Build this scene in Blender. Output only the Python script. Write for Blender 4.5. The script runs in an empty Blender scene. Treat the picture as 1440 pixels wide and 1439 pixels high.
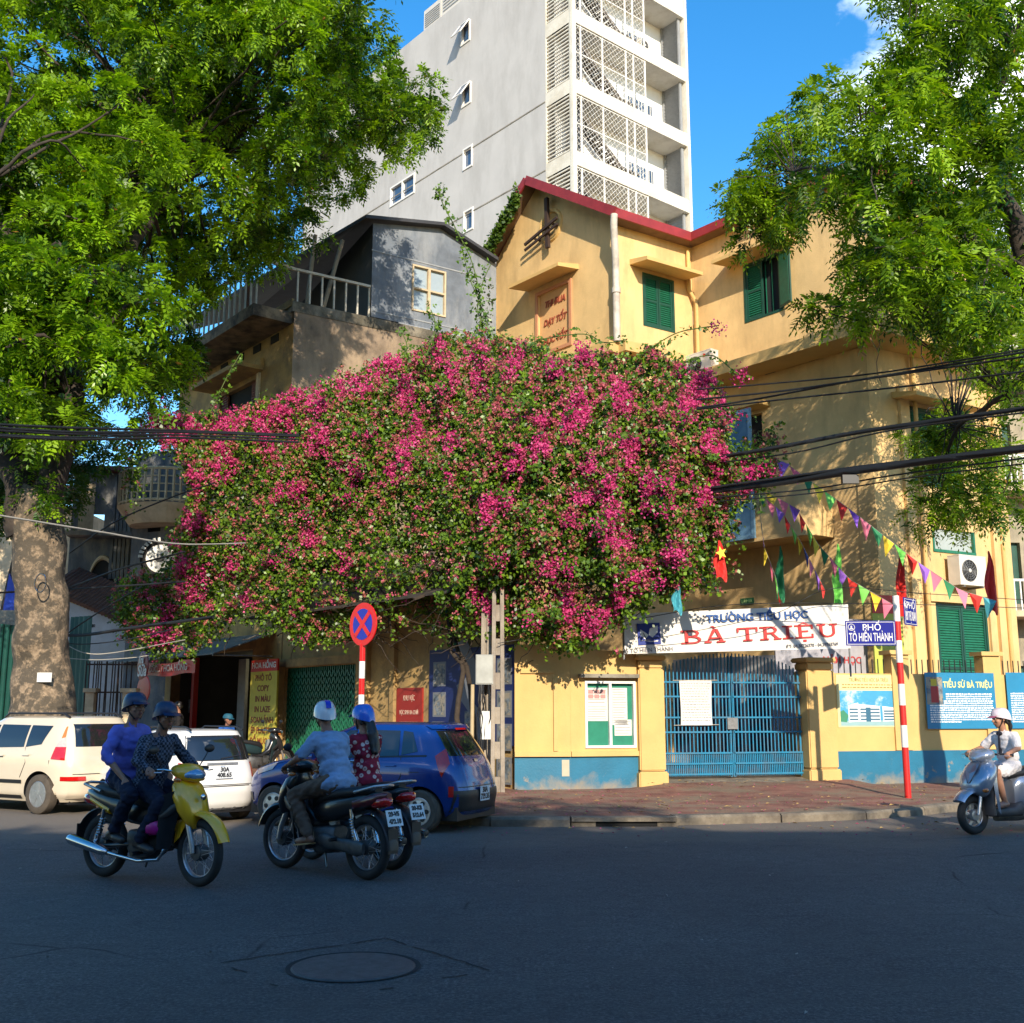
import bpy, bmesh, math, random
import numpy as np
from mathutils import Vector, Matrix, noise as mnoise
random.seed(7); rng = np.random.default_rng(11)
R = math.radians
sc = bpy.context.scene
COL = sc.collection
# ---------------------------------------------------------------- camera
F = 1547.0; CAMH = 1.55; PITCH = math.atan(280.5 / F)
cd = bpy.data.cameras.new('camera'); cam = bpy.data.objects.new('camera', cd); COL.objects.link(cam)
cam.location = (0, 0, CAMH); cam.rotation_euler = (math.pi / 2 + PITCH, 0, 0)
cd.sensor_width = 36; cd.lens = 36 * F / 1440; cd.clip_start = .05; cd.clip_end = 1500
sc.camera = cam
# ---------------------------------------------------------------- light
SUN_EL = R(25); SX, SY = .19, -.982          # horizontal direction towards the sun
w = bpy.data.worlds.new('World'); sc.world = w; w.use_nodes = True
nt = w.node_tree; nt.nodes.clear()
out = nt.nodes.new('ShaderNodeOutputWorld'); bg = nt.nodes.new('ShaderNodeBackground')
sky = nt.nodes.new('ShaderNodeTexSky'); sky.sky_type = 'NISHITA'; sky.sun_disc = False
sky.sun_elevation = SUN_EL; sky.sun_rotation = math.atan2(SX, SY)
sky.air_density = 1.2; sky.dust_density = .25; sky.ozone_density = 3.0; sky.altitude = 50
hs = nt.nodes.new('ShaderNodeHueSaturation'); hs.inputs['Saturation'].default_value = 1.36; hs.inputs['Value'].default_value = .93
nt.links.new(sky.outputs[0], hs.inputs['Color'])
tc = nt.nodes.new('ShaderNodeTexCoord')
mp = nt.nodes.new('ShaderNodeMapping'); mp.inputs['Scale'].default_value = (1, 1, 1.6); mp.inputs['Location'].default_value = (0.36, 0.1, 0.0)
nz = nt.nodes.new('ShaderNodeTexNoise'); nz.inputs['Scale'].default_value = 2.3; nz.inputs['Detail'].default_value = 9; nz.inputs['Roughness'].default_value = .56
cr = nt.nodes.new('ShaderNodeValToRGB'); cr.color_ramp.elements[0].position = .60; cr.color_ramp.elements[1].position = .70
mx = nt.nodes.new('ShaderNodeMix'); mx.data_type = 'RGBA'
nt.links.new(tc.outputs['Generated'], mp.inputs['Vector']); nt.links.new(mp.outputs[0], nz.inputs['Vector'])

# one bank of cumulus up to the right, and thin scattered ones elsewhere
vd = nt.nodes.new('ShaderNodeVectorMath'); vd.operation = 'DISTANCE'; nt.links.new(tc.outputs['Generated'], vd.inputs[0]); vd.inputs[1].default_value = (.371, .764, .527)
mr = nt.nodes.new('ShaderNodeMapRange'); nt.links.new(vd.outputs['Value'], mr.inputs[0]); mr.inputs[1].default_value = .02; mr.inputs[2].default_value = .22; mr.inputs[3].default_value = .38; mr.inputs[4].default_value = 0
ad = nt.nodes.new('ShaderNodeMath'); ad.operation = 'ADD'; nt.links.new(nz.outputs['Fac'], ad.inputs[0]); nt.links.new(mr.outputs[0], ad.inputs[1]); nt.links.new(ad.outputs[0], cr.inputs[0])
nt.links.new(cr.outputs[0], mx.inputs['Factor'])
nt.links.new(hs.outputs[0], mx.inputs['A']); mx.inputs['B'].default_value = (9.5, 9.8, 10.4, 1)
nt.links.new(mx.outputs['Result'], bg.inputs[0]); bg.inputs[1].default_value = .15
nt.links.new(bg.outputs[0], out.inputs[0])
sd = bpy.data.lights.new('sun', 'SUN'); sd.energy = 3.6; sd.angle = R(.5); sd.color = (1, .88, .70)
so = bpy.data.objects.new('sun', sd); COL.objects.link(so)
sdir = Vector((SX * math.cos(SUN_EL), SY * math.cos(SUN_EL), math.sin(SUN_EL)))
so.rotation_euler = sdir.to_track_quat('Z', 'Y').to_euler(); so.location = (8, -20, 30)
sc.view_settings.view_transform = 'Standard'; sc.view_settings.look = 'None'
sc.view_settings.gamma = 1; sc.view_settings.use_curve_mapping = False; sc.view_settings.exposure = 1.0
# ---------------------------------------------------------------- helpers
_c, _s = math.cos(PITCH), math.sin(PITCH)
def ray(px, py):
    u = (px - 720) / F; v = (719.5 - py) / F
    return (u, _c - v * _s, _s + v * _c)
def at(px, py, Y):
    d = ray(px, py); k = Y / d[1]; return Vector((d[0] * k, Y, CAMH + d[2] * k))
def gr(px, py, z=0.0):
    d = ray(px, py); k = (z - CAMH) / d[2]; return Vector((d[0] * k, d[1] * k, z))
INV = {}
def link(o, parent=None, world=False):
    COL.objects.link(o)
    if parent is not None:
        o.parent = parent
    return o
def tag(o, label=None, cat=None, group=None, kind=None):
    if label: o['label'] = label
    if cat: o['category'] = cat
    if group: o['group'] = group
    if kind: o['kind'] = kind
    return o
def thing(name, label, cat, loc=(0, 0, 0), rz=0, group=None, rx=0):
    o = bpy.data.objects.new(name, None); COL.objects.link(o); o.empty_display_size = .3
    o.location = loc; o.rotation_euler = (rx, 0, rz)
    INV[o.name] = (Matrix.Translation(loc) @ Matrix.Rotation(rz, 4, 'Z') @ Matrix.Rotation(rx, 4, 'X')).inverted()
    return tag(o, label, cat, group)
def copy_tree(o, parent=None):
    c = o.copy(); COL.objects.link(c)
    if parent: c.parent = parent
    for ch in list(o.children): copy_tree(ch, c)
    return c
class MB:
    def __init__(s, M=None): s.v = []; s.f = []; s.m = []; s.M = M; s.mi = 0
    def add(s, vs, fs):
        b = len(s.v)
        if s.M is not None: vs = [s.M @ Vector(v) for v in vs]
        s.v += [tuple(v) for v in vs]
        s.f += [tuple(b + i for i in f) for f in fs]; s.m += [s.mi] * len(fs)
        return s
    def box(s, a, b):
        x0, x1 = sorted((a[0], b[0])); y0, y1 = sorted((a[1], b[1])); z0, z1 = sorted((a[2], b[2]))
        return s.add([(x0,y0,z0),(x1,y0,z0),(x1,y1,z0),(x0,y1,z0),(x0,y0,z1),(x1,y0,z1),(x1,y1,z1),(x0,y1,z1)],
                     [(0,3,2,1),(4,5,6,7),(0,1,5,4),(1,2,6,5),(2,3,7,6),(3,0,4,7)])
    def bar(s, p, q, wx, wy=None, up=(0, 0, 1)):
        p, q = Vector(p), Vector(q); d = (q - p); L = d.length
        if L < 1e-6: return s
        d /= L; up = Vector(up)
        x = d.cross(up)
        if x.length < 1e-3: x = d.cross(Vector((1, 0, 0)))
        x.normalize(); y = x.cross(d); wy = wx if wy is None else wy
        vs = []
        for t in (p, q):
            for a, b in ((-1,-1),(1,-1),(1,1),(-1,1)): vs.append(t + x * (a * wx / 2) + y * (b * wy / 2))
        return s.add(vs, [(0,1,2,3),(7,6,5,4),(0,4,5,1),(1,5,6,2),(2,6,7,3),(3,7,4,0)])
    def tube(s, pts, rad, n=8, cap=True):
        pts = [Vector(p) for p in pts]
        if not hasattr(rad, '__len__'): rad = [rad] * len(pts)
        vs = []; N = len(pts); px = None
        for i, p in enumerate(pts):
            d = (pts[min(i + 1, N - 1)] - pts[max(i - 1, 0)])
            d = d.normalized() if d.length > 1e-9 else Vector((0, 0, 1))
            if px is None:
                px = d.cross(Vector((0, 0, 1)))
                if px.length < .05: px = d.cross(Vector((0, 1, 0)))
            else:
                px = px - d * px.dot(d)
            px.normalize(); y = d.cross(px)
            for k in range(n):
                a = 2 * math.pi * k / n
                vs.append(p + px * (math.cos(a) * rad[i]) + y * (math.sin(a) * rad[i]))
        fs = []
        for i in range(N - 1):
            for k in range(n):
                a = i * n + k; b = i * n + (k + 1) % n
                fs.append((a, a + n, b + n, b))
        if cap: fs += [tuple(range(n)), tuple(range(N * n - 1, (N - 1) * n - 1, -1))]
        return s.add(vs, fs)
    def ring(s, c, r, rt, axis='y', n=24, m=8, a0=0, a1=2 * math.pi, sx=1):
        full = abs(a1 - a0 - 2 * math.pi) < 1e-6; vs = []; cnt = n if full else n + 1
        for i in range(cnt):
            a = a0 + (a1 - a0) * i / n
            for k in range(m):
                b = 2 * math.pi * k / m; rr = r + rt * math.cos(b); h = rt * sx * math.sin(b)
                p = (rr * math.cos(a), h, rr * math.sin(a)) if axis == 'y' else (rr * math.cos(a), rr * math.sin(a), h)
                vs.append(Vector(c) + Vector(p))
        fs = []
        for i in range(n):
            j = (i + 1) % cnt
            for k in range(m):
                l = (k + 1) % m; fs.append((i * m + k, i * m + l, j * m + l, j * m + k))
        return s.add(vs, fs)
    def lathe(s, prof, c=(0, 0, 0), n=24, axis='y', closed=False):
        vs = []; fs = []; N = len(prof)
        for r, h in prof:
            for k in range(n):
                a = 2 * math.pi * k / n
                p = (r * math.cos(a), h, r * math.sin(a)) if axis == 'y' else ((r * math.cos(a), r * math.sin(a), h) if axis == 'z' else (h, r * math.cos(a), r * math.sin(a)))
                vs.append(Vector(c) + Vector(p))
        for i in range(N - 1 if not closed else N):
            j = (i + 1) % N
            for k in range(n):
                fs.append((i * n + k, i * n + (k + 1) % n, j * n + (k + 1) % n, j * n + k))
        if not closed: fs += [tuple(range(n)), tuple(range(N * n - 1, (N - 1) * n - 1, -1))]
        return s.add(vs, fs)
    def ell(s, c, r, n=14, m=9, R3=None, clip=None):
        vs = []; fs = []
        for i in range(m + 1):
            t = math.pi * i / m
            for k in range(n):
                a = 2 * math.pi * k / n
                p = Vector((r[0] * math.sin(t) * math.cos(a), r[1] * math.sin(t) * math.sin(a), r[2] * math.cos(t)))
                if clip is not None and p.z < clip: p.z = clip
                if R3 is not None: p = R3 @ p
                vs.append(Vector(c) + p)
        for i in range(m):
            for k in range(n):
                a = i * n + k; b = i * n + (k + 1) % n
                fs.append((a, a + n, b + n, b))
        return s.add(vs, fs)
    def cap(s, p, q, r0, r1, n=12, m=5):
        p, q = Vector(p), Vector(q); d = q - p; L = d.length
        if L < 1e-6: d = Vector((0, 0, 1))
        d = d.normalized(); pts = []; rad = []
        for i in range(m + 1):
            a = math.pi / 2 * (1 - i / m); pts.append(p - d * (r0 * math.sin(a))); rad.append(max(r0 * math.cos(a), .0008))
        for i in range(m + 1):
            a = math.pi / 2 * i / m; pts.append(q + d * (r1 * math.sin(a))); rad.append(max(r1 * math.cos(a), .0008))
        return s.tube(pts, rad, n)
    def poly(s, pts, h=0.0, nrm=None):
        pts = [Vector(p) for p in pts]
        if h == 0: return s.add(pts, [tuple(range(len(pts)))])
        n = Vector(nrm); N = len(pts)
        vs = [p + n * h for p in pts] + pts
        return s.add(vs, [tuple(range(N)), tuple(range(2 * N - 1, N - 1, -1))] + [(i, N + i, N + (i + 1) % N, (i + 1) % N) for i in range(N)])
    def loft(s, rings, cap=True):
        n = len(rings[0]); vs = [p for r in rings for p in r]; fs = []
        for i in range(len(rings) - 1):
            for k in range(n):
                a = i * n + k; b = i * n + (k + 1) % n; fs.append((a, b, b + n, a + n))
        if cap: fs += [tuple(range(n - 1, -1, -1)), tuple(range((len(rings) - 1) * n, len(rings) * n))]
        return s.add(vs, fs)
    def sect(s, secs, axis='x', n=16, ex=2.6):
        """secs: (pos, cy, cz, hw, hh) superellipse sections along x (or z: pos=z, cy=x centre)"""
        rings = []
        for q in secs:
            r = []
            for k in range(n):
                a = 2 * math.pi * k / n; ca, sa = math.cos(a), math.sin(a)
                u = math.copysign(abs(ca) ** (2 / ex), ca); v = math.copysign(abs(sa) ** (2 / ex), sa)
                if axis == 'x': r.append((q[0], q[1] + u * q[3], q[2] + v * q[4]))
                else: r.append((q[1] + u * q[3], q[2] + v * q[4], q[0]))
            rings.append(r)
        return s.loft(rings)
    def grid(s, fn, nu, nv):
        vs = [fn(i / nu, j / nv) for j in range(nv + 1) for i in range(nu + 1)]; W = nu + 1
        return s.add(vs, [(j * W + i, j * W + i + 1, (j + 1) * W + i + 1, (j + 1) * W + i) for j in range(nv) for i in range(nu)])
    def mesh(s, name, mats, smooth=False):
        me = bpy.data.meshes.new(name); me.from_pydata(s.v, [], s.f)
        for m in (mats if isinstance(mats, (list, tuple)) else [mats]): me.materials.append(m)
        if max(s.m, default=0) > 0: me.polygons.foreach_set('material_index', s.m)
        if smooth:
            me.polygons.foreach_set('use_smooth', [True] * len(s.f))
            try: me.set_sharp_from_angle(angle=R(smooth if smooth > 1 else 40))
            except Exception: pass
        me.validate(); me.update(); return me
    def build(s, name, mats, parent=None, smooth=False, world=True, kind=None, label=None, fix=True):
        if fix:
            bm = bmesh.new(); me = s.mesh(name, mats, False); bm.from_mesh(me)
            bmesh.ops.recalc_face_normals(bm, faces=bm.faces); bm.to_mesh(me); bm.free()
            if smooth:
                me.polygons.foreach_set('use_smooth', [True] * len(me.polygons)); me.set_sharp_from_angle(angle=R(smooth if smooth > 1 else 40))
        else: me = s.mesh(name, mats, smooth)
        if parent is not None and world and parent.name in INV: me.transform(INV[parent.name])
        o = bpy.data.objects.new(name, me); link(o, parent)
        if kind: o['kind'] = kind
        if label: o['label'] = label
        return o
def sub(name, parent, me, M=None):
    """an object sharing mesh data; M is its world matrix"""
    o = bpy.data.objects.new(name, me); link(o, parent)
    if M is not None:
        o.matrix_local = (INV[parent.name] @ M) if (parent is not None and parent.name in INV) else M
    return o
def evalmods(me, mods, name):
    o = bpy.data.objects.new('tmp', me); COL.objects.link(o)
    for typ, kw in mods:
        m = o.modifiers.new(typ, typ)
        for k, v in kw.items(): setattr(m, k, v)
    dg = bpy.context.evaluated_depsgraph_get(); dg.update()
    r = bpy.data.meshes.new_from_object(o.evaluated_get(dg)); r.name = name
    bpy.data.objects.remove(o); return r
# ---------------------------------------------------------------- materials
MATS = {}
def mat(name, col, rough=.6, var=.12, scale=6, bump=.0, bscale=40, metal=0, coat=0, stain=None, sscale=1.5, samt=.5, streak=False, spec=.5, emit=0, trans=0, hi=.62, lo=.45, low_dirt=None):
    if name in MATS: return MATS[name]
    m = bpy.data.materials.new(name); m.use_nodes = True; nt = m.node_tree; N = nt.nodes; L = nt.links
    b = N['Principled BSDF']; b.inputs['Roughness'].default_value = rough; b.inputs['Metallic'].default_value = metal
    b.inputs['Specular IOR Level'].default_value = spec
    if coat: b.inputs['Coat Weight'].default_value = coat; b.inputs['Coat Roughness'].default_value = .04
    c = (*col, 1)
    tc = N.new('ShaderNodeTexCoord')
    def noise(sc_, det=5, ro=.6, vec=None):
        n = N.new('ShaderNodeTexNoise'); n.inputs['Scale'].default_value = sc_; n.inputs['Detail'].default_value = det; n.inputs['Roughness'].default_value = ro
        L.new(vec or tc.outputs['Object'], n.inputs['Vector']); return n.outputs['Fac']
    def mix(f, a, b_, typ='MIX'):
        n = N.new('ShaderNodeMix'); n.data_type = 'RGBA'; n.blend_type = typ
        for k, x in (('Factor', f), ('A', a), ('B', b_)):
            if isinstance(x, (float, int, tuple)): n.inputs[k].default_value = x
            else: L.new(x, n.inputs[k])
        return n.outputs['Result']
    def ramp(x, p0, p1, v0=0, v1=1):
        n = N.new('ShaderNodeMapRange'); L.new(x, n.inputs[0]); n.inputs[1].default_value = p0; n.inputs[2].default_value = p1
        n.inputs[3].default_value = v0; n.inputs[4].default_value = v1; return n.outputs[0]
    cur = c
    if var:
        dk = tuple(x * (1 - var) for x in col) + (1,); lt = tuple(min(1, x * (1 + var * .7)) for x in col) + (1,)
        cur = mix(ramp(noise(scale), .35, .65), dk, lt)
    if stain:
        vec = None
        if streak:
            mp = N.new('ShaderNodeMapping'); mp.inputs['Scale'].default_value = (1.3, 1.3, .42); L.new(tc.outputs['Object'], mp.inputs['Vector']); vec = mp.outputs[0]
        f = ramp(noise(sscale, 8, .68, vec), lo, hi, 0, samt)
        cur = mix(f, cur, (*stain, 1))
    if low_dirt:
        sx = N.new('ShaderNodeSeparateXYZ'); L.new(tc.outputs['Object'], sx.inputs[0])
        ad = N.new('ShaderNodeMath'); ad.operation = 'MULTIPLY_ADD'; L.new(noise(3, 6), ad.inputs[0]); ad.inputs[1].default_value = 1.1; L.new(sx.outputs['Z'], ad.inputs[2])
        cur = mix(ramp(ad.outputs[0], low_dirt[3], low_dirt[3] + .35, .85, 0), cur, (*low_dirt[:3], 1))
    if isinstance(cur, tuple): b.inputs['Base Color'].default_value = cur
    else: L.new(cur, b.inputs['Base Color'])
    if bump:
        bn = N.new('ShaderNodeBump'); bn.inputs['Strength'].default_value = min(1, bump); bn.inputs['Distance'].default_value = .02 if bscale < 80 else .008
        L.new(noise(bscale, 6), bn.inputs['Height']); L.new(bn.outputs[0], b.inputs['Normal'])
    if emit: b.inputs['Emission Color'].default_value = c; b.inputs['Emission Strength'].default_value = emit
    MATS[name] = m; return m
def leafmat(name, trans=.35, rough=.45, tcol=(1.1, 1.15, .5)):
    if name in MATS: return MATS[name]
    m = bpy.data.materials.new(name); m.use_nodes = True; nt = m.node_tree; N = nt.nodes; L = nt.links
    b = N['Principled BSDF']; b.inputs['Roughness'].default_value = rough
    a = N.new('ShaderNodeAttribute'); a.attribute_name = 'tint'
    L.new(a.outputs['Color'], b.inputs['Base Color'])
    t = N.new('ShaderNodeBsdfTranslucent'); mm = N.new('ShaderNodeMix'); mm.data_type = 'RGBA'; mm.blend_type = 'MULTIPLY'; mm.inputs['Factor'].default_value = 1
    L.new(a.outputs['Color'], mm.inputs['A']); mm.inputs['B'].default_value = (*tcol, 1); L.new(mm.outputs['Result'], t.inputs['Color'])
    ms = N.new('ShaderNodeMixShader'); ms.inputs[0].default_value = trans
    L.new(b.outputs[0], ms.inputs[1]); L.new(t.outputs[0], ms.inputs[2]); L.new(ms.outputs[0], N['Material Output'].inputs[0])
    MATS[name] = m; return m
def glass(name, col=(.02, .03, .04), rough=.05):
    return mat(name, col, rough, 0, spec=.8, coat=.6)
YEL = mat('yellow plaster', (.67, .45, .20), .85, .10, 1.2, .25, 30, stain=(.38, .25, .11), sscale=1.1, samt=.5, lo=.47, hi=.66, streak=True)
YELP = mat('pale yellow plaster', (.60, .39, .145), .85, .08, 1.5, .2, 30, stain=(.5, .32, .12), sscale=1.2, samt=.3, streak=True)
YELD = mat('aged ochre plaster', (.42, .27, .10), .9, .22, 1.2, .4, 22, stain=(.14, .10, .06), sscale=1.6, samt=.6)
BROWN = mat('weathered grey brown render', (.21, .155, .11), .95, .35, 2.4, .6, 14, stain=(.34, .25, .165), sscale=.8, samt=.9, streak=True, lo=.42, hi=.62)
CONC = mat('aged concrete', (.30, .27, .22), .9, .2, 4, .4, 30, stain=(.10, .09, .07), sscale=2, samt=.7)
CREAM = mat('cream render', (.58, .46, .30), .85, .12, 2, .2, 30, stain=(.3, .22, .14), sscale=1.5, samt=.5)
BLUEB = mat('turquoise blue paint', (.008, .135, .235), .55, .12, 2, .2, 25, stain=(.30, .22, .14), sscale=3.2, samt=.9, lo=.63, hi=.70, low_dirt=(.30, .22, .13, .42))
GREENS = mat('green shutter paint', (.012, .14, .075), .5, .15, 8, .0)
GREEND = mat('dark green paint', (.006, .06, .04), .5, .15, 4)
REDROOF = mat('red roof paint', (.26, .022, .022), .55, .15, 4, .1, 30)
DARK = mat('dark void', (.012, .012, .013), .9, 0)
BLACK = mat('black plastic', (.012, .012, .014), .45, 0)
RUBBER = mat('tyre rubber', (.02, .02, .02), .8, .2, 10, .2, 60)
DUSTY = mat('dusty tyre rubber', (.075, .06, .045), .9, .2, 10, .2, 60)
CHROME = mat('chrome', (.6, .6, .62), .18, 0, metal=1)
ALLOY = mat('silver alloy', (.45, .45, .46), .35, .1, 20, metal=.8)
STEEL = mat('grey steel', (.22, .22, .22), .5, .2, 15, metal=.4)
WHITEP = mat('white paint', (.74, .72, .68), .6, .06, 6)
REDP = mat('red sign paint', (.55, .015, .012), .45, .08, 6)
BARK = mat('pale patchy bark', (.25, .18, .115), .95, .5, 14, 1, 18, stain=(.075, .06, .042), sscale=5.5, samt=.95, lo=.43, hi=.52)
BARKD = mat('dark bark', (.045, .033, .025), .95, .4, 4, 1, 10)
STEM = mat('woody vine stem', (.045, .032, .022), .95, .3, 6, .5, 20)
BLUEP = mat('gate blue paint', (.006, .18, .33), .5, .12, 8, stain=(.12, .10, .09), sscale=5, samt=.35)
WIRE = mat('black cable sheath', (.01, .01, .011), .6, 0)
TWINE = mat('pale cord', (.35, .32, .27), .8, 0)
SKIN = mat('skin', (.36, .175, .105), .55, .08, 12)
SKIND = mat('tanned skin', (.27, .125, .075), .55, .08, 12)
HAIR = mat('black hair', (.012, .009, .008), .45, .3, 30)
GLASSD = glass('dark glass')
def plain(name, col, rough=.6, **k): return mat(name, col, rough, k.pop('var', .05), **k)
# ---------------------------------------------------------------- facade frame
class Fac:
    def __init__(s, P0, d):
        s.P = Vector((P0[0], P0[1], 0)); d = Vector((d[0], d[1], 0)).normalized(); s.d = d; s.n = Vector((d.y, -d.x, 0))
        s.M = Matrix(((d.x, s.n.x, 0, s.P.x), (d.y, s.n.y, 0, s.P.y), (0, 0, 1, 0), (0, 0, 0, 1)))   # local x = along, y = outward, z = up
    def sz(s, px, py, n=0.0):
        r = ray(px, py); P = s.P + s.n * n
        det = r[0] * (-s.d.y) + s.d.x * r[1]; k = (P.x * (-s.d.y) + s.d.x * P.y) / det
        X = Vector((r[0] * k, r[1] * k, 0)); return ((X - s.P).dot(s.d), CAMH + r[2] * k)
    def mb(s): return MB(s.M)
    def pt(s, a, n, z): return s.P + s.d * a + s.n * n + Vector((0, 0, z))
def wall(mb, s0, s1, z0, z1, holes=(), depth=.22, y=0.0):
    xs = sorted({s0, s1, *[h[0] for h in holes], *[h[1] for h in holes]}); zs = sorted({z0, z1, *[h[2] for h in holes], *[h[3] for h in holes]})
    for i in range(len(xs) - 1):
        for j in range(len(zs) - 1):
            cx, cz = (xs[i] + xs[i + 1]) / 2, (zs[j] + zs[j + 1]) / 2
            if any(h[0] < cx < h[1] and h[2] < cz < h[3] for h in holes): continue
            mb.add([(xs[i], y, zs[j]), (xs[i + 1], y, zs[j]), (xs[i + 1], y, zs[j + 1]), (xs[i], y, zs[j + 1])], [(0, 1, 2, 3)])
    for a, b, c, d in holes:
        q = y - depth
        mb.add([(a,y,c),(b,y,c),(b,y,d),(a,y,d),(a,q,c),(b,q,c),(b,q,d),(a,q,d)], [(0,4,5,1),(1,5,6,2),(2,6,7,3),(3,7,4,0)])
    return mb
_TX = {}
def text(s, size, name='lettering', m=None, M=None, parent=None, ext=.002, off=0.0, sx=1.0, align='CENTER', shear=0, label=None):
    """flat lettering; M maps local x right, y up, z out"""
    key = (s, size, ext, off, align, sx, shear, m.name)
    if key not in _TX:
        c = bpy.data.curves.new('lettering', 'FONT'); c.body = s; c.size = size; c.extrude = ext; c.offset = off; c.align_x = align; c.align_y = 'CENTER'; c.resolution_u = 3; c.shear = shear
        o = bpy.data.objects.new('t', c); COL.objects.link(o)
        dg = bpy.context.evaluated_depsgraph_get(); dg.update()
        me = bpy.data.meshes.new_from_object(o.evaluated_get(dg)); bpy.data.objects.remove(o)
        me.transform(Matrix.Diagonal((sx, 1, 1, 1))); me.materials.clear(); me.materials.append(m); me.name = 'lettering'; _TX[key] = me
    o = sub(name, parent, _TX[key], M)
    if label: o['label'] = label
    return o
def fm(fac, s, n, z):
    """matrix for text on a facade"""
    p = fac.pt(s, n, z); d = fac.d; q = fac.n
    return Matrix(((d.x, 0, q.x, p.x), (d.y, 0, q.y, p.y), (0, 1, 0, p.z), (0, 0, 0, 1)))
# ================================================================ THE GROUND
def asphalt():
    m = bpy.data.materials.new('asphalt'); m.use_nodes = True; nt = m.node_tree; N = nt.nodes; L = nt.links; b = N['Principled BSDF']
    tc = N.new('ShaderNodeTexCoord'); co = tc.outputs['Object']
    def nz(s, d=6, r=.6):
        n = N.new('ShaderNodeTexNoise'); n.inputs['Scale'].default_value = s; n.inputs['Detail'].default_value = d; n.inputs['Roughness'].default_value = r; L.new(co, n.inputs['Vector']); return n.outputs['Fac']
    def rp(x, els):
        n = N.new('ShaderNodeValToRGB'); e = n.color_ramp.elements
        e[0].position, e[0].color = els[0][0], (*els[0][1], 1); e[1].position, e[1].color = els[-1][0], (*els[-1][1], 1)
        for p, c in els[1:-1]: q = e.new(p); q.color = (*c, 1)
        L.new(x, n.inputs[0]); return n.outputs[0]
    def mx(f, a, b_, t='MIX'):
        n = N.new('ShaderNodeMix'); n.data_type = 'RGBA'; n.blend_type = t
        for k, x in (('Factor', f), ('A', a), ('B', b_)):
            if isinstance(x, (float, tuple)): n.inputs[k].default_value = x
            else: L.new(x, n.inputs[k])
        return n.outputs['Result']
    base = rp(nz(.35, 5), [(.3, (.056, .056, .060)), (.7, (.098, .096, .096))])
    agg = rp(nz(38, 6, .85), [(.36, (.45, .45, .45)), (.5, (1, 1, 1)), (.62, (2.3, 2.2, 2.1))])
    c = mx(1.0, base, agg, 'MULTIPLY')
    c = mx(1.0, c, rp(nz(7, 8, .75), [(.35, (.72, .72, .74)), (.5, (1, 1, 1)), (.66, (1.25, 1.22, 1.2))]), 'MULTIPLY'); big = rp(nz(1.6, 8, .7), [(.42, (0, 0, 0)), (.62, (1, 1, 1))]); c = mx(big, c, mx(.45, c, (.085, .082, .08, 1)))
    vo = N.new('ShaderNodeTexVoronoi'); vo.feature = 'DISTANCE_TO_EDGE'; vo.inputs['Scale'].default_value = .22
    ds = N.new('ShaderNodeMix'); ds.data_type = 'VECTOR'; ds.inputs['Factor'].default_value = .12
    nn = N.new('ShaderNodeTexNoise'); nn.inputs['Scale'].default_value = 2.2; nn.inputs['Detail'].default_value = 8; L.new(co, nn.inputs['Vector'])
    L.new(co, ds.inputs['A']); L.new(nn.outputs['Color'], ds.inputs['B']); L.new(ds.outputs['Result'], vo.inputs['Vector'])
    crk = rp(vo.outputs['Distance'], [(.0, (1, 1, 1)), (.0035, (0, 0, 0))]); f = N.new('ShaderNodeMath'); f.operation = 'MULTIPLY'; L.new(crk, f.inputs[0]); L.new(rp(nz(.5), [(.5, (0, 0, 0)), (.6, (1, 1, 1))]), f.inputs[1])
    c = mx(f.outputs[0], c, (.012, .012, .013, 1))
    # dust swept towards the far kerb: a real deposit with an uneven edge
    sp = N.new('ShaderNodeSeparateXYZ'); L.new(co, sp.inputs[0])
    ad = N.new('ShaderNodeMath'); ad.operation = 'MULTIPLY_ADD'; L.new(nz(.8, 7, .7), ad.inputs[0]); ad.inputs[1].default_value = 5.5; L.new(sp.outputs['Y'], ad.inputs[2])
    du = N.new('ShaderNodeMapRange'); L.new(ad.outputs[0], du.inputs[0]); du.inputs[1].default_value = 15.6; du.inputs[2].default_value = 18.6; du.inputs[3].default_value = 0; du.inputs[4].default_value = .75
    c = mx(du.outputs[0], c, (.20, .165, .13, 1))
    L.new(c, b.inputs['Base Color']); b.inputs['Roughness'].default_value = .82; b.inputs['Specular IOR Level'].default_value = .35
    bn = N.new('ShaderNodeBump'); bn.inputs['Strength'].default_value = .9; bn.inputs['Distance'].default_value = .02; L.new(nz(42, 6, .85), bn.inputs['Height']); L.new(bn.outputs[0], b.inputs['Normal'])
    return m
ASPH = asphalt()
KERBLINE = [(-34, 36), (-14, 24.2), (-6.0, 19.6), (-2.4, 16.9), (-.95, 15.75), (-.3, 15.5), (.8, 15.45), (1.5, 15.5), (3.0, 15.8), (4.6, 16.25), (5.7, 16.75), (6.8, 17.6), (8.4, 19.0), (12, 22), (34, 40)]
def roadmesh():
    mb = MB(); n = 60
    mb.grid(lambda u, v: (-200 + 400 * u, -60 + 460 * v, 0), 8, 8); return mb
tag(roadmesh().build('road', ASPH, fix=False), kind='structure')
PAVE = mat('dusty red pavement', (.25, .10, .07), .95, .35, 2.2, .8, 20, stain=(.20, .15, .095), sscale=1.1, samt=.95, lo=.44, hi=.60)
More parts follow.
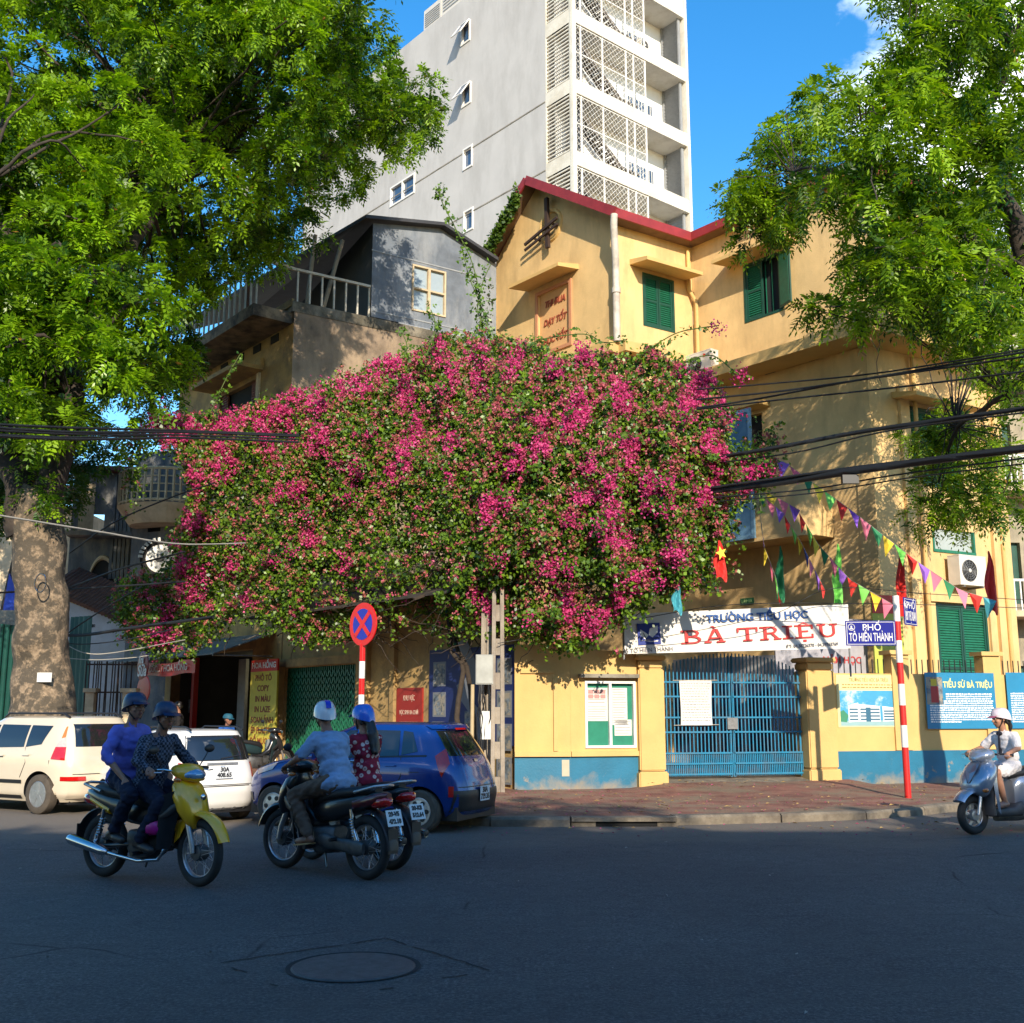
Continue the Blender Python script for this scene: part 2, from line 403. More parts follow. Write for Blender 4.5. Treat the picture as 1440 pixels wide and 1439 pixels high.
def paver_joints(m):
    nt = m.node_tree; N = nt.nodes; L = nt.links; b = N['Principled BSDF']; src = b.inputs['Base Color'].links[0].from_socket; tc = [n for n in N if n.type == 'TEX_COORD'][0]
    br = N.new('ShaderNodeTexBrick'); br.inputs['Scale'].default_value = 4.5; br.inputs['Mortar Size'].default_value = .016; br.inputs['Color1'].default_value = (1.1, 1.05, 1, 1); br.inputs['Color2'].default_value = (.72, .74, .78, 1); br.inputs['Mortar'].default_value = (.42, .40, .36, 1)
    L.new(tc.outputs['Object'], br.inputs['Vector']); nz = N.new('ShaderNodeTexNoise'); nz.inputs['Scale'].default_value = .8; nz.inputs['Detail'].default_value = 6; L.new(tc.outputs['Object'], nz.inputs['Vector'])
    mr = N.new('ShaderNodeMapRange'); L.new(nz.outputs['Fac'], mr.inputs[0]); mr.inputs[1].default_value = .42; mr.inputs[2].default_value = .62; mr.inputs[3].default_value = .9; mr.inputs[4].default_value = .15
    mx = N.new('ShaderNodeMix'); mx.data_type = 'RGBA'; mx.blend_type = 'MULTIPLY'; L.new(mr.outputs[0], mx.inputs['Factor']); L.new(src, mx.inputs['A']); L.new(br.outputs['Color'], mx.inputs['B']); L.new(mx.outputs['Result'], b.inputs['Base Color'])
paver_joints(PAVE)
KERBM = mat('worn kerb concrete', (.20, .165, .12), .95, .3, 5, .7, 24, stain=(.09, .07, .055), sscale=3, samt=.6)
def dense(pts, step=.5):
    o = []
    for a, b in zip(pts[:-1], pts[1:]):
        L = math.dist(a, b); k = max(1, int(L / step))
        for i in range(k): o.append((a[0] + (b[0] - a[0]) * i / k, a[1] + (b[1] - a[1]) * i / k))
    return o + [pts[-1]]
kl = dense(KERBLINE, .6)
def off(pts, d):
    o = []
    for i, p in enumerate(pts):
        a = Vector(pts[max(0, i - 1)]); b = Vector(pts[min(len(pts) - 1, i + 1)]); t = (b - a).normalized(); n = Vector((-t.y, t.x)); q = Vector(p) + n * d; o.append((q.x, q.y))
    return o
inner = off(kl, .2)
mb = MB(); NV = 26
for i in range(len(inner)):
    for j in range(NV + 1):
        t = (j / NV) ** 1.6; y = inner[i][1] * (1 - t) + 90 * t; x = inner[i][0]
        z = .118 + (.018 * mnoise.noise(Vector((x * .7, y * .7, 0))) if 0 < j else 0) + min(.10, max(0, (y - 19.5) * .05)) * (1 if 2.4 < x < 7 else 0)
        mb.v.append((x, y, z))
for i in range(len(inner) - 1):
    for j in range(NV): a = i * (NV + 1) + j; mb.f.append((a, a + NV + 1, a + NV + 2, a + 1)); mb.m.append(0)
pavement = tag(mb.build('pavement', PAVE, smooth=60, fix=False), kind='structure')
# kerb stones, one object each where they can be seen, with the drain mouth between two of them
kerb = thing('kerb', None, None, (0, 0, 0)); tag(kerb, kind='structure')
run = 0; seg = [kl[0]]; stones = []
for a, b in zip(kl[:-1], kl[1:]):
    run += math.dist(a, b); seg.append(b)
    if run > .95: stones.append((seg[0], seg[-1])); seg = [b]; run = 0
dxs = [q for a, b in stones for q in (a[0], b[0]) if 1.15 < (a[0] + b[0]) / 2 < 2.05]; dlo, dhi = min(dxs) + .01, max(dxs) - .01
for a, b in stones:
    a, b = Vector(a), Vector(b); t = (b - a).normalized(); n = Vector((-t.y, t.x)); dr = 1.15 < (a.x + b.x) / 2 < 2.05
    if dr: continue
    a2, b2 = a + t * .012, b - t * .012; h = .12 + random.uniform(-.006, .012); q = random.uniform(-.012, .012)
    mb = MB(); bev = .03; vs = []
    for p in (a2, b2):
        for dx, z in ((0, -.02), (0, h - bev), (bev, h), (.22, h), (.22, -.02)): w_ = p + n * (dx + q); vs.append((w_.x, w_.y, z))
    mb.add(vs, [(0,1,2,3,4), (9,8,7,6,5), (0,5,6,1), (1,6,7,2), (2,7,8,3), (3,8,9,4)]); mb.build('kerb_stone', KERBM, kerb)
mb = MB(); mb.box((dlo, 15.46, .07), (dhi, 15.72, .125)); mb.box((dlo, 15.50, -.02), (1.14, 15.72, .07)); mb.box((1.98, 15.50, -.02), (dhi, 15.72, .07)); mb.build('kerb_stone', KERBM, kerb)
dr = tag(MB().box((1.14, 15.52, .002), (1.98, 15.74, .068)).build('storm_drain', DARK), 'black slot mouth of a storm drain in the kerb before the school gate', 'drain')
# manhole
mc = gr(497, 1360); mt = thing('manhole_cover', 'round iron manhole cover in a cracked square patch of the dark road', 'manhole', (mc.x, mc.y, 0))
IRON = mat('cast iron', (.07, .068, .068), .6, .3, 12, .5, 60)
mb = MB(Matrix.Translation((mc.x, mc.y, 0))); mb.lathe([(.001, .008), (.37, .008), (.376, .004), (.38, .0005)], axis='z', n=48); mb.build('lid', IRON, mt)
mb = MB(Matrix.Translation((mc.x, mc.y, 0)))
for i in range(48):
    a0, a1 = 2 * math.pi * i / 48, 2 * math.pi * (i + 1) / 48
    mb.add([(.384*math.cos(a0), .384*math.sin(a0), .003), (.384*math.cos(a1), .384*math.sin(a1), .003), (.412*math.cos(a1), .412*math.sin(a1), .006), (.412*math.cos(a0), .412*math.sin(a0), .006)], [(0,1,2,3)])
mb.build('rim', DARK, mt)
mb = MB(Matrix.Translation((mc.x, mc.y, 0)) @ Matrix.Rotation(R(38), 4, 'Z'))
for s_ in (-1, 1):
    for k in range(14):
        if random.random() < (.45 if s_ < 0 else .2): continue
        j = [random.uniform(-.012, .012) for _ in range(2)]
        mb.add([(-.6 + k * .0857, s_ * .6 + j[0], .004), (-.6 + (k + 1) * .0857, s_ * .6 + j[1], .004), (-.6 + (k + 1) * .0857, s_ * .6 + j[1] + .016, .004), (-.6 + k * .0857, s_ * .6 + j[0] + .014, .004)], [(0,1,2,3)])
        mb.add([(s_ * .6 + j[0], -.6 + k * .0857, .0045), (s_ * .6 + j[0] + .014, -.6 + k * .0857, .0045), (s_ * .6 + j[1] + .014, -.6 + (k + 1) * .0857, .0045), (s_ * .6 + j[1], -.6 + (k + 1) * .0857, .0045)], [(0,1,2,3)])
mb.build('patch_joint', DARK, mt, kind='stuff')
# litter: fallen leaves and petals
def scatter(name, mm, n, area, size, label, col, flat=.004):
    P = []
    while len(P) < n:
        x, y = random.uniform(*area[0]), random.uniform(*area[1])
        P.append((x, y))
    mb = MB()
    for x, y in P:
        kx = np.interp(x, [p[0] for p in KERBLINE], [p[1] for p in KERBLINE]); z = .142 if y > kx + .25 else .006
        if kx - .05 < y < kx + .25: continue
        if y > 19.5 and 2.4 < x < 7: z += .1
        a = random.uniform(0, 6.28); s_ = size * random.uniform(.5, 1.3); c, d = math.cos(a) * s_, math.sin(a) * s_; t = random.uniform(.0, .02)
        mb.add([(x - c, y - d, z), (x - d * .45, y + c * .45, z + t), (x + c, y + d, z + .004), (x + d * .45, y - c * .45, z + t * .5)], [(0, 1, 2, 3)])
    return tag(mb.build(name, mm, fix=False), label, 'litter', kind='stuff')
scatter('fallen_leaf_litter', mat('dry yellow leaf', (.42, .27, .09), .8, .3, 9), 520, ((-1, 9.5), (15.2, 22.0)), .045, 'dry yellow leaves scattered over the pavement in front of the school wall', None)
scatter('fallen_petal_litter', mat('fallen pink petal', (.42, .06, .16), .8, .3, 9), 460, ((-1.5, 7), (14.2, 20.5)), .022, 'pink petals dropped along the kerb below the flowering vine', None)
scatter('road_litter', mat('pale scrap', (.30, .28, .24), .8, .3, 9), 60, ((-7, 8), (6, 15.3)), .022, 'pale crumbs and scraps lying about on the open road', None)

# ================================================================ SCHOOL
FA = Fac((-.61, 33.09), (.628, -.778)); FB = Fac((2.88, 28.77), (.835, .55)); FC = Fac((5.24, 30.32), (.628, -.778)); FD = Fac((8.73, 26), (.866, .5))
LA, LB, LC, LD = 5.55, 2.82, 5.55, 5.0
school = thing('school_building', 'three storey yellow plastered school with red roof edges and green louvred shutters', 'building', (4, 31, 0))
ZL = 10.75; ZE = 15.24      # ledge and eave heights
def shutter_window(fac, s0, s1, z0, z1, open_=0, canopy=True, cw=.45, cd_=.75, name='window'):
    """a window part with its two louvred leaves, each a sub-part"""
    mb = fac.mb(); t = .07; q = -.12
    mb.box((s0, q, z0), (s0 + t, .02, z1)); mb.box((s1 - t, q, z0), (s1, .02, z1)); mb.box((s0 + t, q, z1 - t), (s1 - t, .018, z1)); mb.box((s0 + t, q, z0), (s1 - t, .018, z0 + t))
    mb.mi = 1; mb.box((s0 + .01, -.21, z0 + .01), (s1 - .01, -.19, z1 - .01)); mb.mi = 2
    for k in range(1, 6):
        xx = s0 + (s1 - s0) * k / 6; mb.box((xx - .012, -.16, z0 + t), (xx + .012, -.14, z1 - t))
    wo = mb.build(name, [GREEND, DARK, GREENS], school); wo_inv = INV[school.name]
    def leaf(hx, sg, ang):
        ang = abs(ang)
        W = (s1 - s0 - 2 * t) / 2 - .01
        L = fac.M @ Matrix.Translation((hx, .0, 0)) @ Matrix.Rotation(ang * sg, 4, 'Z')
        m2 = MB(wo_inv @ L); f = .06; a, b = (0, sg * W); lo, hi = sorted((a, b)); y0, y1 = -.045, -.005
        m2.box((lo, y0, z0 + t), (lo + f, y1, z1 - t)); m2.box((hi - f, y0, z0 + t), (hi, y1, z1 - t))
        H = z1 - z0 - 2 * t
        for k in (0, .5, 1):
            zz = z0 + t + (H - f) * k; m2.box((lo + f, y0 + .002, zz), (hi - f, y1 - .002, zz + f))
        m2.mi = 1; n = int(H / .062)
        for k in range(1, n):
            zz = z0 + t + H * k / n
            m2.add([(lo + f, y0 + .005, zz + .022), (hi - f, y0 + .005, zz + .022), (hi - f, y1 - .006, zz - .022), (lo + f, y1 - .006, zz - .022)], [(0, 1, 2, 3)])
        m2.box((lo + f, y0 - .006, z0 + t + f), (hi - f, y0, z1 - t - f))
        m2.build('shutter', [GREEND, GREENS], wo, world=False)
    leaf(s0 + t, 1, 0); leaf(s1 - t, -1, R(open_))
    if canopy:
        m3 = fac.mb(); zc = z1 + .12
        m3.add([(s0 - cw, 0, zc), (s1 + cw, 0, zc), (s1 + cw, cd_, zc - .1), (s0 - cw, cd_, zc - .1), (s0 - cw, 0, zc + .16), (s1 + cw, 0, zc + .16), (s1 + cw, cd_, zc), (s0 - cw, cd_, zc)],
               [(0,3,2,1),(4,5,6,7),(0,1,5,4),(1,2,6,5),(2,3,7,6),(3,0,4,7)])
        m3.build('window_canopy', YELP, school)
# window rectangles from the elevations
b0, bz1 = FB.sz(903, 383); b1, _ = FB.sz(947, 394); _, bz0 = FB.sz(906, 458)
c0, cz1 = FC.sz(1045, 374); c1, _ = FC.sz(1098, 356); _, cz0 = FC.sz(1048, 455)
pl0, pz1 = FA.sz(757, 417); pl1, _ = FA.sz(801, 398); _, pz0 = FA.sz(757, 499)
g0, gz1 = FD.sz(1314, 848); g1, _ = FD.sz(1386, 850); gz0 = 1.0
f0, fz1 = FD.sz(1272, 570); f1 = FD.sz(1345, 580)[0]; fz0 = fz1 - 2.0
k0, kz1 = FD.sz(1310, 742); k1, kz0 = FD.sz(1372, 782)
mb = FA.mb(); wall(mb, 0, LA, .1, ZE + .2, [(pl0, pl1, pz0, pz1)], .07)
rs, rz = FA.sz(755, 258); le = FA.sz(684, 380)[1]
mb.add([(0, 0, ZE + .2), (LA, 0, ZE + .2), (rs, 0, rz - .05)], [(0, 1, 2)])
mb.build('wall', YEL, school, fix=False)
mb = FB.mb(); wall(mb, 0, LB, .1, ZE + .1, [(b0, b1, bz0, bz1)]); mb.build('wall', YEL, school, fix=False)
cw0, cwz1 = FC.sz(1040, 588); cw1, _ = FC.sz(1072, 604); _, cwz0 = FC.sz(1060, 705)
mb = FC.mb(); wall(mb, 0, LC, .1, ZE + .1, [(c0, c1, cz0, cz1), (cw0, cw1, cwz0, cwz1)]); mb.build('wall', YEL, school, fix=False)
mb = FD.mb(); wall(mb, 0, LD, .1, ZE + .1, [(g0, g1, gz0, gz1), (f0, f1, fz0, fz1), (k0, k1, kz0, kz1)]); mb.build('wall', YEL, school, fix=False)
mb = MB(); e = FD.pt(LD, 0, 0); mb.add([(e.x, e.y, .1), (e.x - 4, e.y + 7, .1), (e.x - 4, e.y + 7, ZE), (e.x, e.y, ZE)], [(0, 1, 2, 3)]); mb.build('wall', YEL, school, fix=False)
mb = MB(); e = FA.pt(0, 0, 0); q = e + FB.d * 12; mb.add([(e.x, e.y, .1), (q.x, q.y, .1), (q.x, q.y, ZE), (e.x, e.y, ZE)], [(0, 1, 2, 3)]); mb.build('wall', YEL, school, fix=False)
shutter_window(FB, b0, b1, bz0, bz1, 0); shutter_window(FC, c0, c1, cz0, cz1, 158, cw=.5); shutter_window(FD, g0, g1, gz0, gz1, 0, canopy=False); shutter_window(FD, f0, f1, fz0, fz1, 0)
# window pane with the pictures behind it on the first floor side
mb = FD.mb(); mb.box((k0, -.1, kz0), (k1, -.06, kz1)); mb.mi = 1
for a, b in ((k0, k0 + .06), (k1 - .06, k1)): mb.box((a, -.06, kz0), (b, .02, kz1))
mb.box((k0, -.06, kz0), (k1, .03, kz0 + .07)); mb.build('window', [plain('frosted pane', (.35, .38, .36), .3), GREENS], school)
# pilaster on D and band round ground window
mb = FD.mb()
for s_ in (FD.sz(1277, 700)[0], FD.sz(1394, 700)[0]): m5 = FD.mb(); m5.box((s_ - .16, 0, .1), (s_ + .16, .09, ZL - 1.2)); m5.build('pilaster', YEL, school)
mb.box((g0 - .28, 0, gz1 + .02), (g1 + .28, .14, gz1 + .24)); mb.box((g0 - .28, .0, .9), (g0 - .05, .07, gz1 + .019)); mb.box((g1 + .05, 0, .9), (g1 + .28, .07, gz1 + .019))
mb.build('door_surround', YEL, school)
mb = FC.mb(); mb.box((LC - .42, 0, .1), (LC + .04, .04, ZL - .35)); mb.build('corner_pilaster', YEL, school)
# plaque with its words
mb = FA.mb(); fr = .1
mb.box((pl0 - fr, 0, pz0 - fr), (pl1 + fr, .05, pz0)); mb.box((pl0 - fr, 0, pz1), (pl1 + fr, .05, pz1 + fr)); mb.box((pl0 - fr, 0, pz0), (pl0, .05, pz1)); mb.box((pl1, 0, pz0), (pl1 + fr, .05, pz1))
PLQ = plain('salmon plaque paint', (.50, .23, .12)); mb.mi = 1; mb.box((pl0, -.069, pz0), (pl1, -.05, pz1))
plq = mb.build('plaque', [PLQ, plain('plaque field', (.62, .36, .16))], school)
pw, ph = pl1 - pl0, pz1 - pz0; LET = plain('rust red lettering', (.30, .07, .035))
for k, t_ in enumerate(('THI ĐUA', 'DẠY TỐT', 'HỌC TỐT')):
    o = text(t_, ph * .15, 'lettering', LET, None, plq, ext=.012, off=.006, sx=.85, shear=.25); o.matrix_local = INV[school.name] @ fm(FA, (pl0 + pl1) / 2, -.035, pz1 - ph * (.2 + .31 * k))
m3 = FA.mb(); zc = pz1 + .28
m3.add([(pl0 - .45, 0, zc), (pl1 + .4, 0, zc), (pl1 + .4, .8, zc - .1), (pl0 - .45, .8, zc - .1), (pl0 - .45, 0, zc + .16), (pl1 + .4, 0, zc + .16), (pl1 + .4, .8, zc), (pl0 - .45, .8, zc)], [(0,3,2,1),(4,5,6,7),(0,1,5,4),(1,2,6,5),(2,3,7,6),(3,0,4,7)])
m3.build('window_canopy', YELP, school)
# round blind opening with the crossed iron straps
es, ez = FA.sz(775, 318); mb = FA.mb(); mb.ring((es, .0, ez), .46, .07, 'y', 32, 6); mb.mi = 1; mb.lathe([(.001, -.004), (.42, .004), (.42, -.02)], (es, 0, ez), 32)
mb.build('round_vent', [YELP, YELD], school)
IRN = plain('rusty iron', (.035, .018, .012), .8); mb = FA.mb()
mb.bar((es + .03, .16, ez - .75), (es - .02, .16, ez + .85), .13, .1, (0, 1, 0)); mb.bar((es - .95, .24, ez - .34), (es + .55, .24, ez + .0), .08, .06, (0, 1, 0)); mb.bar((es - .95, .24, ez - .52), (es + .55, .24, ez - .2), .07, .05, (0, 1, 0))
mb.bar((es - .5, 0, ez - .3), (es - .5, .24, ez - .3), .05); mb.bar((es + .3, 0, ez - .1), (es + .3, .24, ez - .1), .05)
mb.build('iron_strap', IRN, school)
# ledges (floor slab showing outside) along A, B, C, D
def offpt(f, s_, n): return f.pt(s_, n, 0)
def ledge(z0, z1, o1, o2, name='ledge', m=YELP):
    mb = MB(); line = [FB.pt(LB - .2, 0, 0) if 0 else FC.pt(0, 0, 0), FC.pt(LC, 0, 0), FD.pt(LD, 0, 0)]
    cor = FC.P + FC.d * LC
    bis = (FC.n + FD.n).normalized(); kk = 1 / bis.dot(FC.n)
    a0, c0_, d0 = FC.pt(-.0, o1, 0), cor + bis * (o2 * kk), FD.pt(LD, o2, 0)
    P = [FC.pt(0, -.05, 0), a0, FC.pt(0.2, o2, 0), c0_, d0, FD.pt(LD, -.05, 0), cor - bis * .05 * kk]
    n = len(P); vs = [(p.x, p.y, z0) for p in P] + [(p.x, p.y, z1) for p in P]
    mb.add(vs, [tuple(range(n - 1, -1, -1)), tuple(range(n, 2 * n))] + [(i, (i + 1) % n, n + (i + 1) % n, n + i) for i in range(n)])
    mb.build(name, m, school)
ledge(ZL - .32, ZL - .02, .6, .95); ledge(ZL, ZL + .1, .12, .2)
mb = FA.mb(); lz = FA.sz(820, 500)[1]; mb.box((.0, 0, lz - .3), (LA + .05, .35, lz)); mb.build('ledge', YELP, school)
mb = FB.mb(); mb.box((0, 0.0, lz - .29), (LB - .05, .34, lz - .01)); mb.build('ledge', YELP, school)
# first floor bay with the blue casement
s_a, bz_b = FC.sz(985, 768, .9); s_b, bz_t = FC.sz(1140, 705, .9)
mb = FC.mb(); N_ = 10; cur = [(s_a - .6, .0)] + [(s_a - .6, .95)] + [(s_b - .5 + .5 * math.sin(R(9 * k)), .45 + .5 * math.cos(R(9 * k))) for k in range(N_ + 1)] + [(s_b, 0)]
zb0, zb1 = bz_b, bz_b + 1.15; n = len(cur)
mb.add([(x, y, z) for z in (zb0, zb1) for x, y in cur], [tuple(range(n)), tuple(range(2 * n - 1, n - 1, -1))] + [(i, i + 1, n + i + 1, n + i) for i in range(n - 1)])
mb.add([(x + .0, y * 1.06, z) for z in (zb0 - .12, zb0 - .003) for x, y in cur], [tuple(range(n)), tuple(range(2 * n - 1, n - 1, -1))] + [(i, i + 1, n + i + 1, n + i) for i in range(n - 1)])
mb.build('bay', YEL, school)
mb = FC.mb(); mb.box((cw0, -.21, cwz0), (cw1, -.19, cwz1)); mb.build('window', [DARK], school)
mb = FC.mb(); zz = cwz1 + .1; mb.box((cw0 - .4, 0, zz), (cw1 + .3, .5, zz + .14)); mb.build('window_canopy', YELP, school)
BLF = plain('pale blue frame', (.16, .30, .42)); mb = FC.mb()
wa, wz1 = FC.sz(1018, 583, 1.1); wb, _ = FC.sz(1055, 583, 1.1); wz0 = FC.sz(1040, 760, 1.1)[1]
for a, b in ((wa, wa + .09), (wb - .09, wb)): mb.box((a, 1.06, wz0), (b, 1.12, wz1))
mb.box((wa + .09, 1.062, wz0), (wb - .09, 1.118, wz0 + .1)); mb.box((wa + .09, 1.062, wz1 - .1), (wb - .09, 1.118, wz1)); mb.box((wa + .09, 1.062, (wz0 + wz1) / 2 - .04), (wb - .09, 1.118, (wz0 + wz1) / 2 + .04))
mb.mi = 1; mb.box((wa + .09, 1.08, wz0 + .1), (wb - .09, 1.09, wz1 - .1)); mb.build('open_casement', [BLF, plain('bluish glass', (.08, .16, .26), .12, spec=.8)], school)
# small honeycomb vents
VD = plain('vent grille grey', (.10, .10, .09))
for px, py in ((1083, 517), (1145, 498)):
    s_, z_ = FC.sz(px, py); mb = FC.mb(); mb.box((s_ - .17, .0, z_ - .17), (s_ + .17, .012, z_ + .17)); mb.mi = 1
    for k in range(-2, 3): mb.box((s_ + k * .075 - .012, .012, z_ - .17), (s_ + k * .075 + .012, .03, z_ + .17)); mb.box((s_ - .17, .013, z_ + k * .075 - .012), (s_ + .17, .028, z_ + k * .075 + .012))
    mb.build('vent_grille', [DARK, mat('old cement', (.3, .25, .17), .9)], school)
# roofs: slab sheets with red edge boards
def sheet(P, t=.08, m=REDROOF, name='roof'):
    P = [Vector(p) for p in P]; nn = (P[1] - P[0]).cross(P[2] - P[0]).normalized()
    if nn.z < 0: nn = -nn
    mb = MB(); n = len(P); vs = P + [p + nn * t for p in P]
    mb.add(vs, [tuple(range(n - 1, -1, -1)), tuple(range(n, 2 * n))] + [(i, (i + 1) % n, n + (i + 1) % n, n + i) for i in range(n)])
    return mb.build(name, m, school)
ov = .42
def ap(s_, n, z): return FA.pt(s_, n, z)
slL = (rz - le) / (rs + .25); slR = (rz - (ZE + .06)) / (LA - rs)
for nm, th, m_, o_ in (('roof', .09, REDROOF, ov), ):
    L0 = -.5; zL = rz - slL * (rs - L0); R0 = LA + .42; zR = rz - slR * (R0 - rs)
    bk = 9.0
    sheet([ap(rs, o_, rz), ap(L0, o_, zL), ap(L0, -bk, zL), ap(rs, -bk, rz)], th, m_)
    sheet([ap(rs, o_, rz), ap(R0, o_, zR), ap(R0, -bk, zR), ap(rs, -bk, rz)], th, m_)
# verge boards
SOF = mat('brown soffit', (.16, .095, .055), .85, .2, 4)
def board(p, q, h, m=REDROOF, name='fascia', w_=.06):
    p, q = Vector(p), Vector(q); mb = MB(); mb.bar(p + Vector((0, 0, -h / 2 + .1)), q + Vector((0, 0, -h / 2 + .1)), w_, h); return mb.build(name, m, school)
board(ap(rs, ov + .03, rz), ap(R0 + .02, ov + .03, zR), .27); board(ap(rs, ov + .03, rz), ap(L0 - .02, ov + .03, zL), .24)
mb = MB(); a, b, c_ = ap(rs, ov, rz - .12), ap(L0, ov, zL - .12), ap(L0, 0, zL - .12); mb.add([a, b, c_, ap(rs, 0, rz - .12)], [(0, 1, 2, 3)]); mb.add([a, ap(R0, ov, zR - .12), ap(R0, 0, zR - .12), ap(rs, 0, rz - .12)], [(0, 1, 2, 3)]); mb.build('soffit', SOF, school, fix=False)
pB0, pB1 = ap(R0, ov + .0, zR), None
cor = FC.pt(.0, 0, 0) + (FC.n + FB.n).normalized() * .42 * 1.3
cornerB = Vector((cor.x, cor.y, zR)); cC = FC.P + FC.d * LC; bis = (FC.n + FD.n).normalized(); cC = cC + bis * .45 / bis.dot(FC.n); cC = Vector((cC.x, cC.y, zR)); dD = FD.pt(LD + .4, .45, zR)
rb = [Vector((cornerB.x - 1.5, cornerB.y + 4.5, zR + .5)), Vector((cC.x - 1, cC.y + 5.5, zR + .6))]
sheet([cornerB, cC, rb[1], rb[0]]); sheet([cC, dD, Vector((dD.x - 2, dD.y + 5, zR + .6)), rb[1]])
board(ap(R0, ov, zR), cornerB, .27); board(cornerB, cC, .25); board(cC, dD, .25)
mb = MB()
for (p, q, f, s0_, s1_) in ((ap(R0, ov, zR - .14), Vector((cornerB.x, cornerB.y, zR - .14)), FB, 0, LB), (Vector((cornerB.x, cornerB.y, zR - .14)), Vector((cC.x, cC.y, zR - .14)), FC, 0, LC), (Vector((cC.x, cC.y, zR - .14)), dD - Vector((0, 0, .14)), FD, 0, LD)):
    mb.add([p, q, f.pt(s1_, -.02, zR - .14), f.pt(s0_, -.02, zR - .14)], [(0, 1, 2, 3)])
mb.build('soffit', SOF, school, fix=False)
# downpipes
DP = mat('white drain pipe', (.52, .47, .40), .7, .1, 5, stain=(.25, .2, .15), sscale=3, samt=.5)
mb = MB(); a = FB.pt(.0, .0, 0) + (FA.n + FB.n).normalized() * .14
top = ap(R0 - .02, ov, zR - .1); mb.tube([top, top + Vector((-.02, 0, -.25)), Vector((a.x, a.y, zR - 1.3)), Vector((a.x, a.y, zR - 1.6)), Vector((a.x, a.y, lz))], .1, 10); mb.tube([(a.x, a.y, zR - 2.2), (a.x, a.y, zR - 2.05)], .125, 10)
mb.build('downpipe', DP, school, smooth=50)
a = FC.pt(.14, .12, 0); mb = MB(); mb.tube([(a.x - .12, a.y, zR - .3), (a.x - .12, a.y, zR - 1.5), (a.x + .08, a.y, zR - 1.9), (a.x + .08, a.y, ZL)], .06, 8); mb.build('downpipe', YELP, school, smooth=50)
for s_ in (FD.sz(1294, 760)[0], FD.sz(1404, 760)[0]):
    a = FD.pt(s_, .12, 0); mb = MB(); mb.tube([(a.x, a.y, .1), (a.x, a.y, ZL - .4)], .06, 8); mb.build('downpipe', YELP, school, smooth=50)
a = ap(L0 + .1, .1, 0); mb = MB(); mb.tube([ap(L0 - .05, ov, zL - .15), ap(L0 + .05, ov, zL - .35), ap(.12, .1, zL - 1.0), ap(.12, .1, zL - 1.3), ap(.12, .1, 9)], .075, 8); mb.build('downpipe', DP, school, smooth=50)
# porch wall signs on the school behind the fence: grey notice with red words and a pale green poster
s0_, z1_ = FC.sz(1120, 905, 1.5)
# exit plate
s_, z_ = FC.sz(1051, 846, .0); mb = FC.mb(); mb.box((s_ - .22, 0, z_ - .09), (s_ + .22, .02, z_ + .09)); ex = mb.build('room_plate', [plain('plate green', (.02, .12, .05))], school)
o = text('LỚP 1A', .11, 'lettering', plain('plate lettering', (.35, .5, .2)), None, ex, off=.002); o.matrix_local = INV[school.name] @ fm(FC, s_, .024, z_)
# air conditioners
ACW = mat('off white enamel', (.62, .58, .52), .5, .06, 5)
def aircon(fac, s_, z_, n0, wd, hg, dp, label, bracket=True):
    P = fac.pt(s_, n0, z_); t = thing('air_conditioner', label, 'air conditioner', P, 0, 'outdoor air conditioner units')
    M_ = fac.M @ Matrix.Translation((s_, n0, z_)); mb = MB(M_); mb.box((-wd/2, 0, 0), (wd/2, dp, hg)); mb.box((-wd/2 - .006, -.006, hg), (wd/2 + .006, dp + .006, hg + .025)); mb.build('casing', ACW, t)
    mb = MB(M_); cx = -wd * .14; mb.lathe([(.001, dp + .004), (hg * .38, dp + .004), (hg * .38, dp + .0005)], (cx, 0, hg * .5), 24); mb.build('fan_recess', DARK, t)
    mb = MB(M_)
    for k in range(1, 6): mb.ring((cx, dp + .018, hg * .5), hg * .38 * k / 5.2, .006, 'y', 20, 4)
    for k in range(6):
        a = math.pi * k / 6; mb.bar((cx - math.cos(a) * hg * .38, dp + .018, hg * .5 - math.sin(a) * hg * .38), (cx + math.cos(a) * hg * .38, dp + .018, hg * .5 + math.sin(a) * hg * .38), .008)
    mb.build('fan_grille', STEEL, t); mb = MB(M_); mb.ell((cx, dp + .02, hg * .5), (.05, .02, .05), 10, 6); mb.build('fan_hub', ACW, t)
    for x in ((-wd * .35, wd * .35) if bracket else ()): mb = MB(M_); mb.box((x - .02, -n0, -.05), (x + .02, dp, -.002)); mb.build('bracket', STEEL, t)
    return t, M_
s_, z_ = FC.sz(989, 498, .45); t, M_ = aircon(FC, s_, ZL - .02, .35, .9, .62, .32, 'off white air conditioner unit standing on the ledge beside the flowering vine tips', False)
mb = MB(M_); mb.lathe([(.001, .33), (.05, .33), (.05, .322)], (.22, 0, .5), 16); mb.build('badge', REDP, t)
o = text('LG', .09, 'lettering', STEEL, None, t, off=.002); o.matrix_local = INV[t.name] @ M_ @ Matrix(((-1 if 0 else 1, 0, 0, .34), (0, 0, 1, .326), (0, 1, 0, .5), (0, 0, 0, 1)))
s_, z_ = FD.sz(1348, 826); aircon(FD, s_, z_, .12, 1.0, .72, .34, 'grey white air conditioner unit bracketed to the side wall above the ground floor shutters')
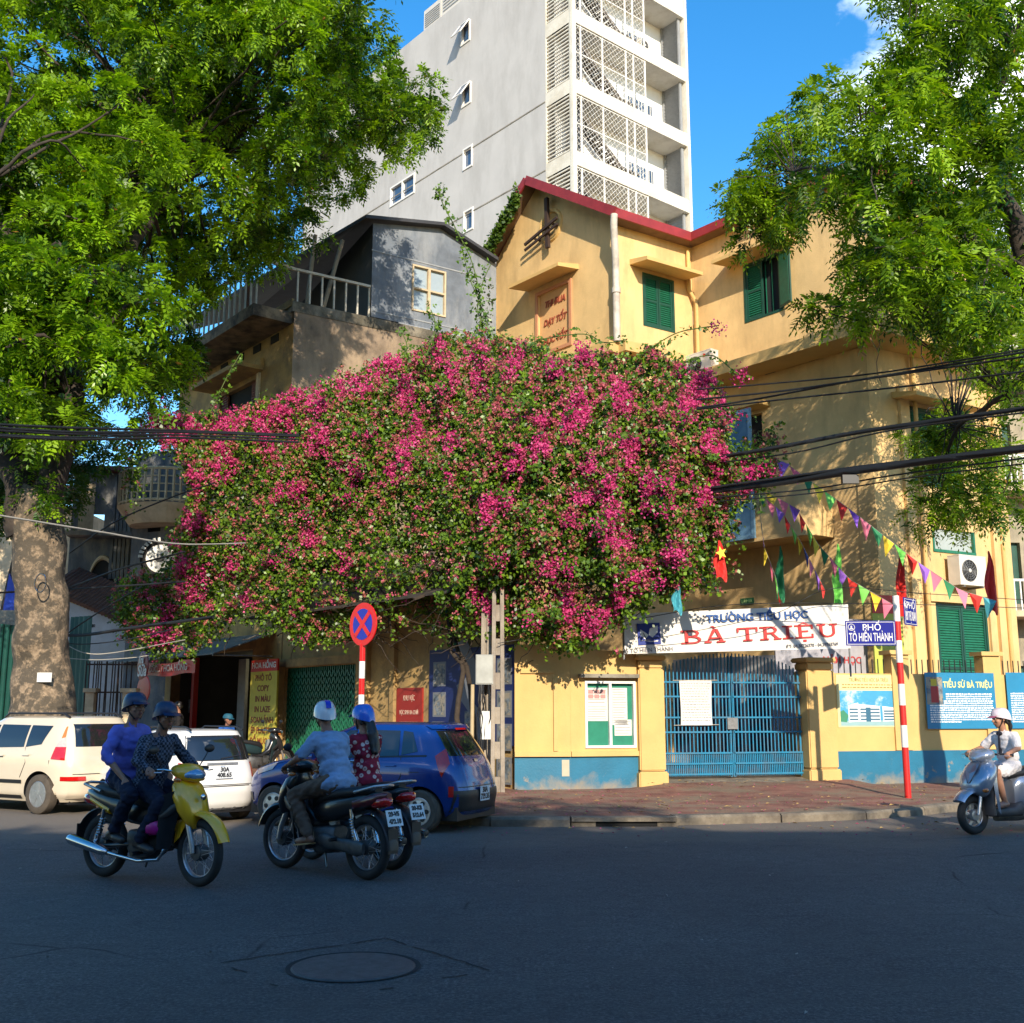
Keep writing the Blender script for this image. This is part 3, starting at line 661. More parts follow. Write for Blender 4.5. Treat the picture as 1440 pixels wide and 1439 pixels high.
# ================================================================ TOWER BLOCK
c0 = Vector((2.89, 48)); FR = Fac((c0.x, c0.y), (.767, .641)); FL = Fac((c0.x - .641 * 26, c0.y + .767 * 26), (.641, -.767)); LL = 26; LR = 8.42
tower = thing('tower_block', 'tall pale grey apartment tower with open stair landings and louvred corners', 'building', (0, 50, 0))
TWL = mat('pale grey tower render', (.47, .455, .44), .9, .05, .6, .15, 20, stain=(.36, .345, .33), sscale=.5, samt=.6, streak=True)
TWC = mat('cream tower render', (.68, .64, .55), .85, .06, 1, .1, 20, stain=(.42, .36, .26), sscale=1.2, samt=.4)
TWW = mat('white landing paint', (.84, .84, .82), .8, .03, 2)
LOUV = mat('louvre grey', (.26, .27, .28), .6, .1, 5); STP = mat('stair steel', (.12, .10, .08), .7, .2, 6)
ZT = 40.2
fl_z = [31.35 + 3.72 * k for k in range(-6, 3)]      # tops of the slab bands on the near corner
Lw = LL - 1.95
# side windows, found on the facade
wins = []
for px, py, hw in ((655, 47, .42), (656, 134, .42), (658, 222, .42), (659, 310, .42), (566, 268, 1.25)):
    s_, z_ = FL.sz(px, py); wins.append((s_ - hw, s_ + hw, z_ - .62, z_ + .62))
mb = FL.mb(); wall(mb, 0, Lw, 0, ZT, wins, .25); mb.add([(0, 0, ZT), (Lw, 0, ZT), (Lw, -3, ZT), (0, -3, ZT)], [(0, 1, 2, 3)]); mb.build('wall', TWL, tower, fix=False)
GL = plain('window glass blue', (.05, .09, .16), .1, spec=.8)
for i, (a, b, c_, d) in enumerate(wins):
    mb = FL.mb(); t = .1
    for q in ((a, a + t, c_, d), (b - t, b, c_, d), (a + t, b - t, c_, c_ + t), (a + t, b - t, d - t, d)): mb.box((q[0], -.12, q[2]), (q[1], .05, q[3]))
    if b - a > 1: mb.box(((a + b) / 2 - .05, -.12, c_ + t), ((a + b) / 2 + .05, .05, d - t))
    mb.mi = 1; mb.box((a + .02, -.14, c_ + .02), (b - .02, -.1, d - .02)); wo = mb.build('window', [WHITEP, GL], tower)
    if i < 2:   # pushed open at the foot
        m2 = MB(INV[tower.name] @ FL.M @ Matrix.Translation((0, .06, d)) @ Matrix.Rotation(R(32), 4, 'X'))
        for q in ((a, a + t, -1.2, 0), (b - t, b, -1.2, 0), (a + t, b - t, -1.2, -1.1), (a + t, b - t, -.1, 0)): m2.box((q[0], 0, q[2]), (q[1], .05, q[3]))
        m2.mi = 1; m2.box((a + t, .01, -1.1), (b - t, .03, -.1)); m2.build('sash', [WHITEP, GL], wo, world=False)
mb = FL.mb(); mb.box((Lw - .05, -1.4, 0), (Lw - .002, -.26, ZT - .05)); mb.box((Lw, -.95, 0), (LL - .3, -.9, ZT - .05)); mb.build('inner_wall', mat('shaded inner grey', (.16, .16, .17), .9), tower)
# fine joint lines
for px0, py0, px1, py1 in ((445, 345, 768, 144), (600, 330, 768, 243)):
    a, za = FL.sz(px0, py0); b, zb = FL.sz(px1, py1); zm = (za + zb) / 2; mb = FL.mb(); mb.box((max(a, .1), 0, zm - .03), (Lw - .02, .025, zm + .03)); mb.build('joint_strip', CONC, tower)
# corner pillars, slab bands, louvres, landings
mb = FL.mb(); mb.box((LL - .16, -.22, 0), (LL + .02, .02, ZT)); mb.build('corner_post', TWC, tower)
mb = FR.mb(); mb.box((LR - .28, -1.5, 0), (LR, 0, .5)); mb.box((LR - .2, -.3, .5), (LR, .03, ZT)); mb.build('corner_post', TWC, tower)
mb = FR.mb(); wall(mb, .2, LR, 0, ZT - .01, [], 0, y=-1.5); mb.build('wall', TWW, tower, fix=False)
mb = MB(); p, q = FR.pt(LR, -1.5, 0), FR.pt(LR, -9, 0); mb.add([(p.x, p.y, 0), (q.x, q.y, 0), (q.x, q.y, ZT), (p.x, p.y, ZT)], [(0, 1, 2, 3)]); mb.build('wall', TWW, tower, fix=False)
for zi, zt in enumerate(fl_z):
    zb = zt - .72; top = zi == len(fl_z) - 1
    zz1 = zt if not top else ZT
    mb = FR.mb(); mb.box((.02, -1.49, zb), (LR - .01, -.0, zb + .22)); mb.box((.02, -.14, zb + .22), (LR - .01, -.0, zz1)); mb.build('slab_band', TWC, tower)
    mb = FL.mb(); mb.box((Lw, -.5, zb), (LL - .16, .0, zt)); mb.build('slab_band', TWC, tower)
    z0, z1 = zt, (fl_z[zi + 1] - .72 if zi + 1 < len(fl_z) else ZT)
    if z1 - z0 < 1 or z0 < 16: continue
    # louvre panel on the near corner and at the far end of the landing
    mb = FL.mb(); n = 15
    for k in range(n):
        zz = z0 + (z1 - z0) * (k + .5) / n; mb.box((Lw + .05, -.10, zz - .035), (LL - .2, -.03, zz + .035))
    mb.box((Lw, -.18, z0), (Lw + .06, .0, z1)); mb.box((LL - .24, -.18, z0), (LL - .17, .0, z1)); mb.build('louvre_panel', TWC, tower)
    mb = FR.mb(); n = 17
    for k in range(n):
        zz = z0 + (z1 - z0) * (k + .5) / n; mb.add([(LR - .42, -1.4, zz + .05), (LR - .42, -.25, zz + .05), (LR - .30, -.25, zz - .05), (LR - .30, -1.4, zz - .05)], [(0, 1, 2, 3)])
    mb.mi = 0; mb.box((LR - .46, -1.44, z0), (LR - .3, -1.37, z1)); mb.box((LR - .46, -.28, z0), (LR - .3, -.2, z1)); mb.build('louvre_panel', LOUV, tower)
    # grille across the stair
    sG = 5.15; mb = FR.mb(); y = -.07
    for a in (.24, .62, 2.1, 3.75, 4.3, sG): mb.box((a - .035, y - .04, z0), (a + .035, y + .02, z1))
    for zz in (z0 + .03, z0 + (z1 - z0) * .5, z1 - .05): mb.box((.24, y - .03, zz - .02), (sG, y + .0, zz + .02))
    mb.build('grille_frame', WHITEP, tower)
    mb = FR.mb(); H = z1 - z0; st = .30; a = .3
    for k in range(int((sG - .3 + H) / st) + 1):
        for sg in (1, -1):
            x0 = .3 - H + k * st; pts = []
            xa, xb = x0, x0 + H; za, zb_ = (z0, z1) if sg == 1 else (z1, z0)
            t0 = max(0, (.3 - xa) / H); t1 = min(1, (sG - xa) / H)
            if t1 - t0 < .03: continue
            mb.bar((xa + H * t0, y + .004 * sg, za + (zb_ - za) * t0), (xa + H * t1, y + .004 * sg, za + (zb_ - za) * t1), .013)
    mb.build('grille_mesh', WHITEP, tower, kind='stuff')
    # stair flight with treads
    mb = FR.mb(); n = 13
    for k in range(n):
        t = (k + .5) / n; xx = .7 + 3.3 * t; zz = z1 - .1 - (H + .1) * t * .78; mb.box((xx - .17, -1.25, zz - .03), (xx + .17, -.65, zz + .03))
    mb.build('stair_treads', STP, tower, kind='stuff')
    mb = FR.mb(); mb.bar((.6, -1.25, z1 - .1), (4.1, -1.25, z1 - .1 - H * .8), .06, .24); mb.bar((.6, -.65, z1 - .1), (4.1, -.65, z1 - .1 - H * .8), .05, .2); mb.build('stair_stringer', STP, tower)
    mb = FR.mb(); mb.box((3.4, -1.45, z0 + H * .16), (5.0, -.5, z0 + H * .2)); mb.build('stair_landing', STP, tower)
    mb = FR.mb(); mb.box((5.15, -.09, z0), (5.2, -.04, z0 + 1.1))
    mb = FR.mb(); mb.box((5.35, -1.49, z0 + .2), (7.1, -1.43, z0 + 1.75)); mb.mi = 1
    for k in range(8): mb.box((5.4 + k * .22, -1.43, z0 + .2), (5.43 + k * .22, -1.4, z0 + 1.75))
    mb.build('window', [GL, WHITEP], tower)
# roof tanks and cooler boxes on the edge
for k, (px, py, w_, h_) in enumerate(((606, 40, 1.7, 1.35), (632, 22, 1.7, 2.0), (660, 4, 2.0, 2.0))):
    s_, z_ = FL.sz(px, py); mb = FL.mb(); mb.box((s_ - w_ / 2, -1.9, ZT), (s_ + w_ / 2, -.1, ZT + h_)); mb.mi = 1
    for j in range(7): mb.box((s_ - w_ * .42, -.1, ZT + h_ * (.15 + j * .1)), (s_ + w_ * .42, -.075, ZT + h_ * (.19 + j * .1)))
    tag(mb.build('cooling_unit', [ACW, LOUV]), ['leftmost white cooling box on the roof edge of the grey tower', 'middle white cooling box on the roof edge of the grey tower', 'rightmost white cooling box on the roof edge of the grey tower'][k], 'cooling unit', 'cooling boxes on the tower roof')
# air conditioner at a high landing
t, M_ = aircon(FR, 5.6, fl_z[7] + .1, -.6, .9, .6, .3, 'small white air conditioner unit on the highest visible tower landing', False)

# ================================================================ OLD HOUSE
hc = Vector((-5.93, 28.5)); FH = Fac((hc.x, hc.y), (.835, .55)); FHL = Fac((hc.x - .628 * 12, hc.y + .778 * 12), (.628, -.778)); LHL = 12
house = thing('old_house', 'old ochre and stained grey house with a metal roof room behind white railings', 'building', (-3, 31, 0))
ZH = 12.55; LH = 6.4
mb = FH.mb(); wall(mb, 0, LH, .1, ZH - .02, [], 0)
sc0 = FH.sz(525, 436)[0]
mb.build('wall', BROWN, house, fix=False)
wl0 = LHL + 0; sa = FHL.sz(310, 540)[0]; sb_ = FHL.sz(362, 540)[0]; zt = FHL.sz(362, 532)[1]
mb = FHL.mb(); wall(mb, 4.2, LHL, 4.5, ZH - .6, [(sa, sb_, zt - 1.9, zt)]); mb.build('wall', YELD, house, fix=False)
mb = MB(); p = FHL.pt(4.2, 0, 0); q = FHL.pt(4.2, -8, 0); mb.add([(p.x, p.y, .1), (q.x, q.y, .1), (q.x, q.y, ZH), (p.x, p.y, ZH)], [(0, 1, 2, 3)]); mb.build('wall', YELD, house, fix=False)
# brown shutters of the upper window
RSH = mat('dull red shutter', (.16, .045, .025), .7, .2, 6); mb = FHL.mb(); mb.box((sa, -.2, zt - 1.9), (sb_, -.17, zt)); wo = mb.build('window', DARK, house)
for x0, x1 in ((sa, sa + .45), (sb_ - .5, sb_)):
    mb = FHL.mb(); mb.box((x0, -.12, zt - 1.9), (x1, -.07, zt))
    for k in range(24): mb.box((x0 + .05, -.07, zt - 1.85 + k * .078), (x1 - .05, -.045, zt - 1.82 + k * .078))
    o = mb.build('shutter', RSH, None); o.data.transform(INV[house.name]); o.parent = wo
mb = FHL.mb(); mb.box((sa - .3, 0, zt + .15), (sb_ + .35, .8, zt + .27)); mb.box((sa - .3, 0, zt + .27), (sb_ + .35, .1, zt + .5)); mb.build('window_canopy', YELD, house)
mb = FHL.mb(); mb.box((sb_ + .02, 0, zt - 2.4), (sb_ + .2, .06, zt + .12)); mb.build('window_frame', CREAM, house)
mb = FHL.mb(); mb.box((4.2, .0, zt + 1.55), (LHL - .02, .07, zt + 1.75)); mb.build('moulding', YELD, house)
mb = FHL.mb(); mb.box((4.0, -.2, ZH - .62), (LHL - .1, 1.15, ZH - .3)); mb.build('roof_slab', mat('stained slab concrete', (.26, .19, .12), .95, .3, 2, .5, 20, stain=(.05, .045, .04), sscale=1.5, samt=.9), house)
mb = FH.mb(); mb.box((-.06, -8, ZH - .3), (LH, .02, ZH - .0)); mb.build('roof_slab', mat('dark mossy concrete', (.09, .08, .06), .95, .4, 3, .6, 20, stain=(.3, .26, .2), sscale=1.2, samt=.7), house)
for k in range(4):
    x = LHL - 1.3 - k * 1.1; mb = FHL.mb(); mb.box((x, .0, ZH - .9), (x + .45, .03, ZH - .68)); mb.build('vent_slot', DARK, house)
# railing: posts one by one
RAIL = mat('chalky white railing', (.55, .50, .42), .8, .15, 8)
rail = thing('rooftop_railing', 'white painted rooftop railing round the corner of the old ochre house', 'railing', (-6, 28.5, ZH))
pp = [(FH, x, .0) for x in np.arange(.1, sc0 + .05, .36)]; ze = ZH + .9
for f, x, n_ in pp: mb = f.mb(); mb.box((x - .022, -.09, ZH), (x + .022, -.04, ze)); mb.build('baluster', RAIL, rail)
mb = FH.mb(); mb.box((.0, -.1, ze), (sc0 + .05, -.01, ze + .07)); mb.build('top_rail', RAIL, rail)
for x in np.arange(4.3, LHL + .1, .34): mb = FHL.mb(); mb.box((x - .022, 1.0, ZH - .3), (x + .022, 1.045, ze)); mb.build('baluster', RAIL, rail)
mb = FHL.mb(); mb.box((4.2, .98, ze), (LHL + .1, 1.09, ze + .07)); mb.build('top_rail', RAIL, rail)
mb = MB(); mb.bar(FHL.pt(LHL + .06, 1.03, ze + .03), FH.pt(.0, -.05, ze + .03), .08); mb.build('top_rail', RAIL, rail)
# metal room on the roof
SHED = mat('weathered zinc sheet', (.13, .15, .18), .7, .25, 2.2, .2, 14, stain=(.30, .31, .32), sscale=.8, samt=.6, streak=True)
shed = thing('rooftop_shed', 'weathered grey metal shed room on the old house roof, with a paned window', 'shed', (-1, 31, ZH))
x0 = FH.sz(522, 400)[0]; zl = FH.sz(522, 314)[1]; xr, zr = FH.sz(618, 322); xe, zre = FH.sz(684, 362)
pts = [(x0, ZH + .02), (LH + .1, ZH + .02), (LH + .1, zre - .02), (xe, zre), (xr, zr), (x0, zl)]
sw0, swt = FH.sz(579, 372); sw1, _ = FH.sz(626, 385); swb = FH.sz(579, 437)[1]
mb = FH.mb(); wall(mb, x0, LH + .1, ZH + .02, swt + .1, [(sw0, sw1, swb, swt)], .1, y=.03)
mb.add([(x0, .03, swt + .1), (LH + .1, .03, swt + .1), (LH + .1, .03, zre - .02), (xe, .03, zre), (xr, .03, zr), (x0, .03, zl)], [(0, 1, 2, 3, 4, 5)])
mb.build('wall', SHED, shed, fix=False)
mb = FH.mb()
for px, py, qx, qy in ((522, 352, 690, 395), (522, 437, 690, 482)):
    a, za = FH.sz(px, py); b, zb = FH.sz(qx, qy); mb = FH.mb(); mb.box((a, .03, za - .02), (b, .045, za + .02)); mb.build('seam', LOUV, shed)
mb = FH.mb(); p = FHL.d; mb.add([(x0, .03, ZH), (x0, -9, ZH), (x0, -9, zl - 1.3), (x0, .03, zl)], [(0, 1, 2, 3)]); mb.build('wall', mat('shaded inner sheet', (.03, .035, .04), .8, .2, 2), shed, fix=False)  # near black colour stands in for the shade of the open side
mb = FH.mb(); ft = .05
for a, b, c_, d in ((sw0, sw0 + ft, swb, swt), (sw1 - ft, sw1, swb, swt), ((sw0 + sw1) / 2 - .04, (sw0 + sw1) / 2 + .04, swb, swt)): mb.box((a, -.06, c_), (b, .07, d))
for zz in (swb, (swb + swt) / 2 - .03, swt - ft): mb.box((sw0 + ft, -.055, zz), ((sw0 + sw1) / 2 - .04, .065, zz + ft)); mb.box(((sw0 + sw1) / 2 + .04, -.055, zz), (sw1 - ft, .065, zz + ft))
mb.mi = 1; mb.box((sw0 + .01, -.05, swb + .01), (sw1 - .01, -.03, swt - .01)); mb.build('window', [CREAM, plain('milky pane', (.30, .36, .40), .25)], shed)
mb = FH.mb()
for (a, za, b, zb) in ((x0 - .35, zl - .03, xr, zr), (xr, zr, xe + .25, zre - .15)):
    mb.add([(a, .3, za), (b, .3, zb), (b, -9, zb), (a, -9, za), (a, .3, za + .1), (b, .3, zb + .1), (b, -9, zb + .1), (a, -9, za + .1)], [(0,3,2,1),(4,5,6,7),(0,1,5,4),(1,2,6,5),(2,3,7,6),(3,0,4,7)])
# lean-to wing of the roof over the terrace
mb.add([(x0 - .35, .3, zl - .03), (x0 - .35, -9, zl - .03), (x0 - 3.4, -9, zl - 1.5), (x0 - 2.2, -3.6, zl - 1.1), (x0 - .35, .3, zl + .07), (x0 - .35, -9, zl + .07), (x0 - 3.4, -9, zl - 1.4), (x0 - 2.2, -3.6, zl - 1.0)], [(0,1,2,3),(7,6,5,4),(0,4,5,1),(1,5,6,2),(2,6,7,3),(3,7,4,0)])
mb.build('roof', mat('blackened roof sheet', (.035, .035, .04), .7, .2, 3), shed)
for a, n_, b, m_ in ((x0 - 1.7, -.6, x0 - 1.5, -.6), (x0 - 1.3, -.4, x0 - .7, -.5)): mb = FH.mb(); mb.bar((a, n_, ZH), (b, m_, zl - .5), .09); mb.build('prop', mat('old timber', (.25, .2, .14), .9, .2, 6), shed)
mb = FHL.mb(); mb.tube([(LHL - 1.0, .9, ZH - .3), (LHL - 1.0, .9, ZH + 2.6)], .04, 6); mb.build('post', mat('rusty pipe', (.12, .05, .03), .9), shed)
# drooping wire on the brown wall
mb = FH.mb(); mb.tube([(-.2, .05, ZH - 3.6), (.8, .06, ZH - 3.0), (1.8, .06, ZH - 2.1), (2.6, .06, ZH - 1.1)], .02, 5); mb.build('cable', WIRE, house)

# ================================================================ GROUND FLOOR ROW (behind the cars)
P0 = Vector((.15, 21.0)); FS = Fac((P0.x - .628 * 26, P0.y + .778 * 26), (.628, -.778)); LS = 26
row = thing('annex_row', 'low ochre annex wall with a green folding gate under the flowering vine', 'building', (-6, 27, 0))
def ss(px, py=1000): return FS.sz(px, py)[0]
zan = 4.3; gA, gzt = FS.sz(402, 940); gB = ss(500)
shA, shB = ss(238), ss(352)
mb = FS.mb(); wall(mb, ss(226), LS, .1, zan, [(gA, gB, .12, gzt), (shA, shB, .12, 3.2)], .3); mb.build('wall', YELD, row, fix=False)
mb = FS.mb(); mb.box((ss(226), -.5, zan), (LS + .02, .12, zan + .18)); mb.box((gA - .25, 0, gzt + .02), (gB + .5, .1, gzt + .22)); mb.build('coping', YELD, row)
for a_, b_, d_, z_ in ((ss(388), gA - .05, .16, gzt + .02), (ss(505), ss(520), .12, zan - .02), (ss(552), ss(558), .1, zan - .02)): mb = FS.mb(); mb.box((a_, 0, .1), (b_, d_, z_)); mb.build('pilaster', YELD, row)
mb = FS.mb(); mb.box((ss(388), -.0, 0.1), (ss(388)+.01, 0, .2)); 
# green concertina gate: every vertical pair one part
gate2 = thing('folding_gate', 'closed green concertina steel gate in the ochre annex wall', 'gate', FS.pt(gA, 0, .12))
nb = 34; pitch = (gB - gA) / nb
mb = MB(); mb.box((-.018, -.1, .12), (.018, -.06, gzt)); mb.box((pitch * .45, -.16, .12), (pitch * .45 + .03, -.13, gzt))
gm = mb.mesh('gate_bar', GREENS)
for k in range(nb): sub('gate_bar', gate2, gm, FS.M @ Matrix.Translation((gA + k * pitch + .02, 0, 0)))
mb = FS.mb()
for k in range(nb):
    for j in range(14):
        z0_ = .2 + j * (gzt - .3) / 14; h_ = (gzt - .3) / 14; a = gA + k * pitch + .02; sg = 1 if k % 2 else -1
        mb.bar((a, -.05, z0_ + (h_ if sg > 0 else 0)), (a + pitch, -.05, z0_ + (0 if sg > 0 else h_)), .012, .03)
mb.build('lattice', GREENS, gate2, kind='stuff')
mb = FS.mb(); mb.box((gA, -.29, .12), (gB, -.27, gzt)); mb.build('backing', GREEND, gate2)
# red notice, mural board
NOT_R = plain('dull red board', (.28, .018, .012), .6)
a, zt_ = FS.sz(560, 968); b, _ = FS.sz(596, 968); _, zb_ = FS.sz(578, 1014)
rs_ = thing('notice_board', 'small dull red notice board with pale lettering beside the blue mural', 'sign', FS.pt((a + b) / 2, .03, zb_))
mb = FS.mb(); mb.box((a, .0, zb_ - .5), (b, .04, zt_)); mb.build('board', NOT_R, rs_)
PALE = plain('pale lettering', (.62, .45, .35))
for k, t_ in enumerate(('KHU VỰC', 'HỌC SINH RA CHƠI', 'VÀ TẬP THỂ DỤC')): text(t_, .13 if k else .16, 'lettering', PALE, fm(FS, (a + b) / 2, .045, zt_ - .22 - k * .3), rs_, sx=.62)
a, zt_ = FS.sz(607, 915); b = ss(728)
mural = thing('mural_board', 'dark blue mural board with framed pictures and a big white curve', 'mural', FS.pt((a + b) / 2, .03, 1))
NAVY = plain('navy mural paint', (.008, .018, .10), .6); GREYM = plain('grey mural paint', (.16, .17, .19), .7); MUR = mat('mural picture', (.12, .15, .18), .7, .7, 9, stain=(.30, .26, .2), sscale=7, samt=.9, lo=.45, hi=.55)
mb = FS.mb(); mb.box((a, 0, .9), (b, .05, zt_ + .0)); mb.build('board', NAVY, mural)
Lm = b - a
for i, fx in enumerate((.05, .80)):
    for k in range(4):
        mb = FS.mb(); zz = zt_ - .75 - k * .62; mb.box((a + Lm * fx, .05, zz), (a + Lm * (fx + .16), .055, zz + .5)); mb.mi = 1; mb.box((a + Lm * fx + .04, .055, zz + .04), (a + Lm * (fx + .16) - .04, .058, zz + .46)); mb.build('picture', [GREYM, MUR], mural)
curve = [(.62, .95), (.50, 1.5), (.40, 1.75), (.34, 2.05), (.48, 2.25), (.36, 2.6), (.33, 2.9), (.45, 3.0), (.56, 2.55), (.70, 2.4), (.63, 2.15), (.50, 2.0), (.50, 1.8), (.60, 1.6), (.72, .95)]
mb = FS.mb(); mb.add([(a + Lm * x, .06, z) for x, z in curve], [tuple(range(len(curve)))]); mb.build('painted_curve', GREYM, mural, fix=False)
mb = FS.mb(); mb.box((a + Lm * .44, .052, 1.0), (a + Lm * .62, .057, 1.55)); mb.build('picture', MUR, mural)
# shop: dark room, pillars, awning, signs
shop = thing('copy_shop', 'open fronted copy shop with dark interior and red side panel', 'shop', FS.pt((shA + shB) / 2, 0, .1))
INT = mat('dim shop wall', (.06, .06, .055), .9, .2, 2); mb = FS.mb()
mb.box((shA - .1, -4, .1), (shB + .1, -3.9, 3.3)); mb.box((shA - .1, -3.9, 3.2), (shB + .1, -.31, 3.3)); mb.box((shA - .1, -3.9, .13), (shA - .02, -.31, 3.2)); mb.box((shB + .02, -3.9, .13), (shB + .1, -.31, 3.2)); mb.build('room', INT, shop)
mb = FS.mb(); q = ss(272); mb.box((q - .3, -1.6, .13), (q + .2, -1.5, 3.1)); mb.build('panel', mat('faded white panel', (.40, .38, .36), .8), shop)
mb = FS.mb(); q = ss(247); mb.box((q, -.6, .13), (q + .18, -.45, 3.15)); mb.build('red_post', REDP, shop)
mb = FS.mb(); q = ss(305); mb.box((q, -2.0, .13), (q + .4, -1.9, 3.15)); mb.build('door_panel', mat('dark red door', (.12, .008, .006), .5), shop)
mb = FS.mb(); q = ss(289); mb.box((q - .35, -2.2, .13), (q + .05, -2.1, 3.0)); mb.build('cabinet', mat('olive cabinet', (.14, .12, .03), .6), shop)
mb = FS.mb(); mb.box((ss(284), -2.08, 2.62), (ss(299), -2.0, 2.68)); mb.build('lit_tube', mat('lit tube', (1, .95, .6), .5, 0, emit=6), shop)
mb = FS.mb(); mb.box((ss(252) - 2.2, -.6, .13), (ss(246), -.5, 1.0)); mb.mi = 1
for k in range(5): mb.box((ss(250) - 2.2 + k * .45, -.62, 1.2 + .3 * (k % 2)), (ss(250) - 1.9 + k * .45, -.6, 1.6 + .3 * (k % 2)))
mb.build('counter', [STEEL, mat('paper stock', (.35, .36, .36), .7, .3, 8)], shop)
aw = thing('awning', 'sloping grey canvas awning over the copy shop front', 'awning', FS.pt(shA, .5, 3))
a0, a1 = ss(232) - .4, ss(384); z_hi, z_lo = 3.55, 2.95
mb = FS.mb(); mb.add([(a0, .0, z_hi), (a1, .0, z_hi), (a1, 1.7, z_lo), (a0, 1.7, z_lo), (a0, .0, z_hi + .03), (a1, .0, z_hi + .03), (a1, 1.7, z_lo + .03), (a0, 1.7, z_lo + .03)], [(0,3,2,1),(4,5,6,7),(0,1,5,4),(1,2,6,5),(2,3,7,6),(3,0,4,7)])
mb.build('canvas', mat('grey awning canvas', (.17, .18, .17), .8, .15, 4), aw)
for q in (a0 + .1, a1 - .1): mb = FS.mb(); mb.tube([(q, .02, z_hi - .6), (q, 1.68, z_lo - .02)], .02, 6); mb.build('strut', STEEL, aw)
# HOA HONG vertical sign (flat board with printed words)
a, zt_ = FS.sz(353, 940, .35); b, _ = FS.sz(390, 940, .35)
vs = thing('shop_sign', 'tall yellow copy shop sign board with red words under a red heading', 'sign', FS.pt((a + b) / 2, .35, .3))
zt_ = 2.85; zb_ = .45; YS = plain('sign yellow', (.60, .50, .06)); mb = FS.mb(); mb.box((a, .3, zb_), (b, .35, zt_ - .3)); mb.mi = 1; mb.box((a, .3, zt_ - .3), (b, .352, zt_)); mb.build('board', [YS, REDP], vs)
text('HOA HỒNG', .2, 'heading', WHITEP, fm(FS, (a + b) / 2, .356, zt_ - .15), vs, off=.006, sx=.95 * (b - a) / 1.15)
for k, t_ in enumerate(('PHÔ TÔ', 'COPY', 'IN MÀU', 'IN LAZE', 'SCAN ẢNH', 'ÉP PLASTIC', 'ĐỔ MỰC IN')):
    text(t_, .21, 'lettering', plain('sign brown red', (.25, .04, .01)), fm(FS, (a + b) / 2, .354, zt_ - .47 - k * .265), vs, off=.005, sx=.95 * (b - a) / 1.2)
# red shop banner hung under the awning edge, and the round red sign
bn = thing('shop_banner', 'red strip banner with pale lettering hung below the grey awning', 'banner', FS.pt(ss(250), 1.7, 2.6))
p, q = FS.sz(196, 965, 1.9)[0], FS.sz(272, 955, 1.9)[0]
mb = FS.mb(); mb.grid(lambda u, v: (p + (q - p) * u, 1.9 + .03 * math.sin(u * 17), 2.48 + .34 * v + .03 * math.sin(u * 9)), 20, 3); mb.build('cloth', REDP, bn, fix=False)
text('THUỐC... / HOA HỒNG', .24, 'lettering', PALE, fm(FS, (p + q) / 2, 1.94, 2.66), bn, off=.006, sx=(q - p) / 3.1)
p, z_ = FS.sz(201, 937, 2.2); rd = thing('round_sign', 'round dark red drinks sign with white script hanging left of the awning', 'sign', FS.pt(p, 2.2, z_ - .5))
mb = FS.mb(); mb.ell((p, 2.2, z_), (.40, .05, .42), 24, 12); mb.mi = 1; mb.ell((p + .15, 2.2, z_ - .62), (.48, .04, .38), 20, 10); mb.build('disc', [mat('dark red enamel', (.22, .006, .012), .4), REDP], rd)
text('Sữa', .42, 'lettering', WHITEP, fm(FS, p + .12, 2.27, z_ - .14), rd, off=.01, shear=.2); text('Trà', .26, 'lettering', WHITEP, fm(FS, p, 2.27, z_ + .16), rd, off=.008, shear=.2)

# ================================================================ FAR LEFT BUILDINGS
FE = Fac((-17.5, 37), (.9, .12)); GREYP = mat('shade toned blue grey plaster', (.10, .115, .135), .9, .3, 1.4, .4, 16, stain=(.30, .27, .22), sscale=1.0, samt=.65, streak=True)  # tree shade on these fronts is put into the dark blue grey
gb = thing('grey_house', 'shade toned grey blue old house with fluted wall strips and a small oval window', 'building', (-14, 37, 0))
e0, ez = FE.sz(104, 680); e1 = FE.sz(196, 680)[0]; mb = FE.mb(); wall(mb, e0, e1, 5.5, ez + .4, [(FE.sz(128, 740)[0], FE.sz(146, 740)[0], FE.sz(130, 752)[1], FE.sz(130, 722)[1])], .25); mb.build('wall', GREYP, gb, fix=False)
mb = FE.mb(); wall(mb, e0, e1, .1, 5.5, [], 0); mb.build('wall', YELD, gb, fix=False)
mb = FE.mb(); mb.box((e0 - .3, -.1, ez + .4), (e1 + .3, .5, ez + .55)); mb.build('roof_edge', mat('dark red sheet', (.10, .03, .03), .8, .2), gb)
mb = FE.mb(); mb.box((e0, 0, 5.35), (e1, .6, 5.6)); mb.box((e0, 0.0, 7.4), (e0 + 2.2, .7, 7.55)); mb.build('ledge', GREYP, gb)
for k in range(5): x = FE.sz(160 + k * 5.5, 700)[0]; mb = FE.mb(); mb.box((x, 0, 6.0), (x + .1, .1, ez + .35)); mb.build('flute', GREYP, gb)
x, z_ = FE.sz(143, 825); mb = FE.mb(); mb.M = mb.M @ Matrix.Diagonal((.45, 1, 1, 1)); mb.lathe([(.001, .01), (.95, .01), (.95, -.01)], (x / .45, 0, z_), 28); mb.mi = 1; mb.ring((x / .45, .02, z_), 1.0, .09, 'y', 28, 6); mb.build('oval_window', [DARK, CREAM], gb)
x0_, _ = FE.sz(119, 700); mb = FE.mb(); mb.box((x0_ - .15, 0, 7.6), (x0_ + .35, .04, ez)); mb.build('pale_strip', CREAM, gb)
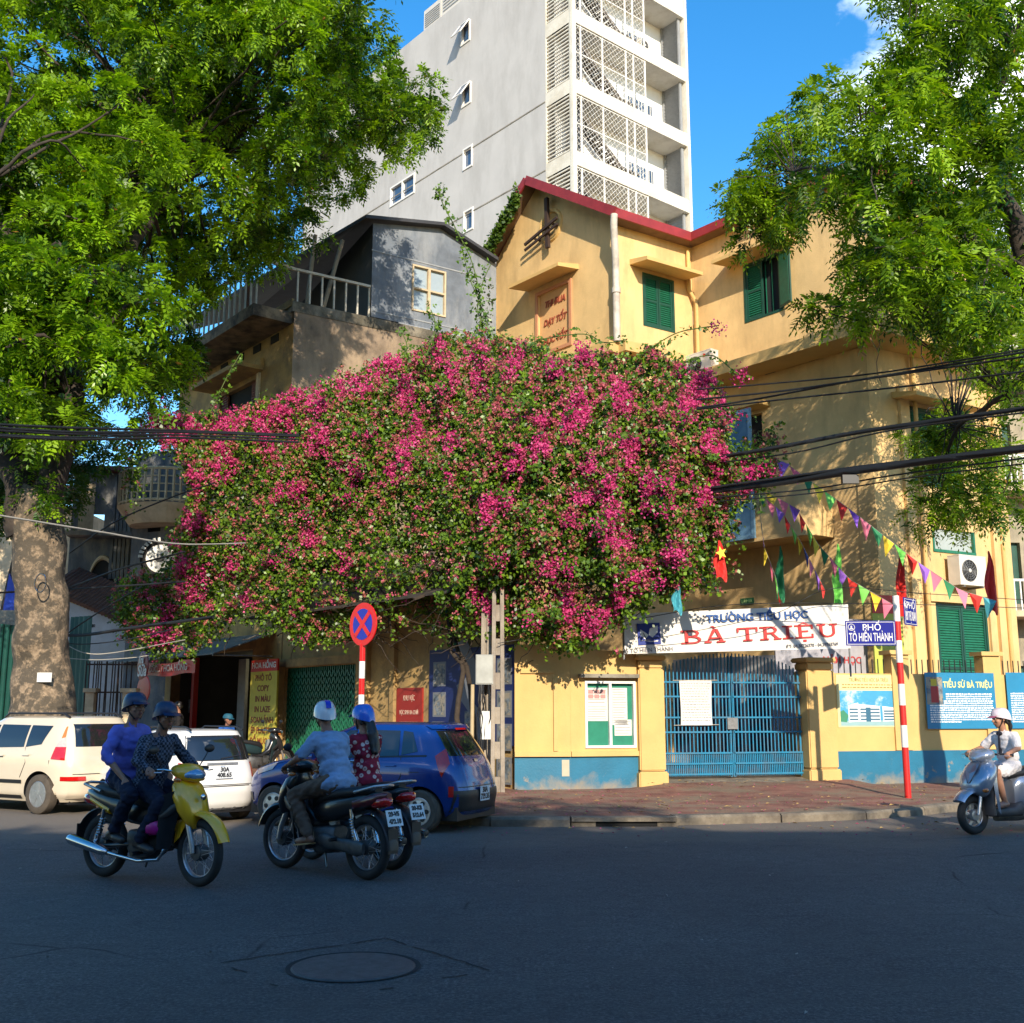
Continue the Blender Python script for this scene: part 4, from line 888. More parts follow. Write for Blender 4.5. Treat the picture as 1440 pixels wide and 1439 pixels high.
# recessed dark wall with the curved lattice balcony
FE2 = Fac((-12.3, 33.5), (.93, -.36)); bb = thing('balcony_house', 'dark old house with a rounded cream lattice balcony behind the vine', 'building', (-10, 33, 0))
b0_, b1_ = FE2.sz(196, 760)[0], FE2.sz(268, 760)[0]; mb = FE2.mb(); zt_ = FE2.sz(220, 662)[1]
wq = (FE2.sz(208, 740)[0], FE2.sz(226, 740)[0], FE2.sz(215, 748)[1], FE2.sz(215, 728)[1]); wall(mb, b0_ - .3, b1_ + 1.2, 4.4, zt_ + .6, [wq], .2); wall(mb, b0_ - .3, FE2.sz(234, 930)[0], .1, 4.4, [], 0); mb.build('wall', GREYP, bb, fix=False)
mb = FE2.mb(); mb.box((wq[0] + .02, -.19, wq[2]), (wq[1] - .02, -.17, wq[3])); mb.build('window', DARK, bb)
cx_, zc_ = FE2.sz(232, 695); rb_ = 1.25; zb_ = FE2.sz(232, 716)[1]; zt2 = FE2.sz(232, 670)[1] 
def arc(r, z, n=14): return [(cx_ - r * math.cos(math.pi * k / n) * 1.15, r * math.sin(math.pi * k / n), z) for k in range(n + 1)]
mb = FE2.mb(); A = arc(rb_, zb_); B = arc(rb_ * .72, zb_ - .55); n = len(A); mb.add(A + B, [(i, i + 1, n + i + 1, n + i) for i in range(n - 1)] + [tuple(range(n)), tuple(range(2 * n - 1, n - 1, -1))]); mb.build('balcony_base', CREAM, bb)
mb = FE2.mb(); mb.tube(arc(rb_ - .04, zt2), .05, 6); mb.tube(arc(rb_ - .04, zb_ + .08), .04, 6); mb.build('balcony_rail', CREAM, bb)
for k in range(1, 20):
    a = math.pi * k / 20; p = (cx_ - (rb_ - .04) * math.cos(a) * 1.15, (rb_ - .04) * math.sin(a)); mb = FE2.mb(); mb.box((p[0] - .025, p[1] - .03, zb_ + .02), (p[0] + .025, p[1] + .03, zt2)); mb.build('baluster', CREAM, bb)
for k in (1, 2, 3): mb = FE2.mb(); mb.tube(arc(rb_ - .04, zb_ + .08 + (zt2 - zb_ - .08) * k / 4), .022, 5); mb.build('lattice_bar', CREAM, bb)
# white shed with tiled roof, green corrugated fences, iron fence
FW = Fac((-14.5, 34), (.95, .05)); ws = thing('white_shed', 'low whitewashed shed with a brown tiled lean-to roof beside the big tree', 'shed', (-12, 33, 0))
w0, wz0 = FW.sz(70, 836); w1, wz1 = FW.sz(182, 880); mb = FW.mb(); mb.add([(w0, 0, .1), (w1, 0, .1), (w1, 0, wz1), (w0, 0, wz0)], [(0, 1, 2, 3)]); mb.build('wall', mat('whitewash', (.45, .46, .50), .9, .1, 2, stain=(.3, .28, .25), samt=.4), ws, fix=False)
mb = FW.mb(); mb.add([(w0 - .2, .25, wz0 + .1), (w1 + .3, .25, wz1), (w1 + .3, -2.5, wz1 + 1.0), (w0 - .2, -2.5, wz0 + 1.1)], [(0, 1, 2, 3)])
for k in range(24):
    t = k / 23; x = w0 + (w1 - w0) * t; z = wz0 + .12 + (wz1 - wz0 - .1) * t; mb.tube([(x, .28, z), (x, -2.5, z + 1.0)], .07, 6)
mb.build('roof', mat('brown clay tile', (.12, .06, .045), .9, .3, 5), ws, fix=False)
GF = mat('green corrugated sheet', (.010, .075, .06), .5, .12, 3)
def corr(name, a, b, z0, z1, label, n_=.12):
    a, b = Vector(a), Vector(b); L = (b - a).length; f = Fac(a, (b - a)); t = thing(name, label, 'fence', (a.x, a.y, 0)); k = 0; x = 0
    while x < L:
        e = min(x + 1.0, L); mb = f.mb(); m = 24
        mb.grid(lambda u, v: (x + (e - x) * u, .03 * math.sin(u * math.pi * 10) + (.01 if k % 2 else 0), z0 + (z1 - z0) * v), m, 1); mb.build('sheet', GF, t, smooth=60, fix=False); x = e; k += 1
    mb = f.mb(); mb.box((0, -.1, z1 - .3), (L, -.05, z1 - .22)); mb.build('rail', STEEL, t); return t
p = at(-60, 1040, 24.5); q = at(36, 1030, 26.5); corr('sheet_fence', (p.x, p.y), (q.x, q.y), .1, at(20, 880, 26).z, 'dark green corrugated sheet fence left of the big tree trunk')
p = at(88, 1030, 29.0); q = at(119, 1030, 28.5); corr('sheet_fence', (p.x, p.y), (q.x, q.y), .1, at(100, 868, 29).z, 'narrow green corrugated sheet panel just right of the big tree trunk')
mb = MB(); p = at(-40, 870, 27.5); q = at(38, 870, 27.5); mb.box((p.x, 27.4, p.z - .6), (q.x, 27.6, p.z + .2)); tag(mb.build('concrete_beam', CONC), 'grey concrete beam above the dark green fence at the left edge', 'beam')
mb = MB(); p = at(2, 870, 27.8); q = at(23, 870, 27.8); zt_ = at(10, 812, 27.8).z; mb.add([(p.x, 27.8, p.z), (q.x, 27.8, p.z), (q.x, 27.8, zt_ - .45), (p.x + .1, 27.8, zt_ + .1), (p.x, 27.9, p.z), (q.x, 27.9, p.z), (q.x, 27.9, zt_ - .45), (p.x + .1, 27.9, zt_ + .1)], [(0,1,2,3),(7,6,5,4),(0,4,5,1),(1,5,6,2),(2,6,7,3),(3,7,4,0)]); tag(mb.build('tarpaulin', mat('bright blue tarpaulin', (.01, .05, .45), .5, .2, 3)), 'bright blue tarpaulin hung above the green fence at the left edge', 'tarpaulin')
mb = MB(); mb.box((-20, 40, .1), (-16.2, 46, 9)); mb.mi = 1; mb.add([(-20.4, 39.6, 9), (-15.8, 39.6, 9), (-15.8, 43, 10.4), (-20.4, 43, 10.4)], [(0, 1, 2, 3)]); tag(mb.build('far_house', [CREAM, mat('orange clay tile', (.3, .09, .05), .8, .3, 5)], fix=False), 'small cream house with an orange tiled roof seen behind the big tree', 'building')
f = Fac((at(118, 1000, 27.5).x, 27.5), (1, .05)); x1 = f.sz(188, 1000)[0]; ifn = thing('iron_fence', 'rusty iron railing fence with cream pillars beside the copy shop', 'fence', (f.P.x, 27.5, .1))
zt_ = f.sz(150, 930)[1]; mb = MB(); mb.tube([(0, 0, 1.1), (0, 0, zt_)], .016, 5); rb__ = mb.mesh('iron_bar', IRN); n = int(x1 / .075)
for k in range(n): sub('iron_bar', ifn, rb__, f.M @ Matrix.Translation((k * .075, random.uniform(-.01, .01), 0)) @ Matrix.Rotation(random.uniform(-.02, .02), 4, 'Y'))
mb = f.mb()
for zz in (1.2, 1.2 + (zt_ - 1.2) * .5, zt_ - .1): mb = f.mb(); mb.box((0, -.02, zz), (x1, .02, zz + .04)); mb.build('iron_rail', IRN, ifn)
for a, b in ((f.sz(122, 990)[0], f.sz(134, 990)[0]), (f.sz(174, 990)[0], f.sz(190, 990)[0])): mb = f.mb(); mb.box((a, -.15, .1), (b, .15, 2.0)); mb.box((a - .05, -.2, 2.0), (b + .05, .2, 2.1)); mb.build('pillar', CREAM, ifn)
mb = f.mb(); mb.box((0, -.3, .1), (x1, -.2, 1.1)); mb.build('base_wall', YELD, ifn)
# round white emblem sign
p = at(226, 786, 27.0); rr = 27 / 1547 * 27.2; cs = thing('round_wall_sign', 'round white club sign with a dark lettered rim hidden partly by pink flowers', 'sign', (p.x, p.y, p.z))
M_ = Matrix.Translation(p) @ Matrix.Rotation(R(25), 4, 'Z'); mb = MB(M_); mb.lathe([(.001, 0), (rr, 0), (rr, .08), (.001, .08)], n=32); mb.build('disc', WHITEP, cs)
mb = MB(M_); mb.ring((0, -.012, 0), rr * .9, .07, 'y', 32, 4, sx=.15); mb.build('rim', DARK, cs)
for k in range(7): mb = MB(M_ @ Matrix.Rotation(R(-8 - k * 13), 4, 'Y')); mb.box((-.03, -.04, rr * .92), (.03, .04, rr * 1.12)); mb.build('rim_tooth', WHITEP, cs)
mb = MB(M_); mb.ell((-.03, -.01, .02), (.13, .02, .1), 12, 6); mb.build('emblem', STEEL, cs)

# neighbour beyond the school on the right
nbld = thing('neighbour_house', 'pale house with white balcony rails at the right edge beyond the school', 'building', (16, 34, 0)); fn_ = Fac((12.6, 33.5), (.97, .1))
hl = [(2.0 + 2.2 * i, 3.2 + 2.2 * i, z_, z_ + 1.9) for i in range(3) for z_ in (1.0, 4.8, 8.6, 12.0)]
mb = fn_.mb(); wall(mb, 0, 9, .1, 15, hl, .2); mb.add([(0, 0, .1), (0, -8, .1), (0, -8, 15), (0, 0, 15)], [(0, 1, 2, 3)]); mb.add([(0, 0, 15), (9, 0, 15), (9, -8, 15), (0, -8, 15)], [(0, 1, 2, 3)]); mb.build('wall', mat('old cream house render', (.36, .31, .22), .9, .2, 2, stain=(.15, .13, .1), sscale=1, samt=.7, streak=True), nbld, fix=False)
for a, b, c_, d in hl: mb = fn_.mb(); mb.box((a, -.19, c_), (b, -.16, d)); mb.build('window', GREEND, nbld)
for z_ in (4.3, 8.1, 11.6):
    mb = fn_.mb(); mb.box((1, 0, z_), (8, 1.2, z_ + .18)); mb.build('balcony_slab', CREAM, nbld); mb = fn_.mb(); mb.box((1, 1.14, z_ + 1.05), (8, 1.2, z_ + 1.12)); mb.build('balcony_rail', WHITEP, nbld)
    for k in range(36): mb = fn_.mb(); mb.box((1.02 + k * .195, 1.15, z_ + .18), (1.06 + k * .195, 1.19, z_ + 1.05)); mb.build('baluster', WHITEP, nbld)

q0, q1 = ss(462), ss(700); cn = thing('shade_canopy', 'dark backing sheet canopy added under the vine to shade the annex wall', 'canopy', FS.pt((q0 + q1) / 2, 1, 3.6)); mb = FS.mb()
mb.add([(q0, .12, 4.25), (q1, .12, 4.25), (q1, 1.2, 3.75), (q0, 2.4, 3.55), (q0, .12, 4.29), (q1, .12, 4.29), (q1, 1.2, 3.79), (q0, 2.4, 3.59)], [(0,3,2,1),(4,5,6,7),(0,1,5,4),(1,2,6,5),(2,3,7,6),(3,0,4,7)]); mb.build('sheet', mat('dark backing sheet', (.035, .028, .024), .8, .4, 4), cn)  # added dark backing that keeps the low sun off the wall below
for k in range(5): x = q0 + (q1 - q0) * (k + .5) / 5; mb = FS.mb(); mb.bar((x, .1, 4.2), (x, 1.7 - .2 * k / 5, 3.66), .05); mb.build('rafter', STEM, cn)
# ================================================================ STREET FRONT WALLS
FG = Fac((1.1, 21.03), (6.55, 1.70)); FBL = Fac((.0, 20.95), (1, .06))
def gs(px, py, n=0.0): return FG.sz(px, py, n)
booth = thing('gate_booth', 'low yellow corner wall with turquoise base left of the school gate', 'wall', (1.1, 21, .1))
zb = FG.sz(845, 1062)[1]; ztop = FG.sz(850, 915)[1]; xr_ = gs(896, 1000)[0]
n0_, n1_ = gs(822, 964)[0], gs(893, 964)[0]; nz1, nz0 = gs(850, 958)[1], gs(850, 1052)[1]
def flat(v0, v1, f, a, b, z0, z1, m, name, parent, n0=0.0, n1=.02):
    mb = f.mb(); mb.box((a, n0, z0), (b, n1, z1)); return mb.build(name, m, parent)
mb = FG.mb(); wall(mb, 0, xr_, zb, ztop, [(n0_, n1_, nz0, nz1)], .1); mb.add([(0, 0, ztop), (xr_, 0, ztop), (xr_, -.25, ztop), (0, -.25, ztop)], [(0, 1, 2, 3)]); mb.build('wall', YELP, booth, fix=False)
mb = FG.mb(); wall(mb, 0, xr_, .05, zb, []); mb.build('painted_base', BLUEB, booth, fix=False)
mb = FBL.mb(); wall(mb, .05, 1.1, zb, ztop + .1, []); mb.add([(.05, 0, ztop + .1), (1.1, 0, ztop + .1), (1.1, -.3, ztop + .1), (.05, -.3, ztop + .1)], [(0, 1, 2, 3)]); mb.add([(.05, 0, .05), (.05, -3, .05), (.05, -3, ztop + .1), (.05, 0, ztop + .1)], [(0, 1, 2, 3)]); mb.build('wall', YELP, booth, fix=False)
mb = FBL.mb(); wall(mb, .05, 1.1, .05, zb, []); mb.build('painted_base', BLUEB, booth, fix=False)
mb = FBL.mb(); mb.box((.05, 0, zb - .02), (1.1, .06, zb + .07)); mb.build('band_moulding', YELP, booth)
mb = FG.mb(); mb.box((.0, .0, zb - .02), (xr_, .06, zb + .07)); mb.build('band_moulding', YELP, booth)
mb = FBL.mb(); mb.box((.78, 0, zb + .08), (.86, .05, 2.15)); mb.build('pilaster', YELP, booth)
mb = FBL.mb(); mb.box((.16, 0, 2.25), (.8, .04, 2.31)); mb.build('moulding', YELP, booth)
mb = FBL.mb(); mb.box((.93, 0, zb - .38), (1.07, .006, zb - .08)); mb.build('paper_note', plain('yellowed paper', (.42, .38, .28)), booth)
# notice case
nb_ = thing('notice_case', 'white framed green notice case with pinned papers in the yellow booth wall', 'notice board', FG.pt((n0_ + n1_) / 2, 0, nz0))
t = .045; mb = FG.mb(); mb.box((n0_, -.08, nz0), (n0_ + t, .03, nz1)); mb.box((n1_ - t, -.08, nz0), (n1_, .03, nz1)); mb.box((n0_ + t, -.08, nz0), (n1_ - t, .028, nz0 + t)); mb.box((n0_ + t, -.08, nz1 - t), (n1_ - t, .028, nz1)); mb.box(((n0_ + n1_) / 2 - .025, -.07, nz0 + t), ((n0_ + n1_) / 2 + .025, .02, nz1 - t)); mb.build('frame', WHITEP, nb_)
mb = FG.mb(); mb.box((n0_ + .01, -.095, nz0 + .01), (n1_ - .01, -.07, nz1 - .01)); mb.build('felt', mat('green felt', (.02, .19, .12), .9, .1), nb_)
PAPER = mat('paper', (.62, .60, .55), .8, .06, 8); INKB = plain('grey ink', (.12, .12, .14)); INKR = plain('red ink', (.4, .03, .03)); PINK = plain('faded photo print', (.42, .22, .2))
W_, H_ = n1_ - n0_, nz1 - nz0
def sheet_of(x0, x1, z0, z1, lines, m=INKB, head=None):
    mb = FG.mb(); mb.box((n0_ + W_ * x0, -.07, nz0 + H_ * z0), (n0_ + W_ * x1, -.064, nz0 + H_ * z1)); mb.mi = 1
    for k in range(lines):
        zz = nz0 + H_ * (z1 - (z1 - z0) * (k + .8) / (lines + .6)); mb.box((n0_ + W_ * (x0 + .015), -.064, zz), (n0_ + W_ * (x1 - .015 - random.uniform(0, .05)), -.0625, zz + .008))
    return mb.build('paper_sheet', [PAPER, m], nb_)
sheet_of(.06, .47, .40, .64, 6); sheet_of(.06, .47, .64, .90, 5, INKR); sheet_of(.56, .86, .34, .90, 14); sheet_of(.60, .94, .18, .42, 5)
for k in range(2):
    for j in range(3): mb = FG.mb(); mb.box((n0_ + W_ * (.09 + j * .12), -.063, nz0 + H_ * (.74 + k * .07)), (n0_ + W_ * (.19 + j * .12), -.061, nz0 + H_ * (.80 + k * .07))); mb.build('printed_picture', PINK, nb_)
mb = FG.mb(); mb.box((n0_ - .12, 0, nz1 + .06), (n1_ + .03, .16, nz1 + .13)); mb.build('drip_ledge', CONC, nb_)
# gate pillars
def pillar(x0, x1, label):
    zt_ = gs(915, 922)[1]; t = thing('gate_pillar', label, 'pillar', FG.pt((x0 + x1) / 2, 0, .1), 0, 'yellow pillars of the school front wall')
    PM = YELP
    def blk(a, z0, z1, nm):
        mb = FG.mb(); mb.box((x0 - a, -.42 - a, z0), (x1 + a, .12 + a, z1)); bm = bmesh.new(); me = mb.mesh('x', PM); bm.from_mesh(me)
        bmesh.ops.bevel(bm, geom=list(bm.edges), offset=.025, segments=2, affect='EDGES'); bm.to_mesh(me); bm.free(); me.transform(INV[t.name]); o = bpy.data.objects.new(nm, me); link(o, t)
    blk(.035, .08, .42, 'plinth'); blk(0, .43, zt_ - .26, 'shaft'); blk(-.02, zt_ - .255, zt_ - .1, 'neck'); blk(.035, zt_ - .095, zt_, 'cap')
    return t
pxa = (gs(896, 1000)[0], gs(932, 1000)[0]); pxb = (gs(1132, 1000)[0], gs(1172, 1000)[0])
pillar(*pxa, 'plump yellow gate pillar between the notice case and the blue gate'); pillar(*pxb, 'plump yellow gate pillar right of the blue gate beside the school picture poster')
# ramp under the gate
mb = FG.mb(); a, b = pxa[1] - .1, pxb[0] + .1; mb.add([(a, .9, .11), (b, .9, .11), (b, -.2, .26), (a, -.2, .26), (b, -2.5, .26), (a, -2.5, .26)], [(0, 1, 2, 3), (3, 2, 4, 5)]); tag(mb.build('gate_ramp', KERBM, fix=False), kind='structure')
# courtyard floor behind
# gate
ga, gb_ = pxa[1] + .02, pxb[0] - .02; gate = thing('school_gate', 'blue barred double steel gate with a rising and falling top line', 'gate', FG.pt((ga + gb_) / 2, -.2, .28))
nbar = 38; gw = gb_ - ga; zt_ = gs(1040, 922)[1]; zg0 = .31
for k in range(nbar):
    u = (k + .5) / nbar; x = ga + gw * u; prof = .42 - .42 * math.sin(math.pi * min(1, max(0, u))) ** .6; h = zt_ + .05 - prof * .9
    mb = FG.mb(); mb.box((x - .011, -.16, zg0), (x + .011, -.138, h)); mb.build('gate_bar', BLUEP, gate)
for k, zz in enumerate((zg0 + .02, zg0 + .22, zg0 + .42, zg0 + .82, zg0 + 1.1, zg0 + 1.5, zg0 + 1.78)):
    for a, b in ((ga, (ga + gb_) / 2 - .03), ((ga + gb_) / 2 + .03, gb_)): mb = FG.mb(); mb.box((a, -.137, zz), (b, -.115, zz + .032)); mb.build('cross_rail', BLUEP, gate)
for x in (ga + .02, (ga + gb_) / 2 - .035, (ga + gb_) / 2 + .035, gb_ - .02): mb = FG.mb(); mb.box((x - .022, -.18, zg0 - .02), (x + .022, -.162, zt_ - (.0 if abs(x - (ga + gb_) / 2) < .3 else .35))); mb.build('stile', BLUEP, gate)
for k in range(nbar * 2):
    pass
mb = FG.mb()
for k in range(nbar): x = ga + gw * (k + 1) / nbar; mb.box((x - .009, -.155, zg0), (x + .009, -.14, zg0 + .42))
mb.build('lower_bars', BLUEP, gate, kind='stuff')
mb = FG.mb(); mb.box(((ga + gb_) / 2 - .12, -.11, 1.2), ((ga + gb_) / 2 + .1, -.1, 1.42)); mb.build('lock_plate', STEEL, gate)
# paper on the gate
pa, pz1 = gs(956, 957, -.08); pb, pz0 = gs(1002, 1020, -.08); pg = thing('gate_poster', 'white handwritten paper poster tied to the blue gate bars', 'poster', FG.pt((pa + pb) / 2, -.08, pz0))
mb = FG.mb(); mb.grid(lambda u, v: (pa + (pb - pa) * u, -.085 + .02 * math.sin(v * 5 + u * 3), pz0 + (pz1 - pz0) * v), 8, 10); mb.build('paper', PAPER, pg, smooth=True, fix=False)
mb = FG.mb()
for k in range(15):
    zz = pz1 - .06 - k * (pz1 - pz0 - .1) / 15; v = (zz - pz0) / (pz1 - pz0); x = pa + .03
    while x < pb - .06:
        l = random.uniform(.02, .07); u = (x - pa) / (pb - pa); y = -.085 + .02 * math.sin(v * 5 + u * 3) + .003; mb.add([(x, y, zz), (min(x + l, pb - .02), y, zz + random.uniform(-.003, .003)), (min(x + l, pb - .02), y, zz + .009), (x, y, zz + .009)], [(0, 1, 2, 3)]); x += l + .015
mb.build('handwriting', INKB, pg, kind='stuff', fix=False)
for zz in (pz1 + .0, pz0 + .0): mb = FG.mb(); mb.tube([(pa - .14, -.1, zz), (pb + .14, -.1, zz + .01)], .008, 5); mb.build('tie', TWINE, pg)
# schoolyard behind the gate
mb = FC.mb(); a = 1.2; mb.box((-.3, 1.0, .1), (3.2, 1.1, 2.9)); mb.mi = 1
for k in range(4): mb.box((-.2 + k * .85, 1.1, .5), (.45 + k * .85, 1.12, 2.3))
tag(mb.build('yard_screen', [mat('pale screen', (.35, .35, .36), .7), plain('blue panel', (.012, .03, .09))]), 'pale screen with blue panels standing in the schoolyard behind the gate', 'screen')
x0, z1 = FG.sz(1178, 918, -1.6); x1, z0 = FG.sz(1222, 950, -1.6)
bx = thing('name_board', 'pale grey name board with red words behind the front wall right of gate', 'sign', FG.pt((x0 + x1) / 2, -1.6, 1)); mb = FG.mb(); mb.box((x0 - 1.5, -1.65, z0 - 1.2), (x1, -1.6, 3.55)); mb.build('board', mat('pale grey board', (.34, .33, .37), .6), bx)
text('NĂM HỌC', .2, 'lettering', INKR, fm(FG, x0 + .1, -1.595, z0 + .32), bx, off=.006)
text('NGHỊ ĐỊNH', .1, 'lettering', INKB, fm(FG, x1 - .35, -1.595, z0 + .75), bx)
mb = FG.mb(); a, za = FG.sz(1228, 885, -1.2); b, _ = FG.sz(1270, 885, -1.2); mb.box((a, -1.25, 1.8), (b, -1.2, za + .7)); mb.mi = 1; mb.box((a, -1.2, za + .35), (b, -1.19, za + .75)); pl = tag(mb.build('leaning_poster', [plain('yellow green poster', (.42, .46, .07)), REDP]), 'yellow green poster with red head standing behind the wall near the striped pole', 'poster')
# right boundary wall
bw = thing('boundary_wall', 'yellow school boundary wall with a turquoise base and painted posters', 'wall', FG.pt(7, 0, .1))
wa_ = pxb[1] + .0; wb_ = 16.0; zw = FG.sz(1300, 948)[1]; zbb = FG.sz(1250, 1056)[1]
mb = FG.mb(); wall(mb, wa_, wb_, zbb, zw); mb.add([(wa_, 0, zw), (wb_, 0, zw), (wb_, -.22, zw), (wa_, -.22, zw)], [(0, 1, 2, 3)]); mb.build('wall', YELP, bw, fix=False)
mb = FG.mb(); mb.box((wa_, -.1, .05), (wb_, .035, zbb)); mb.build('painted_base', BLUEB, bw)
for px in (1268, 1397):
    x = gs(px, 1000)[0]; zt_ = gs(1268, 915)[1]; mb = FG.mb(); mb.box((x - .2, -.24, zw - .9), (x + .2, .045, zt_ - .09)); mb.build('pier', YELP, bw); mb = FG.mb(); mb.box((x - .26, -.3, zt_ - .085), (x + .26, .1, zt_)); mb.build('pier_cap', YELP, bw)
    mb = FG.mb(); mb.box((x - .2, 0, zbb + .01), (x + .2, .045, zw - .9)); mb.build('pier', YELP, bw)
x = wa_ + .1
while x < wb_:
    if not any(abs(x - gs(px, 1000)[0]) < .26 for px in (1268, 1397)): mb = FG.mb(); mb.box((x - .008, -.12, zw), (x + .008, -.104, zw + .3)); mb.build('spike', BLACK, bw)
    x += .13
# school picture poster
a, z1 = gs(1177, 949, .01); b, _ = gs(1264, 949, .01); z0 = gs(1220, 1023, .01)[1]
ps = thing('school_poster', 'poster picturing a white school under blue sky on the yellow wall', 'poster', FG.pt((a + b) / 2, .02, z0)); w_, h_ = b - a, z1 - z0
SKYB = mat('printed sky', (.05, .30, .52), .5, .1, 3, stain=(.55, .66, .7), sscale=2.2, samt=.9, lo=.52, hi=.62)
mb = FG.mb(); mb.box((a - .03, .003, z0), (b, .012, z1)); mb.build('sheet', plain('poster cream', (.66, .58, .28)), ps)
pz = z0 + h_ * .70; mb = FG.mb(); mb.box((a + .03, .012, z0 + .03), (b - .02, .014, pz)); mb.build('picture_sky', SKYB, ps)
def P(u, v): return (a + .03 + (w_ - .05) * u, z0 + .03 + (pz - z0 - .03) * v)
def pquad(pts, m, d=.0165, name='picture_shape'):
    mb = FG.mb(); mb.add([(P(*q)[0], d, P(*q)[1]) for q in pts], [tuple(range(len(pts)))]); mb.build(name, m, ps, fix=False)
WB = plain('printed white', (.66, .68, .68)); GB = plain('printed green', (.04, .22, .12)); BL2 = plain('printed blue glass', (.03, .12, .2))
pquad([(0, 0), (1, 0), (1, .16), (0, .14)], plain('printed ground', (.25, .40, .42)), .0155); pquad([(0, .12), (.1, .1), (.13, .3), (.05, .45), (0, .4)], GB, .016)
pquad([(.13, .1), (.30, .12), (.30, .66), (.13, .58)], WB); pquad([(.30, .12), (.66, .12), (.66, .56), (.30, .62)], WB); pquad([(.70, .12), (.97, .14), (.97, .5), (.70, .56)], WB)
for (u0, u1, top) in ((.15, .29, .54), (.33, .65, .54), (.72, .95, .47)):
    for k in range(4):
        v = .16 + (top - .16) * k / 4; pquad([(u0, v), (u1, v), (u1, v + .045), (u0, v + .045)], BL2, .0175)
pquad([(.42, .12), (.50, .12), (.50, .52), (.42, .52)], BL2, .018)
text('TRƯỜNG TIỂU HỌC BÀ TRIỆU', .105, 'heading', plain('ochre print', (.30, .20, .05)), fm(FG, (a + b) / 2, .014, z0 + h_ * .90), ps, sx=.62)
mb = FG.mb()
for k in range(2):
    x = a + .1
    while x < b - .15: l = random.uniform(.03, .1); mb.box((x, .0122, z0 + h_ * (.80 - k * .05)), (x + l, .0135, z0 + h_ * (.80 - k * .05) + .022)); x += l + .02
mb.build('small_print', plain('ochre print', (.30, .20, .05)), ps, kind='stuff')
# blue biography poster and its neighbour
def blueposter(pxl, pxr, head, label, pic=True):
    a, z1 = gs(pxl, 948, .01); b, _ = gs(pxr, 948, .01); z0 = gs(1340, 1025, .01)[1]; t = thing('blue_poster', label, 'poster', FG.pt((a + b) / 2, .05, z0))
    mb = FG.mb(); mb.box((a, .047, z0), (b, .058, z1 + .03)); mb.build('sheet', mat('printed poster blue', (.012, .19, .36), .5, .08, 2), t)
    if head: text(head, .17, 'heading', plain('pale yellow print', (.7, .66, .25)), fm(FG, (a + b) / 2 + .18, .061, z1 - .22), t, off=.004, sx=.85)
    if pic:
        mb = FG.mb(); mb.box((a + .02, .058, z1 - .62), (a + .40, .0605, z1 - .06)); mb.mi = 1; mb.box((a + .12, .0605, z1 - .58), (a + .30, .0615, z1 - .25)); mb.mi = 2; mb.box((a + .13, .0605, z1 - .24), (a + .27, .062, z1 - .10)); mb.build('picture', [MUR, INKR, plain('printed yellow', (.6, .45, .03))], t)
    mb = FG.mb(); n = 13
    for k in range(n):
        zz = z1 - .42 - k * (z1 - z0 - .5) / n; x = a + (.47 if k < 3 and pic else .08)
        while x < b - (.12 if k < n - 1 else .9):
            l = random.uniform(.02, .09); mb.box((x, .058, zz), (min(x + l, b - .06), .0595, zz + random.uniform(.022, .032))); x += l + .014
    mb.build('small_print', WHITEP, t, kind='stuff'); return t
blueposter(1298, 1395, 'TIỂU SỬ BÀ TRIỆU', 'turquoise poster with pale yellow heading and a small picture left of its text')
blueposter(1412, 1500, None, 'turquoise poster at the right edge behind the scooter rider', False)

# ================================================================ GATE BANNER
FBn = Fac((FG.pt(gs(905, 900)[0], .5, 0).x, FG.pt(gs(905, 900)[0], .5, 0).y), (6.55, 1.0))
ba, bz1 = FBn.sz(877, 864); bb2, bz1r = FBn.sz(1192, 850); bz0 = FBn.sz(890, 920)[1]; bz0r = FBn.sz(1196, 912)[1]
ban = thing('gate_banner', 'large white banner naming the school in blue and red above the gate', 'banner', FBn.pt((ba + bb2) / 2, 0, bz0)); BL, BH = bb2 - ba, bz1 - bz0
def bnz(u, v): zz0 = bz0 + (bz0r - bz0) * u; zz1 = bz1 + (bz1r - bz1) * u; return zz0 + (zz1 - zz0) * v
mb = FBn.mb(); mb.grid(lambda u, v: (ba + BL * u, .02 + .008 * math.sin(u * 9 + v * 2), bnz(u, v)), 40, 4); mb.build('cloth', mat('banner cloth', (.70, .66, .60), .7, .06, 2), ban, smooth=True, fix=False)
for x in (ba, bb2): mb = FBn.mb(); mb.tube([(x, -.03, bz0 - .4 if x == bb2 else bz0 - .1), (x, -.03, bz1 + .05)], .02, 6); mb.build('pole', STEEL, ban)
for z_ in (bz0 + .02, bz1 - .02): mb = FBn.mb(); mb.tube([(ba, -.02, z_), (bb2, -.02, z_ + (bz1r - bz1))], .015, 5); mb.build('rail', STEEL, ban)
BLUEI = plain('banner blue', (.008, .07, .26), .5); REDI = plain('banner red', (.50, .02, .018), .5)
tilt = math.atan2(bz1r - bz1, BL)
def bm_(u, v, n=.045): return fm(FBn, ba + BL * u, n, bnz(u, v)) @ Matrix.Rotation(tilt, 4, 'Z')
text('TRƯỜNG TIỂU HỌC', BH * .27, 'heading', BLUEI, bm_(.585, .79), ban, off=.007, sx=1.12)
text('35 TÔ HIẾN THÀNH', BH * .15, 'small_print', INKB, bm_(.10, .08), ban, sx=.95)
text('ĐT: 04.38226370 - 04.39763769', BH * .12, 'small_print', INKB, bm_(.825, .09), ban, sx=.9, off=.002)
